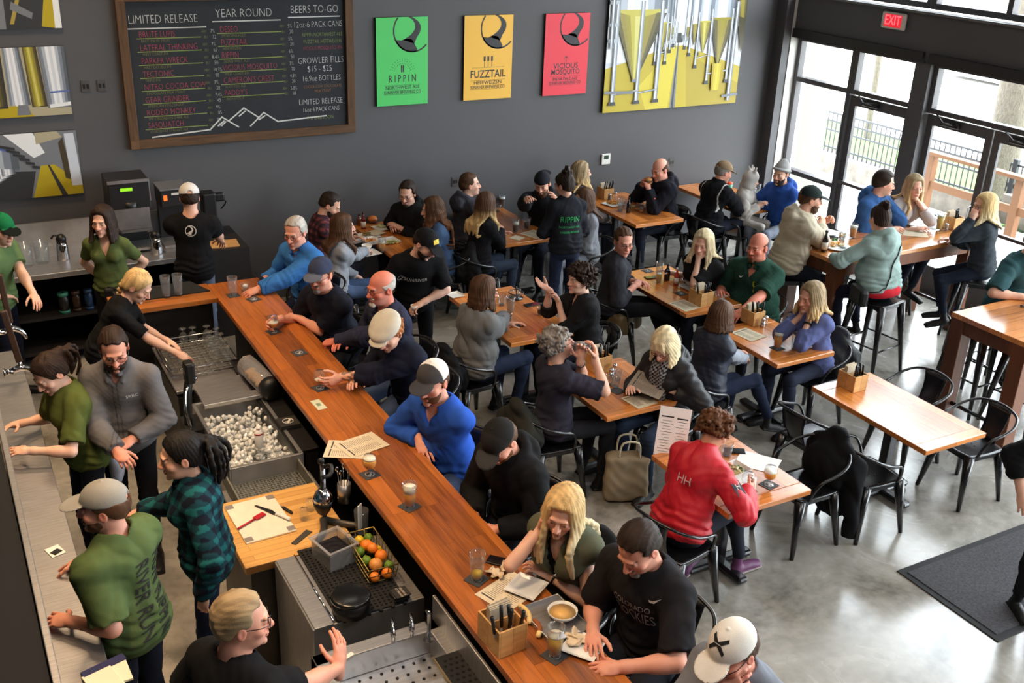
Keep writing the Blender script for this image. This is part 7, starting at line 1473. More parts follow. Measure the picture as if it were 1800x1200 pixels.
r = person('woman with long pale blonde hair in black T-shirt, chin resting on her hand', (1236, 428), 'sit', 192, s=0.98, sex='f', w=1.2, lean=10, hy=210, hp=8, hair=('wavy', 'pale', None, 0.15), top=dict(col=(26, 26, 28), sleeve='short', slen=0.9, loose=0.012), lh=('h', 0.0, 0.1, -0.13), rh=('p', 1178, 478, 0.82), le=(0.7, -0.3, -1), lhand=dict(curl=0.6, d=(-0.1, 0.1, 1), n=(-1, 0.1, 0)), vox=0.0052, skin='fair'); seated('c', r, 'black chair under the pale blonde woman in black T-shirt')
r = person('large bald man with moustache in dark green polo shirt', (1332, 434), 'sit', 198, s=1.06, w=1.34, belly=0.08, lean=6, hy=196, hp=4, hair=('bald', 'brown'), beard=('goatee', 'chestnut'), top=dict(col=(34, 66, 54), sleeve='short', slen=0.85, neck='shirt', vdeep=0.8, loose=0.014), rh=('p', 1266, 512, 0.82), lh=('p', 1298, 552, 0.80), le=(-0.2, -1, -0.5), vox=0.0052, skin=(214, 132, 108)); seated('c', r, 'black chair under the large bald man in green polo shirt')
fo = [(-0.03, -0.035, 0), (0.03, -0.035, 0), (0.04, -0.02, 0), (0.04, 0.02, 0), (0.03, 0.035, 0), (-0.03, 0.035, 0), (-0.04, 0.02, 0), (-0.04, -0.02, 0)]; fi = [(x*0.68, y*0.7, 0) for x, y, _ in fo]
decal(r, 'shirt', fo+fi, [(i, (i+1) % 8, 8+(i+1) % 8, 8+i) for i in range(8)], chest_o(r, 0.04, -0.1), -r['Rt'], r['T'], mat('print_yellow', (186, 196, 60), rough=0.8), 'emblem'); V = [(0, 0, 0), (0.012, 0.006, 0), (0.045, 0.026, 0), (0.016, -0.006, 0), (-0.004, -0.006, 0), (-0.012, 0.008, 0)]; decal(r, 'shirt', V, [(5, 0, 1), (5, 4, 0), (0, 4, 3), (0, 3, 2), (0, 2, 1)], chest_o(r, 0.07, 0.09), -r['Rt'], r['T'], PW, 'emblem')
DR = r = person('man with bushy grey hair and glasses in dark T-shirt drinking from a tilted glass', (980, 604), 'sit', 356, s=1.0, lean=-2, hy=350, hp=-14, hair=('curly', 'grey', None, 0.96), glasses=(150, 110, 100), top=dict(col=(48, 46, 58), sleeve='short', slen=0.9, loose=0.014), pants=(34, 34, 38), rh=('p', 1046, 630, 1.16), lh=('p', 1020, 632, 1.14), re=(0.5, 0.7, -1), le=(0.6, -0.3, -1), rhand=dict(curl=0.55, d=(0.05, -0.25, 1), n=(-1, -0.5, 0)), lhand=dict(curl=0.5, d=(0.1, 0, 1), n=(-0.6, 1, 0)), vox=0.0048, skin='light'); seated('c', r, 'black chair draped with a dark jacket under the drinking man')
m = MB(); A = r['arms']['l']; wp = A[2]+(A[1]-A[2])*0.2-r['loc']; X_ = axes(A[1]-A[2], (1, 0, 0.1)); M4 = np.eye(4); M4[:3, :3] = X_[:, [0, 2, 1]]; M4[:3, 3] = wp; m.torus((0, 0, 0), 0.03, 0.008, 18, 6, 0, Matrix(M4.tolist())); m.build('wristband', BLACK, r['root'])
r = person('woman with pale blond bob and checked scarf reading a menu', (1168, 606), 'sit', 196, s=0.97, sex='f', w=1.06, lean=8, hy=204, hp=36, hair=('long', 'pale', None, 0.09, 'bangs'), glasses=(120, 60, 60), top=dict(col=(32, 32, 36), sleeve='long', neck='hood', loose=0.022, mat=SHINY), pants=(38, 48, 66), lh=('p', 1186, 688, 0.83), rh=('l', 0.3, 0.15, 0.82), le=(-0.1, -1, -0.7), lhand=dict(curl=0.6), vox=0.0048, skin='fair'); seated('c', r, 'black chair under the woman with pale blond bob')
G = Sdf(); nb = r['nb']; G.torus(nb+r['T']*0.03, 0.07, 0.024, r['CA'], 0.02)
for g, ln in ((-1, 0.3), (1, 0.34)):
    p = nb+r['Fc']*0.10+r['Rt']*g*0.035
    for j in range(5): q = p-r['T']*ln/5+r['Fc']*(0.035 if j == 0 else 0.002); G.cone(p, q, 0.034, 0.036, k=0.015); p = q
V, Q = G.mesh(0.006)
def check(V):
    L = (V-nb)@r['CA']; a = np.sin(L[:, 0]*2*PI/0.03) > 0; b = np.sin(L[:, 2]*2*PI/0.03) > 0; return np.where((a ^ b)[:, None], C3((150, 146, 146)), C3((34, 32, 36)))
numesh('scarf', V-r['loc'], Q, CLOTH, r['root'], None, check(V))
r = person('girl with straight dark brown hair in navy quilted vest seen from behind', (1268, 556), 'sit', 358, s=0.93, sex='f', lean=6, hy=18, hp=4, hair=('long', 'brown', None, 0.07), top=dict(col=(146, 150, 160), sleeve='long', loose=0.008), over=dict(col=(40, 44, 58), sleeve='none', neck='high', name='vest', loose=0.008, mat=SHINY), pants=(34, 42, 62), rh=('p', 1316, 632, 0.68), lh=('l', 0.3, -0.1, 0.8), re=(-0.5, 0.7, -0.7), legs=(None, ((0.42, 0.12, 0.62), (0.60, 0.16, 0.22))), vox=0.005); seated('c', r, 'black chair under the girl in navy quilted vest')
r = person('woman with curly blond hair in blue violet top, both hands under her chin', (1426, 522), 'sit', 184, s=0.97, sex='f', w=1.05, lean=12, hy=180, hp=10, hair=('wavy', 'ash', 'blond', 0.13), top=dict(col=(92, 100, 146), sleeve='threeq', loose=0.01), pants=(40, 44, 60), lh=('h', -0.045, 0.06, -0.17), rh=('h', 0.05, 0.06, -0.17), le=(0.6, -0.5, -1), re=(0.6, 0.5, -1), lhand=dict(curl=0.7, d=(-0.1, 0.1, 1), n=(-1, 0, 0.1)), rhand=dict(curl=0.7, d=(-0.1, -0.1, 1), n=(-1, 0, 0.1)), vox=0.005, skin='light'); seated('c', r, 'black chair with a leather jacket under the curly blond woman')
A = r['arms']['l']; wp = A[2]+(A[1]-A[2])*0.2-r['loc']; X_ = axes(A[1]-A[2], (1, 0, 0.1)); M4 = np.eye(4); M4[:3, :3] = X_[:, [0, 2, 1]]; M4[:3, 3] = wp; m = MB(); m.torus((0, 0, 0), 0.031, 0.009, 18, 6, 0, Matrix(M4.tolist())); m.build('wristwatch', BLACK, r['root'])
G1 = grab(1312, 862, 0.754, 20)
RJ = r = person('person with short curly light brown hair in bright red jacket bent over the table', (1256, 757), 'sit', 12, s=0.99, sex='f', w=1.12, lean=18, hy=18, hp=38, hair=('curly', 'chestnut', None, 1.0), top=dict(col=(196, 30, 44), sleeve='long', neck='high', loose=0.022, mat=SHINY, hem=0.0, wrinkle=1.3), pants=(36, 38, 48), shoes=((104, 60, 96), (190, 182, 168)), rh=G1[0], lh=('l', 0.42, -0.14, 0.80), re=(0.0, 0.8, -0.7), rhand=G1[1], legs=(((0.40, -0.13, 0.56), (0.28, -0.12, 0.1)), ((0.47, 0.06, 0.55), (0.56, 0.10, 0.1))), vox=0.0045, skin='tan'); seated('c', r, 'black chair under the person in bright red jacket')
write(r, 'shirt', 'HH', back_o(r, 0.0, 0.02), r['Rt'], r['T'], 0.085, mat('print_pinkish', (226, 190, 192), rough=0.7), 0.9); A = r['arms']['r']; mid = A[0]*0.55+A[1]*0.45; ax_ = nrm(A[1]-A[0]); sd = nrm(r['R']-ax_*(r['R']@ax_)); rg = nrm(np.cross(-ax_, sd))
decal(r, 'shirt', [(-0.034, -0.05, 0), (0.034, -0.05, 0), (0.034, 0.05, 0), (-0.034, 0.05, 0)], [(0, 1, 2, 3)], mid+sd*0.07, rg, -ax_, mat('patch_navy', (38, 40, 56), rough=0.7), 'sleeve_patch', 0.004); V, Fs = text_mesh('H', 0.06, 0.0, 'CENTER', 0.9); decal(r, 'shirt', V, Fs, mid+sd*0.07-ax_*0.012, rg, -ax_, PW, 'lettering', 0.007)
# ---- tall table
r = person('broad bearded man in cream hoodie and green cap at the tall table end', (1425, 350), 'stool', 338, s=1.04, w=1.25, belly=0.03, lean=12, hy=332, hp=8, hair=('short', 'brown'), beard=('full', 'brown'), cap=('cap', (38, 48, 46), (34, 44, 42)), top=dict(col=(192, 180, 158), sleeve='long', neck='hood', loose=0.02), pants=(26, 28, 36), rh=('p', 1442, 398, 1.22), lh=('p', 1450, 390, 1.22), re=(0.6, 0.4, -1), le=(0.6, -0.4, -1), rhand=dict(curl=0.8, d=(0.5, -0.5, 0.7), n=(0, -1, 0)), lhand=dict(curl=0.8, d=(0.5, 0.5, 0.7), n=(0, 1, 0)), vox=0.0056); seated('s', r, 'black metal stool under the man in cream hoodie')
write(r, 'cap', 'LA', r['hc']+r['HR']@np.array([0, 0.1, 0.09]), -r['HR'][:, 0], nrm(r['HR'][:, 2]*0.8-r['HR'][:, 1]*0.5), 0.05, PW, 0.8)
r = person('young man with dark hair in steel blue hoodie, fist at his chin', (1554, 322), 'stool', 284, s=1.0, w=1.1, lean=8, hy=330, hp=10, hair=('thick', 'dark'), top=dict(col=(58, 96, 150), sleeve='long', neck='hood', loose=0.02), lh=('h', -0.02, 0.09, -0.19), rh=('l', 0.32, 0.12, 1.10), le=(0.6, -0.6, -1), lhand=dict(curl=0.8, n=(-1, 0, 0)), vox=0.0056, skin='fair'); seated('s', r, 'black metal stool under the young man in steel blue hoodie')
r = person('woman with long light hair in white top leaning on her hand by the doors', (1607, 328), 'stool', 270, s=0.95, sex='f', lean=14, hy=248, hp=4, hair=('long', 'ash', 'blond', 0.26), top=dict(col=(206, 200, 200), sleeve='threeq', neck='wide', loose=0.012), lh=('h', -0.05, 0.07, -0.15), rh=('l', 0.34, 0.1, 1.09), le=(0.8, -0.5, -1), lhand=dict(curl=0.6), vox=0.0056, skin='fair'); seated('s', r, 'black metal stool under the woman in white top')
SF = r = person('heavy woman with dark bun in seafoam top and red shirt tail', (1546, 384), 'stool', 98, s=0.98, sex='f', w=1.42, belly=0.05, lean=10, hy=78, hp=10, hair=('bun', 'dark', 'chestnut'), top=dict(col=(150, 172, 166), sleeve='long', neck='hood', loose=0.014, hem=-0.01), pants=(30, 32, 48), shoes=((24, 24, 26), (190, 186, 180)), rh=('l', 0.42, 0.2, 1.09), lh=('l', 0.42, -0.2, 1.09), re=(0, 1, -0.4), le=(0, -1, -0.4), vox=0.0052); seated('s', r, 'black metal stool under the heavy woman in seafoam top')
G = Sdf(); G.ell(r['hip']+np.array([0, 0, 0.0])-r['F']*0.012, (0.168*1.42*0.98+0.012, 0.16*1.12, 0.115), axes(r['F'])); G.half(r['hip']-np.array([0, 0, 0.04]), (0, 0, -1)); V, Q = G.mesh(0.008, lambda P: 0.004*wave_noise(4, (16, 30))(P)); numesh('shirt_tail', V-r['loc'], Q, CLOTH, r['root'], None, np.tile(C3((196, 36, 48)), (len(V), 1)))
m = MB(); loc = r['loc']; pts = [r['nb']+r['Rt']*0.10+r['T']*0.0-r['Fc']*0.02, r['nb']+r['Rt']*0.06-r['Fc']*0.15-r['T']*0.1, r['nb']-r['Fc']*0.17-r['Rt']*0.05-r['T']*0.28, r['hip']-r['F']*0.19-r['R']*0.14+np.array([0, 0, 0.08]), r['hip']-r['F']*0.08-r['R']*0.28+np.array([0, 0, 0.02])]
V_, Q_, _o = r['shirt']; bv = BVHTree.FromPolygons([tuple(v) for v in V_], [tuple(map(int, q)) for q in Q_])
pp = [];
for p in catmull(pts, 5):
    h = bv.find_nearest(Vector(p.tolist())); n_ = np.array(h[1]); pp.append(np.array(h[0])+n_*0.006*(1 if n_@(np.array(h[0])-r['ch']) > 0 else -1)-loc)
MB().tube(pp, 0.006, 6).build('bag_strap', mat('strap_black', (24, 22, 22), rough=0.5), r['root']); q = MB().box((0, 0, 0), (0.26, 0.09, 0.17), bev=0.03).build('handbag', mat('bag_black', (22, 21, 22), rough=0.4), r['root']); q.location = [*(np.array([0, 0, 0.86])-r['F']*0.02-r['R']*0.33)]; q.rotation_euler = (0, 0, math.radians(98-90+60))
r = person('woman with wavy blond hair in charcoal sweater on a stool by the doors', (1731, 362), 'stool', 136, s=0.97, sex='f', w=1.0, lean=6, hy=160, hp=4, hair=('wavy', 'blond', 'pale', 0.16), glasses=(90, 40, 40), top=dict(col=(50, 56, 62), sleeve='long', loose=0.012), pants=(30, 36, 50), lh=('h', -0.05, 0.14, -0.10), rh=('l', 0.32, 0.14, 1.09), le=(0.7, -0.3, -1), lhand=dict(curl=0.6, d=(-0.1, 0.2, 1)), vox=0.0056, skin='fair'); seated('s', r, 'black metal stool under the woman in charcoal sweater')
r = person('person in dark teal T-shirt cropped by the right edge, forearm on the tall table', (1822, 425), 'stool', 262, s=1.04, w=1.15, lean=14, hy=250, hp=10, hair=('short', 'brown'), top=dict(col=(44, 76, 80), sleeve='short', slen=0.9, loose=0.014), pants=(24, 26, 32), rh=('p', 1800, 522, 1.10), lh=('l', 0.4, -0.1, 1.09), re=(0.1, 0.9, -0.6), vox=0.0056); seated('s', r, 'black metal stool under the person in dark teal T-shirt')
f = at(1806, 1098, 0.0); r = person('person in black walking across the entrance mat, cropped by the right edge', (f[0]+0.16, f[1]+0.05, 1.60), 'stand', 250, s=0.98, lean=3, hair=('short', 'dark'), top=dict(col=(22, 22, 24), sleeve='threeq', loose=0.014), pants=(24, 24, 28), shoes=(20, 22, 22), rh=('p', 1796, 868, 0.92), stance=0.12, vox=0.006, skin='light')

# ---------------------------------------------------------------- glasses, plates and everything on the tables
LQ = dict(beer=liquid('beer', (236, 150, 34), 0.1), pale=liquid('pale_beer', (236, 188, 70), 0.15), hazy=liquid('hazy_beer', (246, 172, 60), 0.05), stout=liquid('stout', (22, 12, 10), 0.0), water=liquid('water', (226, 232, 236), 0.9), juice=liquid('juice', (236, 150, 40), 0.2), amber=liquid('amber_beer', (214, 130, 46), 0.1), cola=liquid('dark_drink', (70, 34, 22), 0.2))
FOAM = mat('foam', (244, 236, 216), rough=0.9)
def coaster(p, lab, rz=0.0, emblem=True):
    c = empty('coaster', p, rz, lab, 'coaster', 'square coasters on the tables'); MB().box((0, 0, 0.0015), (0.1, 0.1, 0.003), bev=0.0008).build('card', mat('coaster_card', (58, 58, 60), rough=0.75), c)
    if emblem: MB().torus((0, 0, 0.0031), 0.026, 0.0022, 18, 4).prism([(-0.02, -0.004), (0.0, 0.0), (0.01, 0.018), (0.018, 0.012), (0.01, -0.006), (-0.004, -0.02)], 0.003, 0.0035).build('emblem', mat('coaster_print', (176, 172, 168), rough=0.8), c)
    return c
def pint(px, py, zt, lab, fill=0.0, dr='beer', foam=0.0, co=None, h=0.15, r0=0.031, r1=0.043, lime=False, rz=0.1, ch=True):
    p = at(px, py, zt)
    if co: coaster(p, co, rz); p = p+np.array([0, 0, 0.003])
    g = empty('beer_glass' if dr in ('beer', 'pale', 'hazy', 'stout', 'amber') and fill > 0 else 'glass', p, 0, lab, 'glass')
    rr = lambda z: r0+(r1-r0)*(z/h)
    MB().lathe([(r0*0.9, 0), (r0, 0.004), (r0+0.0005, 0.012), (rr(h*0.5), h*0.5), (r1, h), (r1-0.002, h), (rr(h*0.5)-0.002, h*0.5), (r0-0.002, 0.012)], seg=20).build('glass', GLASS, g)
    if fill > 0: MB().lathe([(r0-0.0025, 0.012), (rr(h*fill)-0.003, h*fill)], seg=18).build('drink', LQ[dr], g)
    if foam > 0: MB().lathe([(rr(h*fill)-0.003, h*fill+0.0004), (rr(h*(fill+foam))-0.003, h*(fill+foam))], seg=18).build('foam', FOAM, g)
    if lime: MB().prism(arc(0, 0, 0.022, 0, 180, 10), 0, 0.01, M=Matrix.Translation((0.012, -0.03, h*fill)) @ Matrix.Rotation(0.9, 4, 'X')).build('lime_wedge', mat('lime_wedge', (190, 214, 120), rough=0.5), g)
    return g
def snifter(px, py, zt, lab, fill=0.5, dr='hazy', foam=0.1, co=None, s=1.0, rz=0.2):
    p = at(px, py, zt)
    if co: coaster(p, co, rz); p = p+np.array([0, 0, 0.003])
    g = empty('snifter', p, 0, lab, 'glass'); P = [(0.034, 0.0), (0.033, 0.003), (0.008, 0.008), (0.006, 0.03), (0.012, 0.036), (0.035, 0.055), (0.044, 0.08), (0.041, 0.105), (0.033, 0.13)]; P = [(a*s, b*s) for a, b in P]
    MB().lathe(P, seg=20).build('glass', GLASS, g); zr = [b for a, b in P]; ra = [a for a, b in P]; zz = s*(0.04+0.075*fill); pr = [(1e-5, 0.037*s)]+[(float(np.interp(z, zr, ra))-0.0025, z) for z in np.linspace(0.04*s, zz, 7)]
    MB().lathe(pr, seg=18).build('drink', LQ[dr], g)
    if foam > 0: z2 = zz+0.075*s*foam; MB().lathe([(float(np.interp(z, zr, ra))-0.0025, z) for z in (zz+0.0003, z2)], seg=18).build('foam', FOAM, g)
    return g
def sheet(name, px, py, zt, w, l, rz, lab, m=None, cat='menu', bands=True, lift=0.0):
    p = at(px, py, zt); e = empty(name, p+np.array([0, 0, 0.001+lift]), rz, lab, cat); MB().box((0, 0, 0.0008), (w, l, 0.0016)).build('sheet', m or PAPER, e)
    if bands:
        k = MB(); 
        for sx in (-1, 1): k.box((sx*w*0.23, l*0.38, 0.0019), (w*0.4, 0.009, 0.0006))
        rs = np.random.RandomState(int(px))
        for i in range(16):
            for sx in (-1, 1): k.box((sx*w*0.23-w*0.02*rs.rand(), l*0.32-i*l*0.043, 0.0018), (w*(0.2+0.18*rs.rand()), 0.0022, 0.0005))
        k.build('print', mat('menu_print', (66, 60, 56), rough=0.8), e)
    return e
def caddy(px, py, zt, lab, rz=0.0, s=1.0, nap=True):
    p = at(px, py, zt); e = empty('napkin_caddy', p, rz, lab, 'caddy'); w, l, h = 0.12*s, 0.15*s, 0.12*s; b = MB()
    b.box((0, 0, 0.006), (w, l, 0.012))
    for g in (-1, 1): b.box((g*w/2, 0, h/2), (0.01, l+0.01, h), bev=0.002).box((0, g*l/2, h/2), (w-0.01, 0.01, h), bev=0.002)
    b.box((0, 0.0, h/2), (w-0.01, 0.008, h*0.9)); b.build('box', BOXW, e)
    for i in range(7): MB().box((0.0, l*0.12+i*0.006, h*0.75), (w*0.8, 0.003, h*1.1+0.012*(i % 3)), rz=0.02*i).build('napkin', mat('napkin', (206, 190, 164), rough=0.95), e)
    rs = np.random.RandomState(int(px+py))
    for i in range(5):
        a = np.array([(-0.4+0.2*i)*w, -l*0.25, 0.03]); d = nrm([rs.uniform(-0.25, 0.25), rs.uniform(-0.3, 0.1), 1]); MB().cyl(a, a+d*0.085*s, 0.006, seg=6).build('cutlery', STEEL, e); MB().cyl(a+d*0.08*s, a+d*0.175*s, 0.0085, 0.0095, seg=8).build('cutlery_handle', BLACK, e)
    return e
def shaker(px, py, zt, lab, m=None, h=0.085):
    e = empty('shaker', at(px, py, zt), 0, lab, 'shaker'); MB().lathe([(0.02, 0), (0.021, 0.004), (0.019, h*0.7)], seg=14).build('jar', m or GLASS, e); MB().lathe([(0.0205, h*0.7), (0.0205, h*0.9), (0.012, h), (1e-5, h)], seg=14).build('lid', CHROME, e); return e
def bottle(px, py, zt, lab, c, cap, h=0.2, r=0.028, lc=(226, 220, 206), name='bottle'):
    e = empty(name, at(px, py, zt), 0, lab, 'bottle'); MB().lathe([(r*0.9, 0), (r, 0.004), (r, h*0.55), (r*0.75, h*0.66), (r*0.42, h*0.76), (r*0.4, h*0.92)], seg=16).build('glass', mat('glass_%d_%d_%d' % c, c, rough=0.12, spec=0.7), e); MB().lathe([(r*0.5, h*0.9), (r*0.5, h), (1e-5, h)], seg=14).build('cap', mat('cap_%d_%d_%d' % cap, cap, rough=0.4), e)
    if lc: MB().lathe([(r*1.012, h*0.12), (r*1.012, h*0.46)], seg=16).build('label', mat('label_%d_%d_%d' % lc, lc, rough=0.6), e)
    return e
def plate(px, py, zt, lab, w=0.2, rz=0.4, rnd=False, tilt=0.0, lift=0.0):
    p = at(px, py, zt)+np.array([0, 0, lift]); e = empty('plate', p, rz, lab, 'plate')
    if rnd: MB().lathe([(w*0.28, 0), (w*0.3, 0.004), (w*0.5, 0.016), (w*0.495, 0.02), (w*0.3, 0.008), (1e-5, 0.007)], seg=28).build('plate', WHITE, e)
    else:
        m = MB(); h = w/2
        for i, (a, z) in enumerate(((h*0.72, 0.0), (h, 0.014), (h*0.985, 0.018), (h*0.74, 0.007))):
            pass
        V, Fs = [], []; rings = ((0.72, 0.0), (1.0, 0.014), (0.985, 0.018), (0.74, 0.007))
        for k, z in rings: V += [(sx*h*k, sy*h*k, z) for sx, sy in ((-1, -1), (1, -1), (1, 1), (-1, 1))]
        Fs = [(3, 2, 1, 0)]+[(r*4+i, r*4+(i+1) % 4, r*4+4+(i+1) % 4, r*4+4+i) for r in range(3) for i in range(4)]+[(12, 13, 14, 15)]
        m.raw(V, Fs, 0, False); o = m.build('plate', WHITE, e); md = o.modifiers.new('soft', 'BEVEL'); md.width = 0.004; md.segments = 2
    if tilt: e.rotation_euler = (tilt, 0, rz)
    return e
def bowl(px, py, zt, lab, r=0.06, h=0.05, lift=0.0, fill=None):
    e = empty('bowl', at(px, py, zt)+np.array([0, 0, lift]), 0, lab, 'bowl'); MB().lathe([(r*0.6, 0), (r*0.62, 0.003), (r*0.92, h*0.6), (r, h), (r*0.95, h), (r*0.86, h*0.6), (r*0.5, 0.008), (1e-5, 0.008)], seg=24).build('bowl', WHITE, e)
    if fill: MB().lathe([(1e-5, h*0.72), (r*0.88, h*0.7)], seg=20).build('sauce', mat('sauce_%d_%d_%d' % fill, fill, rough=0.35), e)
    return e
def food(name, px, py, zt, lab, c1, c2, n=26, r=(0.07, 0.05), hgt=0.03, kind='chips', lift=0.012):
    """a heap on a plate, blended from small shapes"""
    p = at(px, py, zt)+np.array([0, 0, lift]); rs = np.random.RandomState(int(px*3+py)); G = Sdf(); pts = []
    for i in range(n):
        a, q = rs.uniform(0, 6.28), math.sqrt(rs.rand()); c = np.array([math.cos(a)*q*r[0], math.sin(a)*q*r[1], hgt*(1-q)*rs.rand()+0.006]); pts.append(c)
        if kind == 'fries': d = nrm([rs.normal(), rs.normal(), rs.normal()*0.3]); G.cone(c-d*0.022, c+d*0.022, 0.0045, k=0.001)
        else: G.ell(c, np.array([0.012, 0.010, 0.008])*rs.uniform(0.7, 1.4), k=0.003)
    V, Q = G.mesh(0.0032 if kind == 'fries' else 0.0038, lambda P: 0.001*wave_noise(3, (120, 240))(P)); nz = wave_noise(int(px), (60, 90))(V)[:, None]
    o = numesh(name, V, Q, CLOTH if False else FOODM, None, p, np.where(nz > 0.1, C3(c1), C3(c2))); return tag(o, lab, 'food')
FOODM = mat('food', rough=0.5, attr=True, spec=0.4)
def napkin(px, py, zt, lab, s=0.06, lift=0.0, c=(222, 200, 168)):
    p = at(px, py, zt)+np.array([0, 0, lift]); G = Sdf(); rs = np.random.RandomState(int(px+7*py))
    for i in range(8): d = nrm(rs.normal(size=3)*np.array([1, 1, 0.6])); G.ell(rs.normal(size=3)*s*np.array([0.35, 0.35, 0.1])+np.array([0, 0, s*0.32]), np.array([s*0.7, s*0.45, s*0.12]), axes(d), k=0.004)
    G.half((0, 0, 0.001), (0, 0, -1)); V, Q = G.mesh(0.0045, lambda P: 0.0035*np.abs(wave_noise(int(px), (40, 80))(P))); return tag(numesh('crumpled_napkin', V, Q, FOODM, None, p, np.tile(C3(c), (len(V), 1))), lab, 'napkin')
def phone(px, py, zt, lab, rz=0.5, lift=0.0, tilt=None):
    p = at(px, py, zt)+np.array([0, 0, lift]); e = empty('phone', p, rz, lab, 'phone'); MB().box((0, 0, 0.0045), (0.073, 0.148, 0.009), bev=0.004).build('case', BLACK, e); MB().box((0, 0, 0.0093), (0.066, 0.138, 0.0008)).build('screen', mat('phone_screen', (16, 17, 20), rough=0.08, spec=0.8), e)
    if tilt: e.rotation_euler = tilt
    return e
Z0, Z1, Z2 = 0.751, 1.051, 1.0705
# on the bar
pint(293, 520, 1.063, 'tall empty glass on the black bar mat, left of the pair', 0.03, 'water', h=0.18); pint(314, 517, 1.063, 'tall empty glass on the black bar mat, right of the pair', 0.03, 'water', h=0.18)
pint(410, 519, Z1, 'tall empty glass on coaster at the far corner of the bar', 0.05, 'water', 0, 'coaster under the tall empty glass at the far bar corner', h=0.165)
g = pint(432, 514, Z1, 'short glass with lime slices in the hand of the man in bright blue shirt', 0.25, 'water', 0, None, h=0.085, r0=0.036, r1=0.042); MB().ball((0, 0, 0.06), (0.026, 0.024, 0.018), 10).build('lime_slices', mat('lime_wedge', None), g)
coaster(at(446, 526, Z1), 'coaster under the hand of the man in bright blue shirt', 0.3)
pr = P1['arms']['r']; ph = phone(466, 488, 1.12, 'black phone held by the grey haired man in bright blue shirt', 0.8); ph.location = [*(pr[2]+nrm(pr[3])*0.10+np.array([0, 0, 0.02]))]; ph.rotation_euler = (0.5, 0.2, 0.9)
snifter(481, 583, Z1, 'snifter of cloudy beer held by the heavy man in navy cap', 0.45, 'hazy', 0.12, 'coaster under the snifter of the heavy man in navy cap')
coaster(at(526, 620, Z1), 'lone coaster with round emblem in front of the bald man with goatee', 0.15)
snifter(563, 682, Z1, 'snifter of amber beer held by the man in pale flat cap', 0.3, 'amber', 0.05, 'coaster under the snifter of the man in pale flat cap')
b_ = empty('bank_note', at(560, 711, Z1), -1.05, 'pale green bank note lying flat on the bar', 'bank note'); MB().box((0, 0, 0.0006), (0.066, 0.15, 0.001)).build('note', mat('note_green', (196, 200, 170), rough=0.8), b_); MB().box((0, 0, 0.0014), (0.028, 0.04, 0.0005)).build('portrait', mat('note_print', (120, 132, 104), rough=0.8), b_); b_.rotation_euler = (0, 0, 0.05)
sheet('menu', 612, 790, Z1, 0.216, 0.28, 1.05, 'lower of two paper menus fanned on the bar before the man in bright blue sweater'); sheet('menu', 636, 782, Z1, 0.216, 0.28, 1.75, 'upper of two paper menus fanned on the bar beside the full snifter', lift=0.002)
snifter(650, 834, Z1, 'full snifter of hazy golden beer with foam standing alone on the bar', 0.85, 'hazy', 0.16, 'coaster under the full snifter near the two menus')
pint(720, 890, Z1, 'pint of amber beer with foam standing alone mid bar', 0.62, 'beer', 0.24, 'coaster under the lone amber pint mid bar', rz=0.35)
pint(838, 1018, Z1, 'nearly empty beer glass near the blonde woman in olive vest', 0.24, 'pale', 0.0, 'coaster under the nearly empty glass near the blonde woman', h=0.16, rz=0.45)
phone(880, 988, Z1, 'black phone on the bar beside a crumpled napkin', 0.75); napkin(888, 1000, Z1, 'crumpled tan napkin on the phone near the blonde woman', 0.042, 0.01); napkin(868, 1010, Z1, 'crumpled tan napkin on the bar beside the nearly empty glass', 0.045)
sheet('menu', 895, 1040, Z1, 0.216, 0.28, 1.9, 'paper menu under the white plate of the blonde woman'); plate(925, 1035, Z1, 'square white plate with crumbs on the menu near the blonde woman', 0.175, 0.55, lift=0.004)
k = caddy(882, 1128, Z1, 'big pale wooden caddy with napkins and black cutlery at the near end of the bar', 0.06, 1.22)
ty = empty('serving_tray', at(975, 1092, Z1), 0.04, 'steel serving tray with dip bowl and pretzel leftovers', 'tray'); t_ = MB(); t_.box((0, 0, 0.002), (0.235, 0.31, 0.003))
for g in (-1, 1): t_.box((g*0.118, 0, 0.012), (0.003, 0.31, 0.022)).box((0, g*0.155, 0.012), (0.236, 0.003, 0.022))
t_.tube([(-0.119, -0.156, 0.023), (0.119, -0.156, 0.023), (0.119, 0.156, 0.023), (-0.119, 0.156, 0.023)], 0.004, 6, closed=True); t_.build('tray', STEEL, ty); ty.scale = (0.95, 0.95, 1)
bowl(988, 1086, Z1, 'white bowl of orange cheese dip on the steel tray', 0.075, 0.045, 0.004, (236, 186, 110))
def stick(px, py, lab, ang, c, ln=0.11, cap_=True):
    p = at(px, py, Z1)+np.array([0, 0, 0.016]); G = Sdf(); P_ = [np.array([math.cos(ang+0.5*t)*ln*t, math.sin(ang+0.5*t)*ln*t, 0]) for t in np.linspace(-0.5, 0.5, 5)]
    for a, b in zip(P_[:-1], P_[1:]): G.cone(a, b, 0.013, k=0.006)
    V, Q = G.mesh(0.004); en = np.linalg.norm(V-P_[0], axis=1) < 0.024; return tag(numesh('pretzel_stick', V, Q, FOODM, None, p, np.where(en[:, None], C3((240, 206, 140)), C3(c))), lab, 'food')
stick(948, 1108, 'brown pretzel stick lying on the steel tray nearest the caddy', 1.2, (150, 84, 44)); stick(928, 1082, 'bitten pale pretzel stick lying on the steel tray beside the cutlery', 1.4, (232, 200, 132), 0.13)
pint(975, 1152, Z1, 'pint of golden beer with lime wedge on the bar near the steel tray', 0.7, 'pale', 0.03, 'coaster under the golden pint with lime wedge', lime=True, h=0.165, rz=0.3)
plate(1025, 1138, Z1, 'square white plate with a folded napkin in front of the sports T-shirt man', 0.175, 0.6); napkin(1008, 1128, Z1, 'folded tan napkin on the square plate nearest the lime beer', 0.055, 0.012)
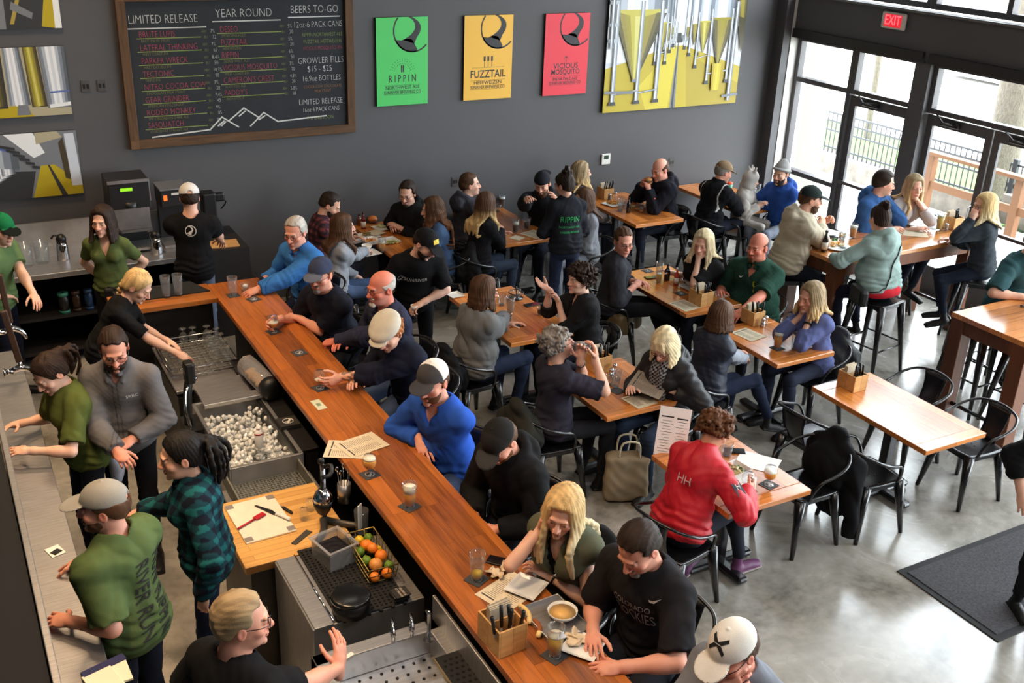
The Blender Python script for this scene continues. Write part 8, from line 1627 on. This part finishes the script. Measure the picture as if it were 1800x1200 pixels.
# table between sweater woman and curly woman
pint(897, 548, Z0, 'tall glass of ice water before the grey sweater woman', 0.75, 'water'); pint(882, 536, Z0, 'short empty tumbler behind the tall glass of ice water', 0.1, 'water', h=0.09); pint(893, 562, Z0, 'brown drink in a low tumbler by the elbow of the grey sweater woman', 0.6, 'cola', h=0.07, r0=0.034, r1=0.038)
cd_ = empty('condiment_ring', at(907, 524, Z0), 0, 'black condiment holder with small jars on the curly woman table', 'condiment holder'); MB().torus((0, 0, 0.06), 0.07, 0.005, 20, 6).lathe([(0.06, 0), (0.07, 0.008), (1e-5, 0.008)], seg=20).tube([(0, 0, 0), (0, 0, 0.12)], 0.005, 6).build('holder', BLACK_METAL, cd_)
for i in range(3): a = 2.1*i+0.4; MB().lathe([(0.02, 0.01), (0.021, 0.06), (0.02, 0.08)], (0.04*math.cos(a), 0.04*math.sin(a), 0), 12).build('jar', GLASS, cd_)
phone(935, 536, Z0, 'dark phone near the elbow of the curly haired woman', 1.6); phone(907, 572, Z0, 'dark phone beside the arm of the grey sweater woman', 1.3); pint(950, 552, Z0, 'dark drink glass in front of the curly haired woman', 0.5, 'cola', h=0.07, r0=0.03, r1=0.036); plate(800, 520, Z0, 'small white plate at the far corner of the grey sweater woman table', 0.14, 0.1)
# drinking man's table
caddy(1050, 648, Z0, 'wooden caddy with black cutlery half hidden by the drinking man arm', 0.05, 1.15); shaker(1074, 664, Z0, 'steel pepper shaker beside the caddy of the drinking man', CHROME); shaker(1080, 656, Z0, 'glass salt shaker behind the steel shaker of the drinking man')
for i, (px, py) in enumerate(((1071, 676), (1082, 680), (1086, 668))): pint(px, py, Z0, 'small clear glass in the cluster before the blond bob woman, '+('nearest the drinking man', 'nearest the coaster', 'farthest from us')[i], 0.08, 'water', h=0.085, r0=0.027, r1=0.034)
coaster(at(1085, 687, Z0), 'grey coaster between the glasses and the menu of the blond bob woman', 0.2, False); sheet('menu', 1124, 704, Z0, 0.2, 0.21, 0.1, 'paper menu lying flat on the blond bob woman table'); mh = sheet('menu', 1140, 676, 0.86, 0.2, 0.27, 0.1, 'translucent menu held by the blond bob woman', m=mat('menu_grey', (150, 138, 124), rough=0.6)); mh.rotation_euler = (0.15, -0.35, 0.5)
a_ = DR['arms']['r']; mid = (DR['arms']['r'][2]+nrm(DR['arms']['r'][3])*0.09); mouth = DR['hc']+DR['HR']@np.array([0, 0.108, -0.066]); dv = nrm(mid-mouth); q = Vector(dv.tolist()).to_track_quat('Z', 'Y'); gl = empty('glass', mouth+dv*0.155, 0, 'printed glass tilted to the mouth of the drinking man', 'glass'); gl.rotation_euler = (-q.to_matrix().to_3x3().col[2]).to_track_quat('Z', 'Y').to_euler(); MB().lathe([(0.03, 0), (0.031, 0.006), (0.042, 0.15), (0.040, 0.15), (0.029, 0.01)], seg=18).build('glass', GLASS, gl); MB().lathe([(0.0375, 0.055), (0.0418, 0.11)], seg=18).build('print', mat('glass_print', (150, 146, 140), rough=0.5), gl)
# red jacket's table
bx_ = empty('salad_box', at(1290, 836, Z0), 0.1, 'white paper box of salad in front of the red jacket', 'food box'); V, Fs = [], []
for k, z in ((0.055, 0), (0.08, 0.065), (0.076, 0.065), (0.052, 0.01)): V += [(sx*k*1.1, sy*k, z) for sx, sy in ((-1, -1), (1, -1), (1, 1), (-1, 1))]
MB().raw(V, [(3, 2, 1, 0)]+[(r*4+i, r*4+(i+1) % 4, r*4+4+(i+1) % 4, r*4+4+i) for r in range(3) for i in range(4)]+[(12, 13, 14, 15)], 0, False).build('box', WPAPER, bx_); o = food('salad', 1290, 836, Z0, 'x', (84, 96, 44), (168, 150, 96), 60, (0.07, 0.06), 0.025, lift=0.045); o.parent = bx_; o.location = (0, 0, 0.042); del o['label']; del o['category']
sheet('paper_liner', 1302, 848, Z0, 0.2, 0.2, 0.8, 'white paper liner under the salad box', WPAPER, 'paper', False); sheet('menu', 1332, 812, Z0, 0.216, 0.28, 0.6, 'pale menu lying between the salad box and the snifter', WPAPER, bands=False)
snifter(1351, 852, Z0, 'snifter of golden beer on coaster at the red jacket table', 0.72, 'hazy', 0.06, 'coaster under the golden snifter at the red jacket table', s=1.05); snifter(1312, 862, Z0, 'empty snifter held by the person in red jacket', 0.05, 'amber', 0, 'coaster under the hand of the person in red jacket'); pint(1277, 800, Z0, 'small clear glass behind the collar of the red jacket', 0.1, 'water', h=0.1); phone(1291, 793, Z0, 'dark phone at the far corner of the red jacket table', 1.0)
mc = empty('menu', at(1176, 790, 0.50), 0, 'white menu card standing upright behind the red jacket', 'menu'); MB().box((0, 0, 0.10), (0.2, 0.004, 0.30)).build('card', WPAPER, mc); k = MB().box((-0.045, -0.0026, 0.19), (0.08, 0.001, 0.008)).box((0.05, -0.0026, 0.185), (0.07, 0.001, 0.008))
for i in range(12): k.box((-0.045, -0.0026, 0.165-0.017*i), (0.06+0.02*math.sin(i*2), 0.001, 0.002)).box((0.05, -0.0026, 0.165-0.017*i), (0.05+0.02*math.cos(i*3), 0.001, 0.002))
k.build('print', INK, mc); mc.location = [*at(1178, 788, 0.78)]; mc.rotation_euler = (-0.35, 0.1, math.radians(-32)); mc.scale = (1.1, 1, 1.15)
tote = empty('tote_bag', at(1130, 905, 0.0)*np.array([1, 1, 0])+np.array([0.0, 0.25, 0]), -0.4, 'beige canvas tote bag on the floor behind the red jacket chair', 'bag'); G = Sdf(); G.box((0, 0, 0.2), (0.17, 0.07, 0.2), None, 0.04); V, Q = G.mesh(0.01, lambda P: 0.008*wave_noise(9, (14, 26))(P)); numesh('bag', V, Q, CLOTH, tote, None, np.tile(C3((150, 134, 110)), (len(V), 1)))
for g in (-1, 1): MB().tube([(-0.08, g*0.05, 0.39), (-0.06, g*0.06, 0.52), (0.06, g*0.06, 0.52), (0.08, g*0.05, 0.39)], 0.008, 6, sub=4).build('strap', mat('strap_beige', (206, 196, 170), rough=0.8), tote)
# curly blonde's table
caddy(1322, 566, Z0, 'wooden caddy with green handled cutlery on the curly blond woman table', 0.05, 1.05); shaker(1340, 574, Z0, 'round steel shaker beside the caddy of the curly blond woman', CHROME); shaker(1345, 570, Z0, 'glass shaker at the caddy of the curly blond woman'); sheet('menu', 1316, 588, Z0, 0.2, 0.24, 0.15, 'paper menu half hidden behind the girl in navy vest')
pint(1366, 612, Z0, 'full pint of amber beer with foam on the curly blond woman table', 0.8, 'beer', 0.1, 'coaster under the full amber pint of the curly blond woman'); pint(1397, 614, Z0, 'empty pint glass next to the full amber pint', 0.03, 'water', rz=0.2); pint(1377, 588, Z0, 'half empty glass of dark drink at the elbow of the curly blond woman', 0.5, 'cola', 0, 'coaster under the dark drink of the curly blond woman')
db = bowl(1423, 610, Z0, 'shallow clear dish at the near corner of the curly blond woman table', 0.045, 0.025); napkin(1424, 607, Z0, 'crumpled white napkin in the shallow dish', 0.03, 0.012, (226, 220, 206))
# empty table
caddy(1496, 680, Z0, 'wooden caddy with black cutlery alone on the empty table', 0.02, 1.12); shaker(1509, 684, Z0, 'steel shaker against the caddy on the empty table', CHROME); shaker(1513, 678, Z0, 'glass shaker against the caddy on the empty table')
# polo man's table
coaster(at(1138, 476, Z0), 'coaster at the far end of the polo man table', 0.1); phone(1146, 488, Z0, 'phone beside the hands of the man in striped shirt', 1.4); pint(1157, 496, Z0, 'tall slim glass with a little pale beer on the polo man table', 0.42, 'pale', 0.03, h=0.21, r0=0.026, r1=0.036)
bottle(1172, 492, Z0, 'dark ketchup bottle on the polo man table', (30, 14, 12), (26, 22, 22), 0.17, 0.03, None); bottle(1188, 501, Z0, 'red hot sauce bottle with white label on the polo man table', (176, 60, 34), (236, 236, 230), 0.18, 0.026); shaker(1199, 503, Z0, 'small shaker beside the hot sauce of the polo man table')
plate(1213, 506, Z0, 'square white plate under the stacked bowls of the polo man', 0.17, 0.1); bowl(1213, 502, Z0, 'lower white soup bowl in the stack before the polo man', 0.062, 0.045, 0.016); bowl(1213, 502, Z0, 'upper white soup bowl holding a black handled knife', 0.06, 0.045, 0.034); kn = empty('knife', at(1214, 496, 0.84), 0.4, 'steel knife with black handle resting in the upper soup bowl', 'knife'); MB().cyl((0, 0, 0), (0.03, -0.08, 0.0), 0.008).build('handle', BLACK, kn); MB().box((-0.02, 0.05, 0.004), (0.014, 0.1, 0.003), rz=0.35).build('blade', STEEL, kn)
caddy(1231, 533, Z0, 'pale wooden caddy in front of the large man in green polo', 0.03, 1.15); pint(1256, 532, Z0, 'glass of orange juice behind the caddy of the polo man', 0.6, 'juice', h=0.1)
for i in range(3): plate(1258, 525, Z0, ('lowest', 'middle', 'topmost')[i]+' plate of the stack beside the polo man juice', 0.17, 0.05*i, lift=0.012*i, rnd=i < 2)
coaster(at(1197, 516, Z0), 'coaster between the hot sauce and the paper menu of the polo man', 0.1); sheet('menu', 1204, 537, Z0, 0.2, 0.24, 0.1, 'paper menu under the caddy of the polo man')
# fries table by the thermostat
caddy(1063, 347, Z0, 'wooden caddy with white card against the wall below the thermostat', 0.0, 1.1); shaker(1071, 352, Z0, 'dark shaker beside the caddy below the thermostat', mat('dull_jar', (70, 72, 66), rough=0.3)); shaker(1081, 349, Z0, 'white topped shaker beside the caddy below the thermostat'); plate(1077, 360, Z0, 'white plate of fries nearest the tousled blond woman', 0.21, 0.25); food('fries', 1077, 358, Z0, 'golden fries on the white plate near the tousled blond woman', (226, 170, 76), (206, 132, 60), 60, (0.07, 0.06), 0.03, 'fries'); pint(1090, 371, Z0, 'clear water glass between the fries and the dark bottle', 0.3, 'water')
bottle(1104, 374, Z0, 'small dark brown bottle on the fries table', (30, 18, 14), (20, 18, 18), 0.19, 0.026, None); food('fries', 1118, 360, Z0, 'brown fries heap before the man biting a burger', (190, 120, 50), (160, 90, 40), 40, (0.07, 0.06), 0.035, 'fries', 0.004); food('salad_leaves', 1111, 364, Z0, 'pale green garnish beside the brown fries', (150, 160, 90), (200, 190, 130), 14, (0.04, 0.03), 0.02, lift=0.002)
for i in range(5):
    a = 2*PI*i/5; c = at(1130, 370, Z0)+np.array([0.07*math.cos(a), 0.07*math.sin(a), 0]); g = empty('sampler_glass', c, 0, 'small sampler glass in the ring before the hot sauce bottle', 'glass', 'sampler glasses in the ring'); MB().lathe([(0.022, 0), (0.024, 0.006), (0.03, 0.075), (0.028, 0.075)], seg=14).build('glass', GLASS, g); MB().lathe([(0.022, 0.007), (0.025, 0.025)], seg=12).build('drink', LQ['amber'], g)
bottle(1148, 375, Z0, 'red hot sauce bottle with white label on the fries table', (190, 70, 44), (214, 90, 40), 0.19, 0.024); p = (B['arms']['r'][2]+B['arms']['l'][2])/2+nrm(B['arms']['r'][3])*0.09; bg = empty('burger', p-np.array([0, 0, 0.02]), 0, 'burger held in both hands by the balding man', 'food'); MB().lathe([(0.03, 0.03), (0.05, 0.035), (0.045, 0.06), (0.02, 0.075), (1e-5, 0.077)], seg=16).lathe([(0.045, 0), (0.05, 0.012), (0.045, 0.02)], seg=16).build('bun', mat('bun', (196, 136, 76), rough=0.6), bg); MB().lathe([(0.052, 0.018), (0.054, 0.03), (0.05, 0.036)], seg=16).build('patty', mat('patty', (84, 50, 32), rough=0.7), bg)
# corner table
c_ = empty('paper_cup', at(1281, 336, Z0), 0, 'green paper cup with orange lid on the corner table', 'cup'); MB().lathe([(0.03, 0), (0.04, 0.1)], seg=16).build('cup', mat('cup_green', (70, 150, 120), rough=0.5), c_); MB().lathe([(0.042, 0.098), (0.042, 0.115), (0.036, 0.12), (1e-5, 0.12)], seg=16).build('lid', mat('cup_lid', (216, 84, 50), rough=0.5), c_)
sheet('menu', 1294, 344, Z0, 0.216, 0.28, 0.6, 'white sheet on the corner table nearest the khaki cap man', WPAPER, 'paper', False); sheet('menu', 1318, 342, Z0, 0.2, 0.2, 0.4, 'white sheet on the corner table nearest the child', WPAPER, 'paper', False); pint(1331, 353, Z0, 'pint of amber beer with foam before the man in royal blue hoodie', 0.6, 'beer', 0.15, 'coaster under the amber pint on the corner table'); phone(1311, 361, Z0, 'grey phone at the near edge of the corner table', 1.2); phone(1322, 349, Z0, 'dark phone beside the amber pint on the corner table', 0.9); pint(1331, 336, Z0, 'small clear glass behind the amber pint on the corner table', 0.1, 'water', h=0.1)
# waitress's table
pint(906, 408, Z0, 'glass of black stout with pale foam beside the waitress', 0.6, 'stout', 0.16); pint(914, 386, Z0, 'clear glass behind the stout on the waitress table', 0.2, 'water', h=0.13); pint(926, 402, Z0, 'golden cocktail glass with orange slice near the waitress', 0.55, 'cola', 0, h=0.13); pint(882, 364, Z0, 'tall dark drink glass against the wall by the ombre haired woman', 0.7, 'cola', 0.08, h=0.15); pint(875, 372, Z0, 'small empty tumbler at the ombre haired woman hands', 0.1, 'water', h=0.09); sheet('menu', 940, 412, Z0, 0.216, 0.25, 0.3, 'paper menu at the near edge of the waitress table'); sheet('napkin', 909, 418, Z0, 0.13, 0.13, 0.5, 'tan paper napkin below the stout glass', None, 'napkin', False); mm = sheet('menu', 948, 352, 0.95, 0.2, 0.27, 0.5, 'pale menu in the hands of the long bearded man', WPAPER, bands=False); mm.rotation_euler = (0.35, 0.2, 0.75)
# first wall table
caddy(622, 386, Z0, 'wooden caddy with brown card on the first wall table', 0, 1.0); bottle(639, 402, Z0, 'dark red ketchup bottle on the crowded wall table', (110, 24, 22), (70, 14, 14), 0.19, 0.027); bottle(632, 396, Z0, 'amber syrup jar behind the ketchup on the crowded wall table', (110, 60, 30), (40, 30, 26), 0.13, 0.03, None)
bb = empty('burger', at(655, 392, Z0), 0, 'large golden burger bun on the crowded wall table', 'food'); MB().lathe([(0.045, 0.0), (0.05, 0.02), (0.052, 0.035)], seg=16).build('filling', mat('patty', None), bb); MB().lathe([(0.05, 0.035), (0.056, 0.05), (0.045, 0.075), (1e-5, 0.085)], seg=16).build('bun', mat('bun_gold', (206, 120, 50), rough=0.5), bb)
plate(672, 402, Z0, 'white plate of salad near the young man with glasses', 0.2, 0.1); food('coleslaw', 670, 400, Z0, 'pale coleslaw on the plate near the young man with glasses', (226, 220, 170), (200, 200, 140), 26, (0.06, 0.05), 0.02); plate(648, 416, Z0, 'white plate with brown paper in the middle of the crowded wall table', 0.21, 0.1); food('sandwich', 644, 414, Z0, 'browned sandwich on the plate in the middle of the crowded wall table', (150, 110, 60), (90, 90, 40), 20, (0.05, 0.05), 0.02); sheet('paper_liner', 660, 412, Z0, 0.16, 0.16, 0.4, 'brown paper liner on the crowded wall table', PAPER, 'paper', False, lift=0.02)
bk2 = empty('food_basket', at(651, 428, Z0), 0.2, 'white paper basket of fries near the amber pint on the crowded wall table', 'basket'); V = []
for k, z in ((0.05, 0), (0.075, 0.05), (0.072, 0.05), (0.047, 0.008)): V += [(sx*k*1.2, sy*k, z) for sx, sy in ((-1, -1), (1, -1), (1, 1), (-1, 1))]
MB().raw(V, [(3, 2, 1, 0)]+[(r*4+i, r*4+(i+1) % 4, r*4+4+(i+1) % 4, r*4+4+i) for r in range(3) for i in range(4)]+[(12, 13, 14, 15)], 0, False).build('basket', WPAPER, bk2); food('fries', 651, 428, Z0, 'fries in the white paper basket near the amber pint', (214, 160, 80), (190, 120, 60), 30, (0.06, 0.05), 0.02, 'fries', 0.03); pint(672, 441, Z0, 'pint of amber beer on the crowded wall table', 0.6, 'beer', 0.03); plate(650, 446, Z0, 'square white plate under the bowl of the woman in light grey', 0.19, 0.15); bowl(645, 440, Z0, 'white bowl touched by the woman in light grey top', 0.055, 0.045, 0.016); plate(684, 424, Z0, 'white plate with greens beside the amber pint on the crowded wall table', 0.2, 0.1); food('greens', 690, 428, Z0, 'leafy greens at the right edge of the crowded wall table', (150, 160, 90), (200, 190, 120), 30, (0.07, 0.05), 0.02); plate(628, 424, Z0, 'white plate with cutlery nearest the plaid shirt man', 0.18, 0.2); napkin(712, 408, Z0, 'crumpled paper in front of the young man with glasses', 0.06)
# tall table
pint(1482, 437, Z2, 'empty pint glass at the end of the tall table', 0.03, 'water'); bottle(1448, 442, Z2, 'brown beer bottle with white label on the tall table', (40, 20, 14), (30, 26, 24), 0.22, 0.03); plate(1472, 436, Z2, 'round white plate of loaded fries on the tall table', 0.27, 0, True); food('loaded_fries', 1470, 432, Z2, 'loaded fries with green garnish on the round white plate', (200, 130, 60), (220, 180, 110), 50, (0.09, 0.06), 0.025); food('garnish', 1466, 428, Z2, 'green herb garnish on top of the loaded fries', (40, 100, 40), (60, 120, 50), 10, (0.025, 0.02), 0.015, lift=0.035); plate(1432, 428, Z2, 'square white plate beside the sleeve of the cream hoodie man', 0.18, 0.2)
pint(1480, 419, Z2, 'nearly empty pale beer glass before the seafoam woman', 0.4, 'pale', 0.02); pint(1498, 418, Z2, 'full amber beer glass before the seafoam woman', 0.72, 'amber', 0.15); sheet('paper', 1466, 410, Z2, 0.2, 0.26, 0.3, 'white paper near the arm of the cream hoodie man', WPAPER, 'paper', False); phone(1460, 417, Z2, 'dark phone near the elbow of the cream hoodie man', 1.3)
snifter(1597, 394, Z2, 'stemmed glass of pale beer before the woman in white top', 0.4, 'pale', 0.02, s=1.25); phone(1587, 396, Z2, 'dark phone beside the stemmed glass of pale beer', 1.2); sheet('menu', 1626, 396, Z2, 0.216, 0.28, 0.4, 'white menu on the tall table nearest the woman in white top', WPAPER, bands=False); sheet('menu', 1604, 410, Z2, 0.216, 0.3, 0.9, 'tan menu on the tall table right of the seafoam woman'); snifter(1636, 400, Z2, 'stemmed glass of dark beer beside the yellow pint', 0.45, 'stout', 0, s=1.2); pint(1650, 404, Z2, 'tall pint of yellow beer beside the caddy on the tall table', 0.85, 'pale', 0.04, h=0.18); shaker(1662, 406, Z2, 'white topped salt shaker in front of the caddy on the tall table'); caddy(1672, 400, Z2, 'wooden caddy with black cutlery on the tall table by the blond woman', 0, 1.1)
napkin(1799, 540, Z2, 'small brown crumpled thing on the cropped tall table', 0.035, 0, (84, 56, 40))
# coats and bags left on chairs
def coat(px_yaw, lab, ch_xy, col, yaw, wid=0.24, low=0.12, m=CLOTH, seed=1):
    """a jacket hung over a chair back: ch_xy the seat centre, yaw the way the chair faces"""
    x, y = ch_xy; F = np.array([math.cos(math.radians(yaw)), math.sin(math.radians(yaw)), 0]); R = np.cross(F, [0, 0, 1.0]); c = np.array([x, y, 0]); G = Sdf(); A = np.stack([R, F, [0, 0, 1.0]], 1)
    G.ell(c-F*0.27+np.array([0, 0, 0.62]), (wid, 0.085, 0.17), A, 0.05); G.ell(c-F*0.30+np.array([0, 0, 0.42]), (wid*0.95, 0.07, 0.3), A, 0.06); G.ell(c-F*0.18+np.array([0, 0, 0.55]), (wid*0.8, 0.08, 0.16), A, 0.05); G.ell(c-F*0.29+np.array([0, 0, 0.8]), (0.09, 0.05, 0.05), A, 0.05)
    for g, dz in ((-1, low), (1, low+0.1)): G.cone(c-F*0.30+R*g*wid*0.85+np.array([0, 0, 0.62]), c-F*0.33+R*g*(wid*0.9)+np.array([0, 0, dz]), 0.062, 0.05, k=0.04, fb=True)
    n = wave_noise(seed, (12, 22)); V, Q = G.mesh(0.009, lambda P: 0.016*(0.3-np.abs(n(P)))); o = numesh('coat', V-c, Q, m, None, c, np.tile(C3(col), (len(V), 1))); return tag(o, lab, 'coat')
coat(None, 'black fleece coat hung over the chair beside the red jacket table', (5.93*KC, 5.42*KC), (20, 20, 22), 180, 0.24, 0.04, seed=4)
def behind(key_lab, lab, col, m=CLOTH, low=0.25, wid=0.22, seed=2):
    for o in COL.objects:
        if o.get('label') == key_lab:
            coat(None, lab, (o.location.x, o.location.y), col, math.degrees(o.rotation_euler[2])+90, wid, low, m, seed)
behind('black chair draped with a dark jacket under the drinking man', 'dark olive jacket draped over the chair of the drinking man', (46, 46, 40), CLOTH, 0.2, 0.23, 6)
behind('black chair with a leather jacket under the curly blond woman', 'shiny black leather jacket on the chair of the curly blond woman', (30, 30, 32), SHINY, 0.3, 0.2, 7)
behind('black chair with a dark coat under the long haired woman in denim shirt', 'dark coat on the chair of the long haired denim woman', (34, 34, 36), CLOTH, 0.2, 0.22, 8)
behind('black chair under the woman in grey knit sweater', 'black coat on the chair of the grey sweater woman', (22, 22, 24), CLOTH, 0.25, 0.22, 9)
for o in COL.objects:
    if o.get('label') == 'tall black chair under the blonde woman in olive vest':
        q_ = coat(None, 'black furry coat over the chair of the blonde woman in olive vest', (o.location.x, o.location.y), (18, 18, 20), math.degrees(o.rotation_euler[2])+90, 0.2, 0.25, CLOTH, 5); q_.location.z += 0.3
def floor_bag(px, py, lab, col, sz=(0.2, 0.1, 0.15), m=SHINY):
    p = at(px, py, 0.0); e = empty('handbag', p, 0.4, lab, 'bag'); G = Sdf(); G.box((0, 0, sz[2]), sz, None, 0.06); V, Q = G.mesh(0.01, lambda P: 0.008*wave_noise(3, (14, 30))(P)); numesh('bag', V, Q, m, e, None, np.tile(C3(col), (len(V), 1))); MB().tube([(-sz[0]*0.6, 0, sz[2]*1.9), (-sz[0]*0.4, 0.02, sz[2]*2.8), (sz[0]*0.4, 0.02, sz[2]*2.8), (sz[0]*0.6, 0, sz[2]*1.9)], 0.01, 6, sub=4).build('handle', BLACK, e)
    return e
tb_ = floor_bag(1100, 575, 'tan leather handbag hanging by the chair of the man in striped shirt', (104, 84, 54), (0.22, 0.09, 0.13)); tb_.location = [*(at(1098, 560, 0.45)-np.array([0, 0, 0.14]))]
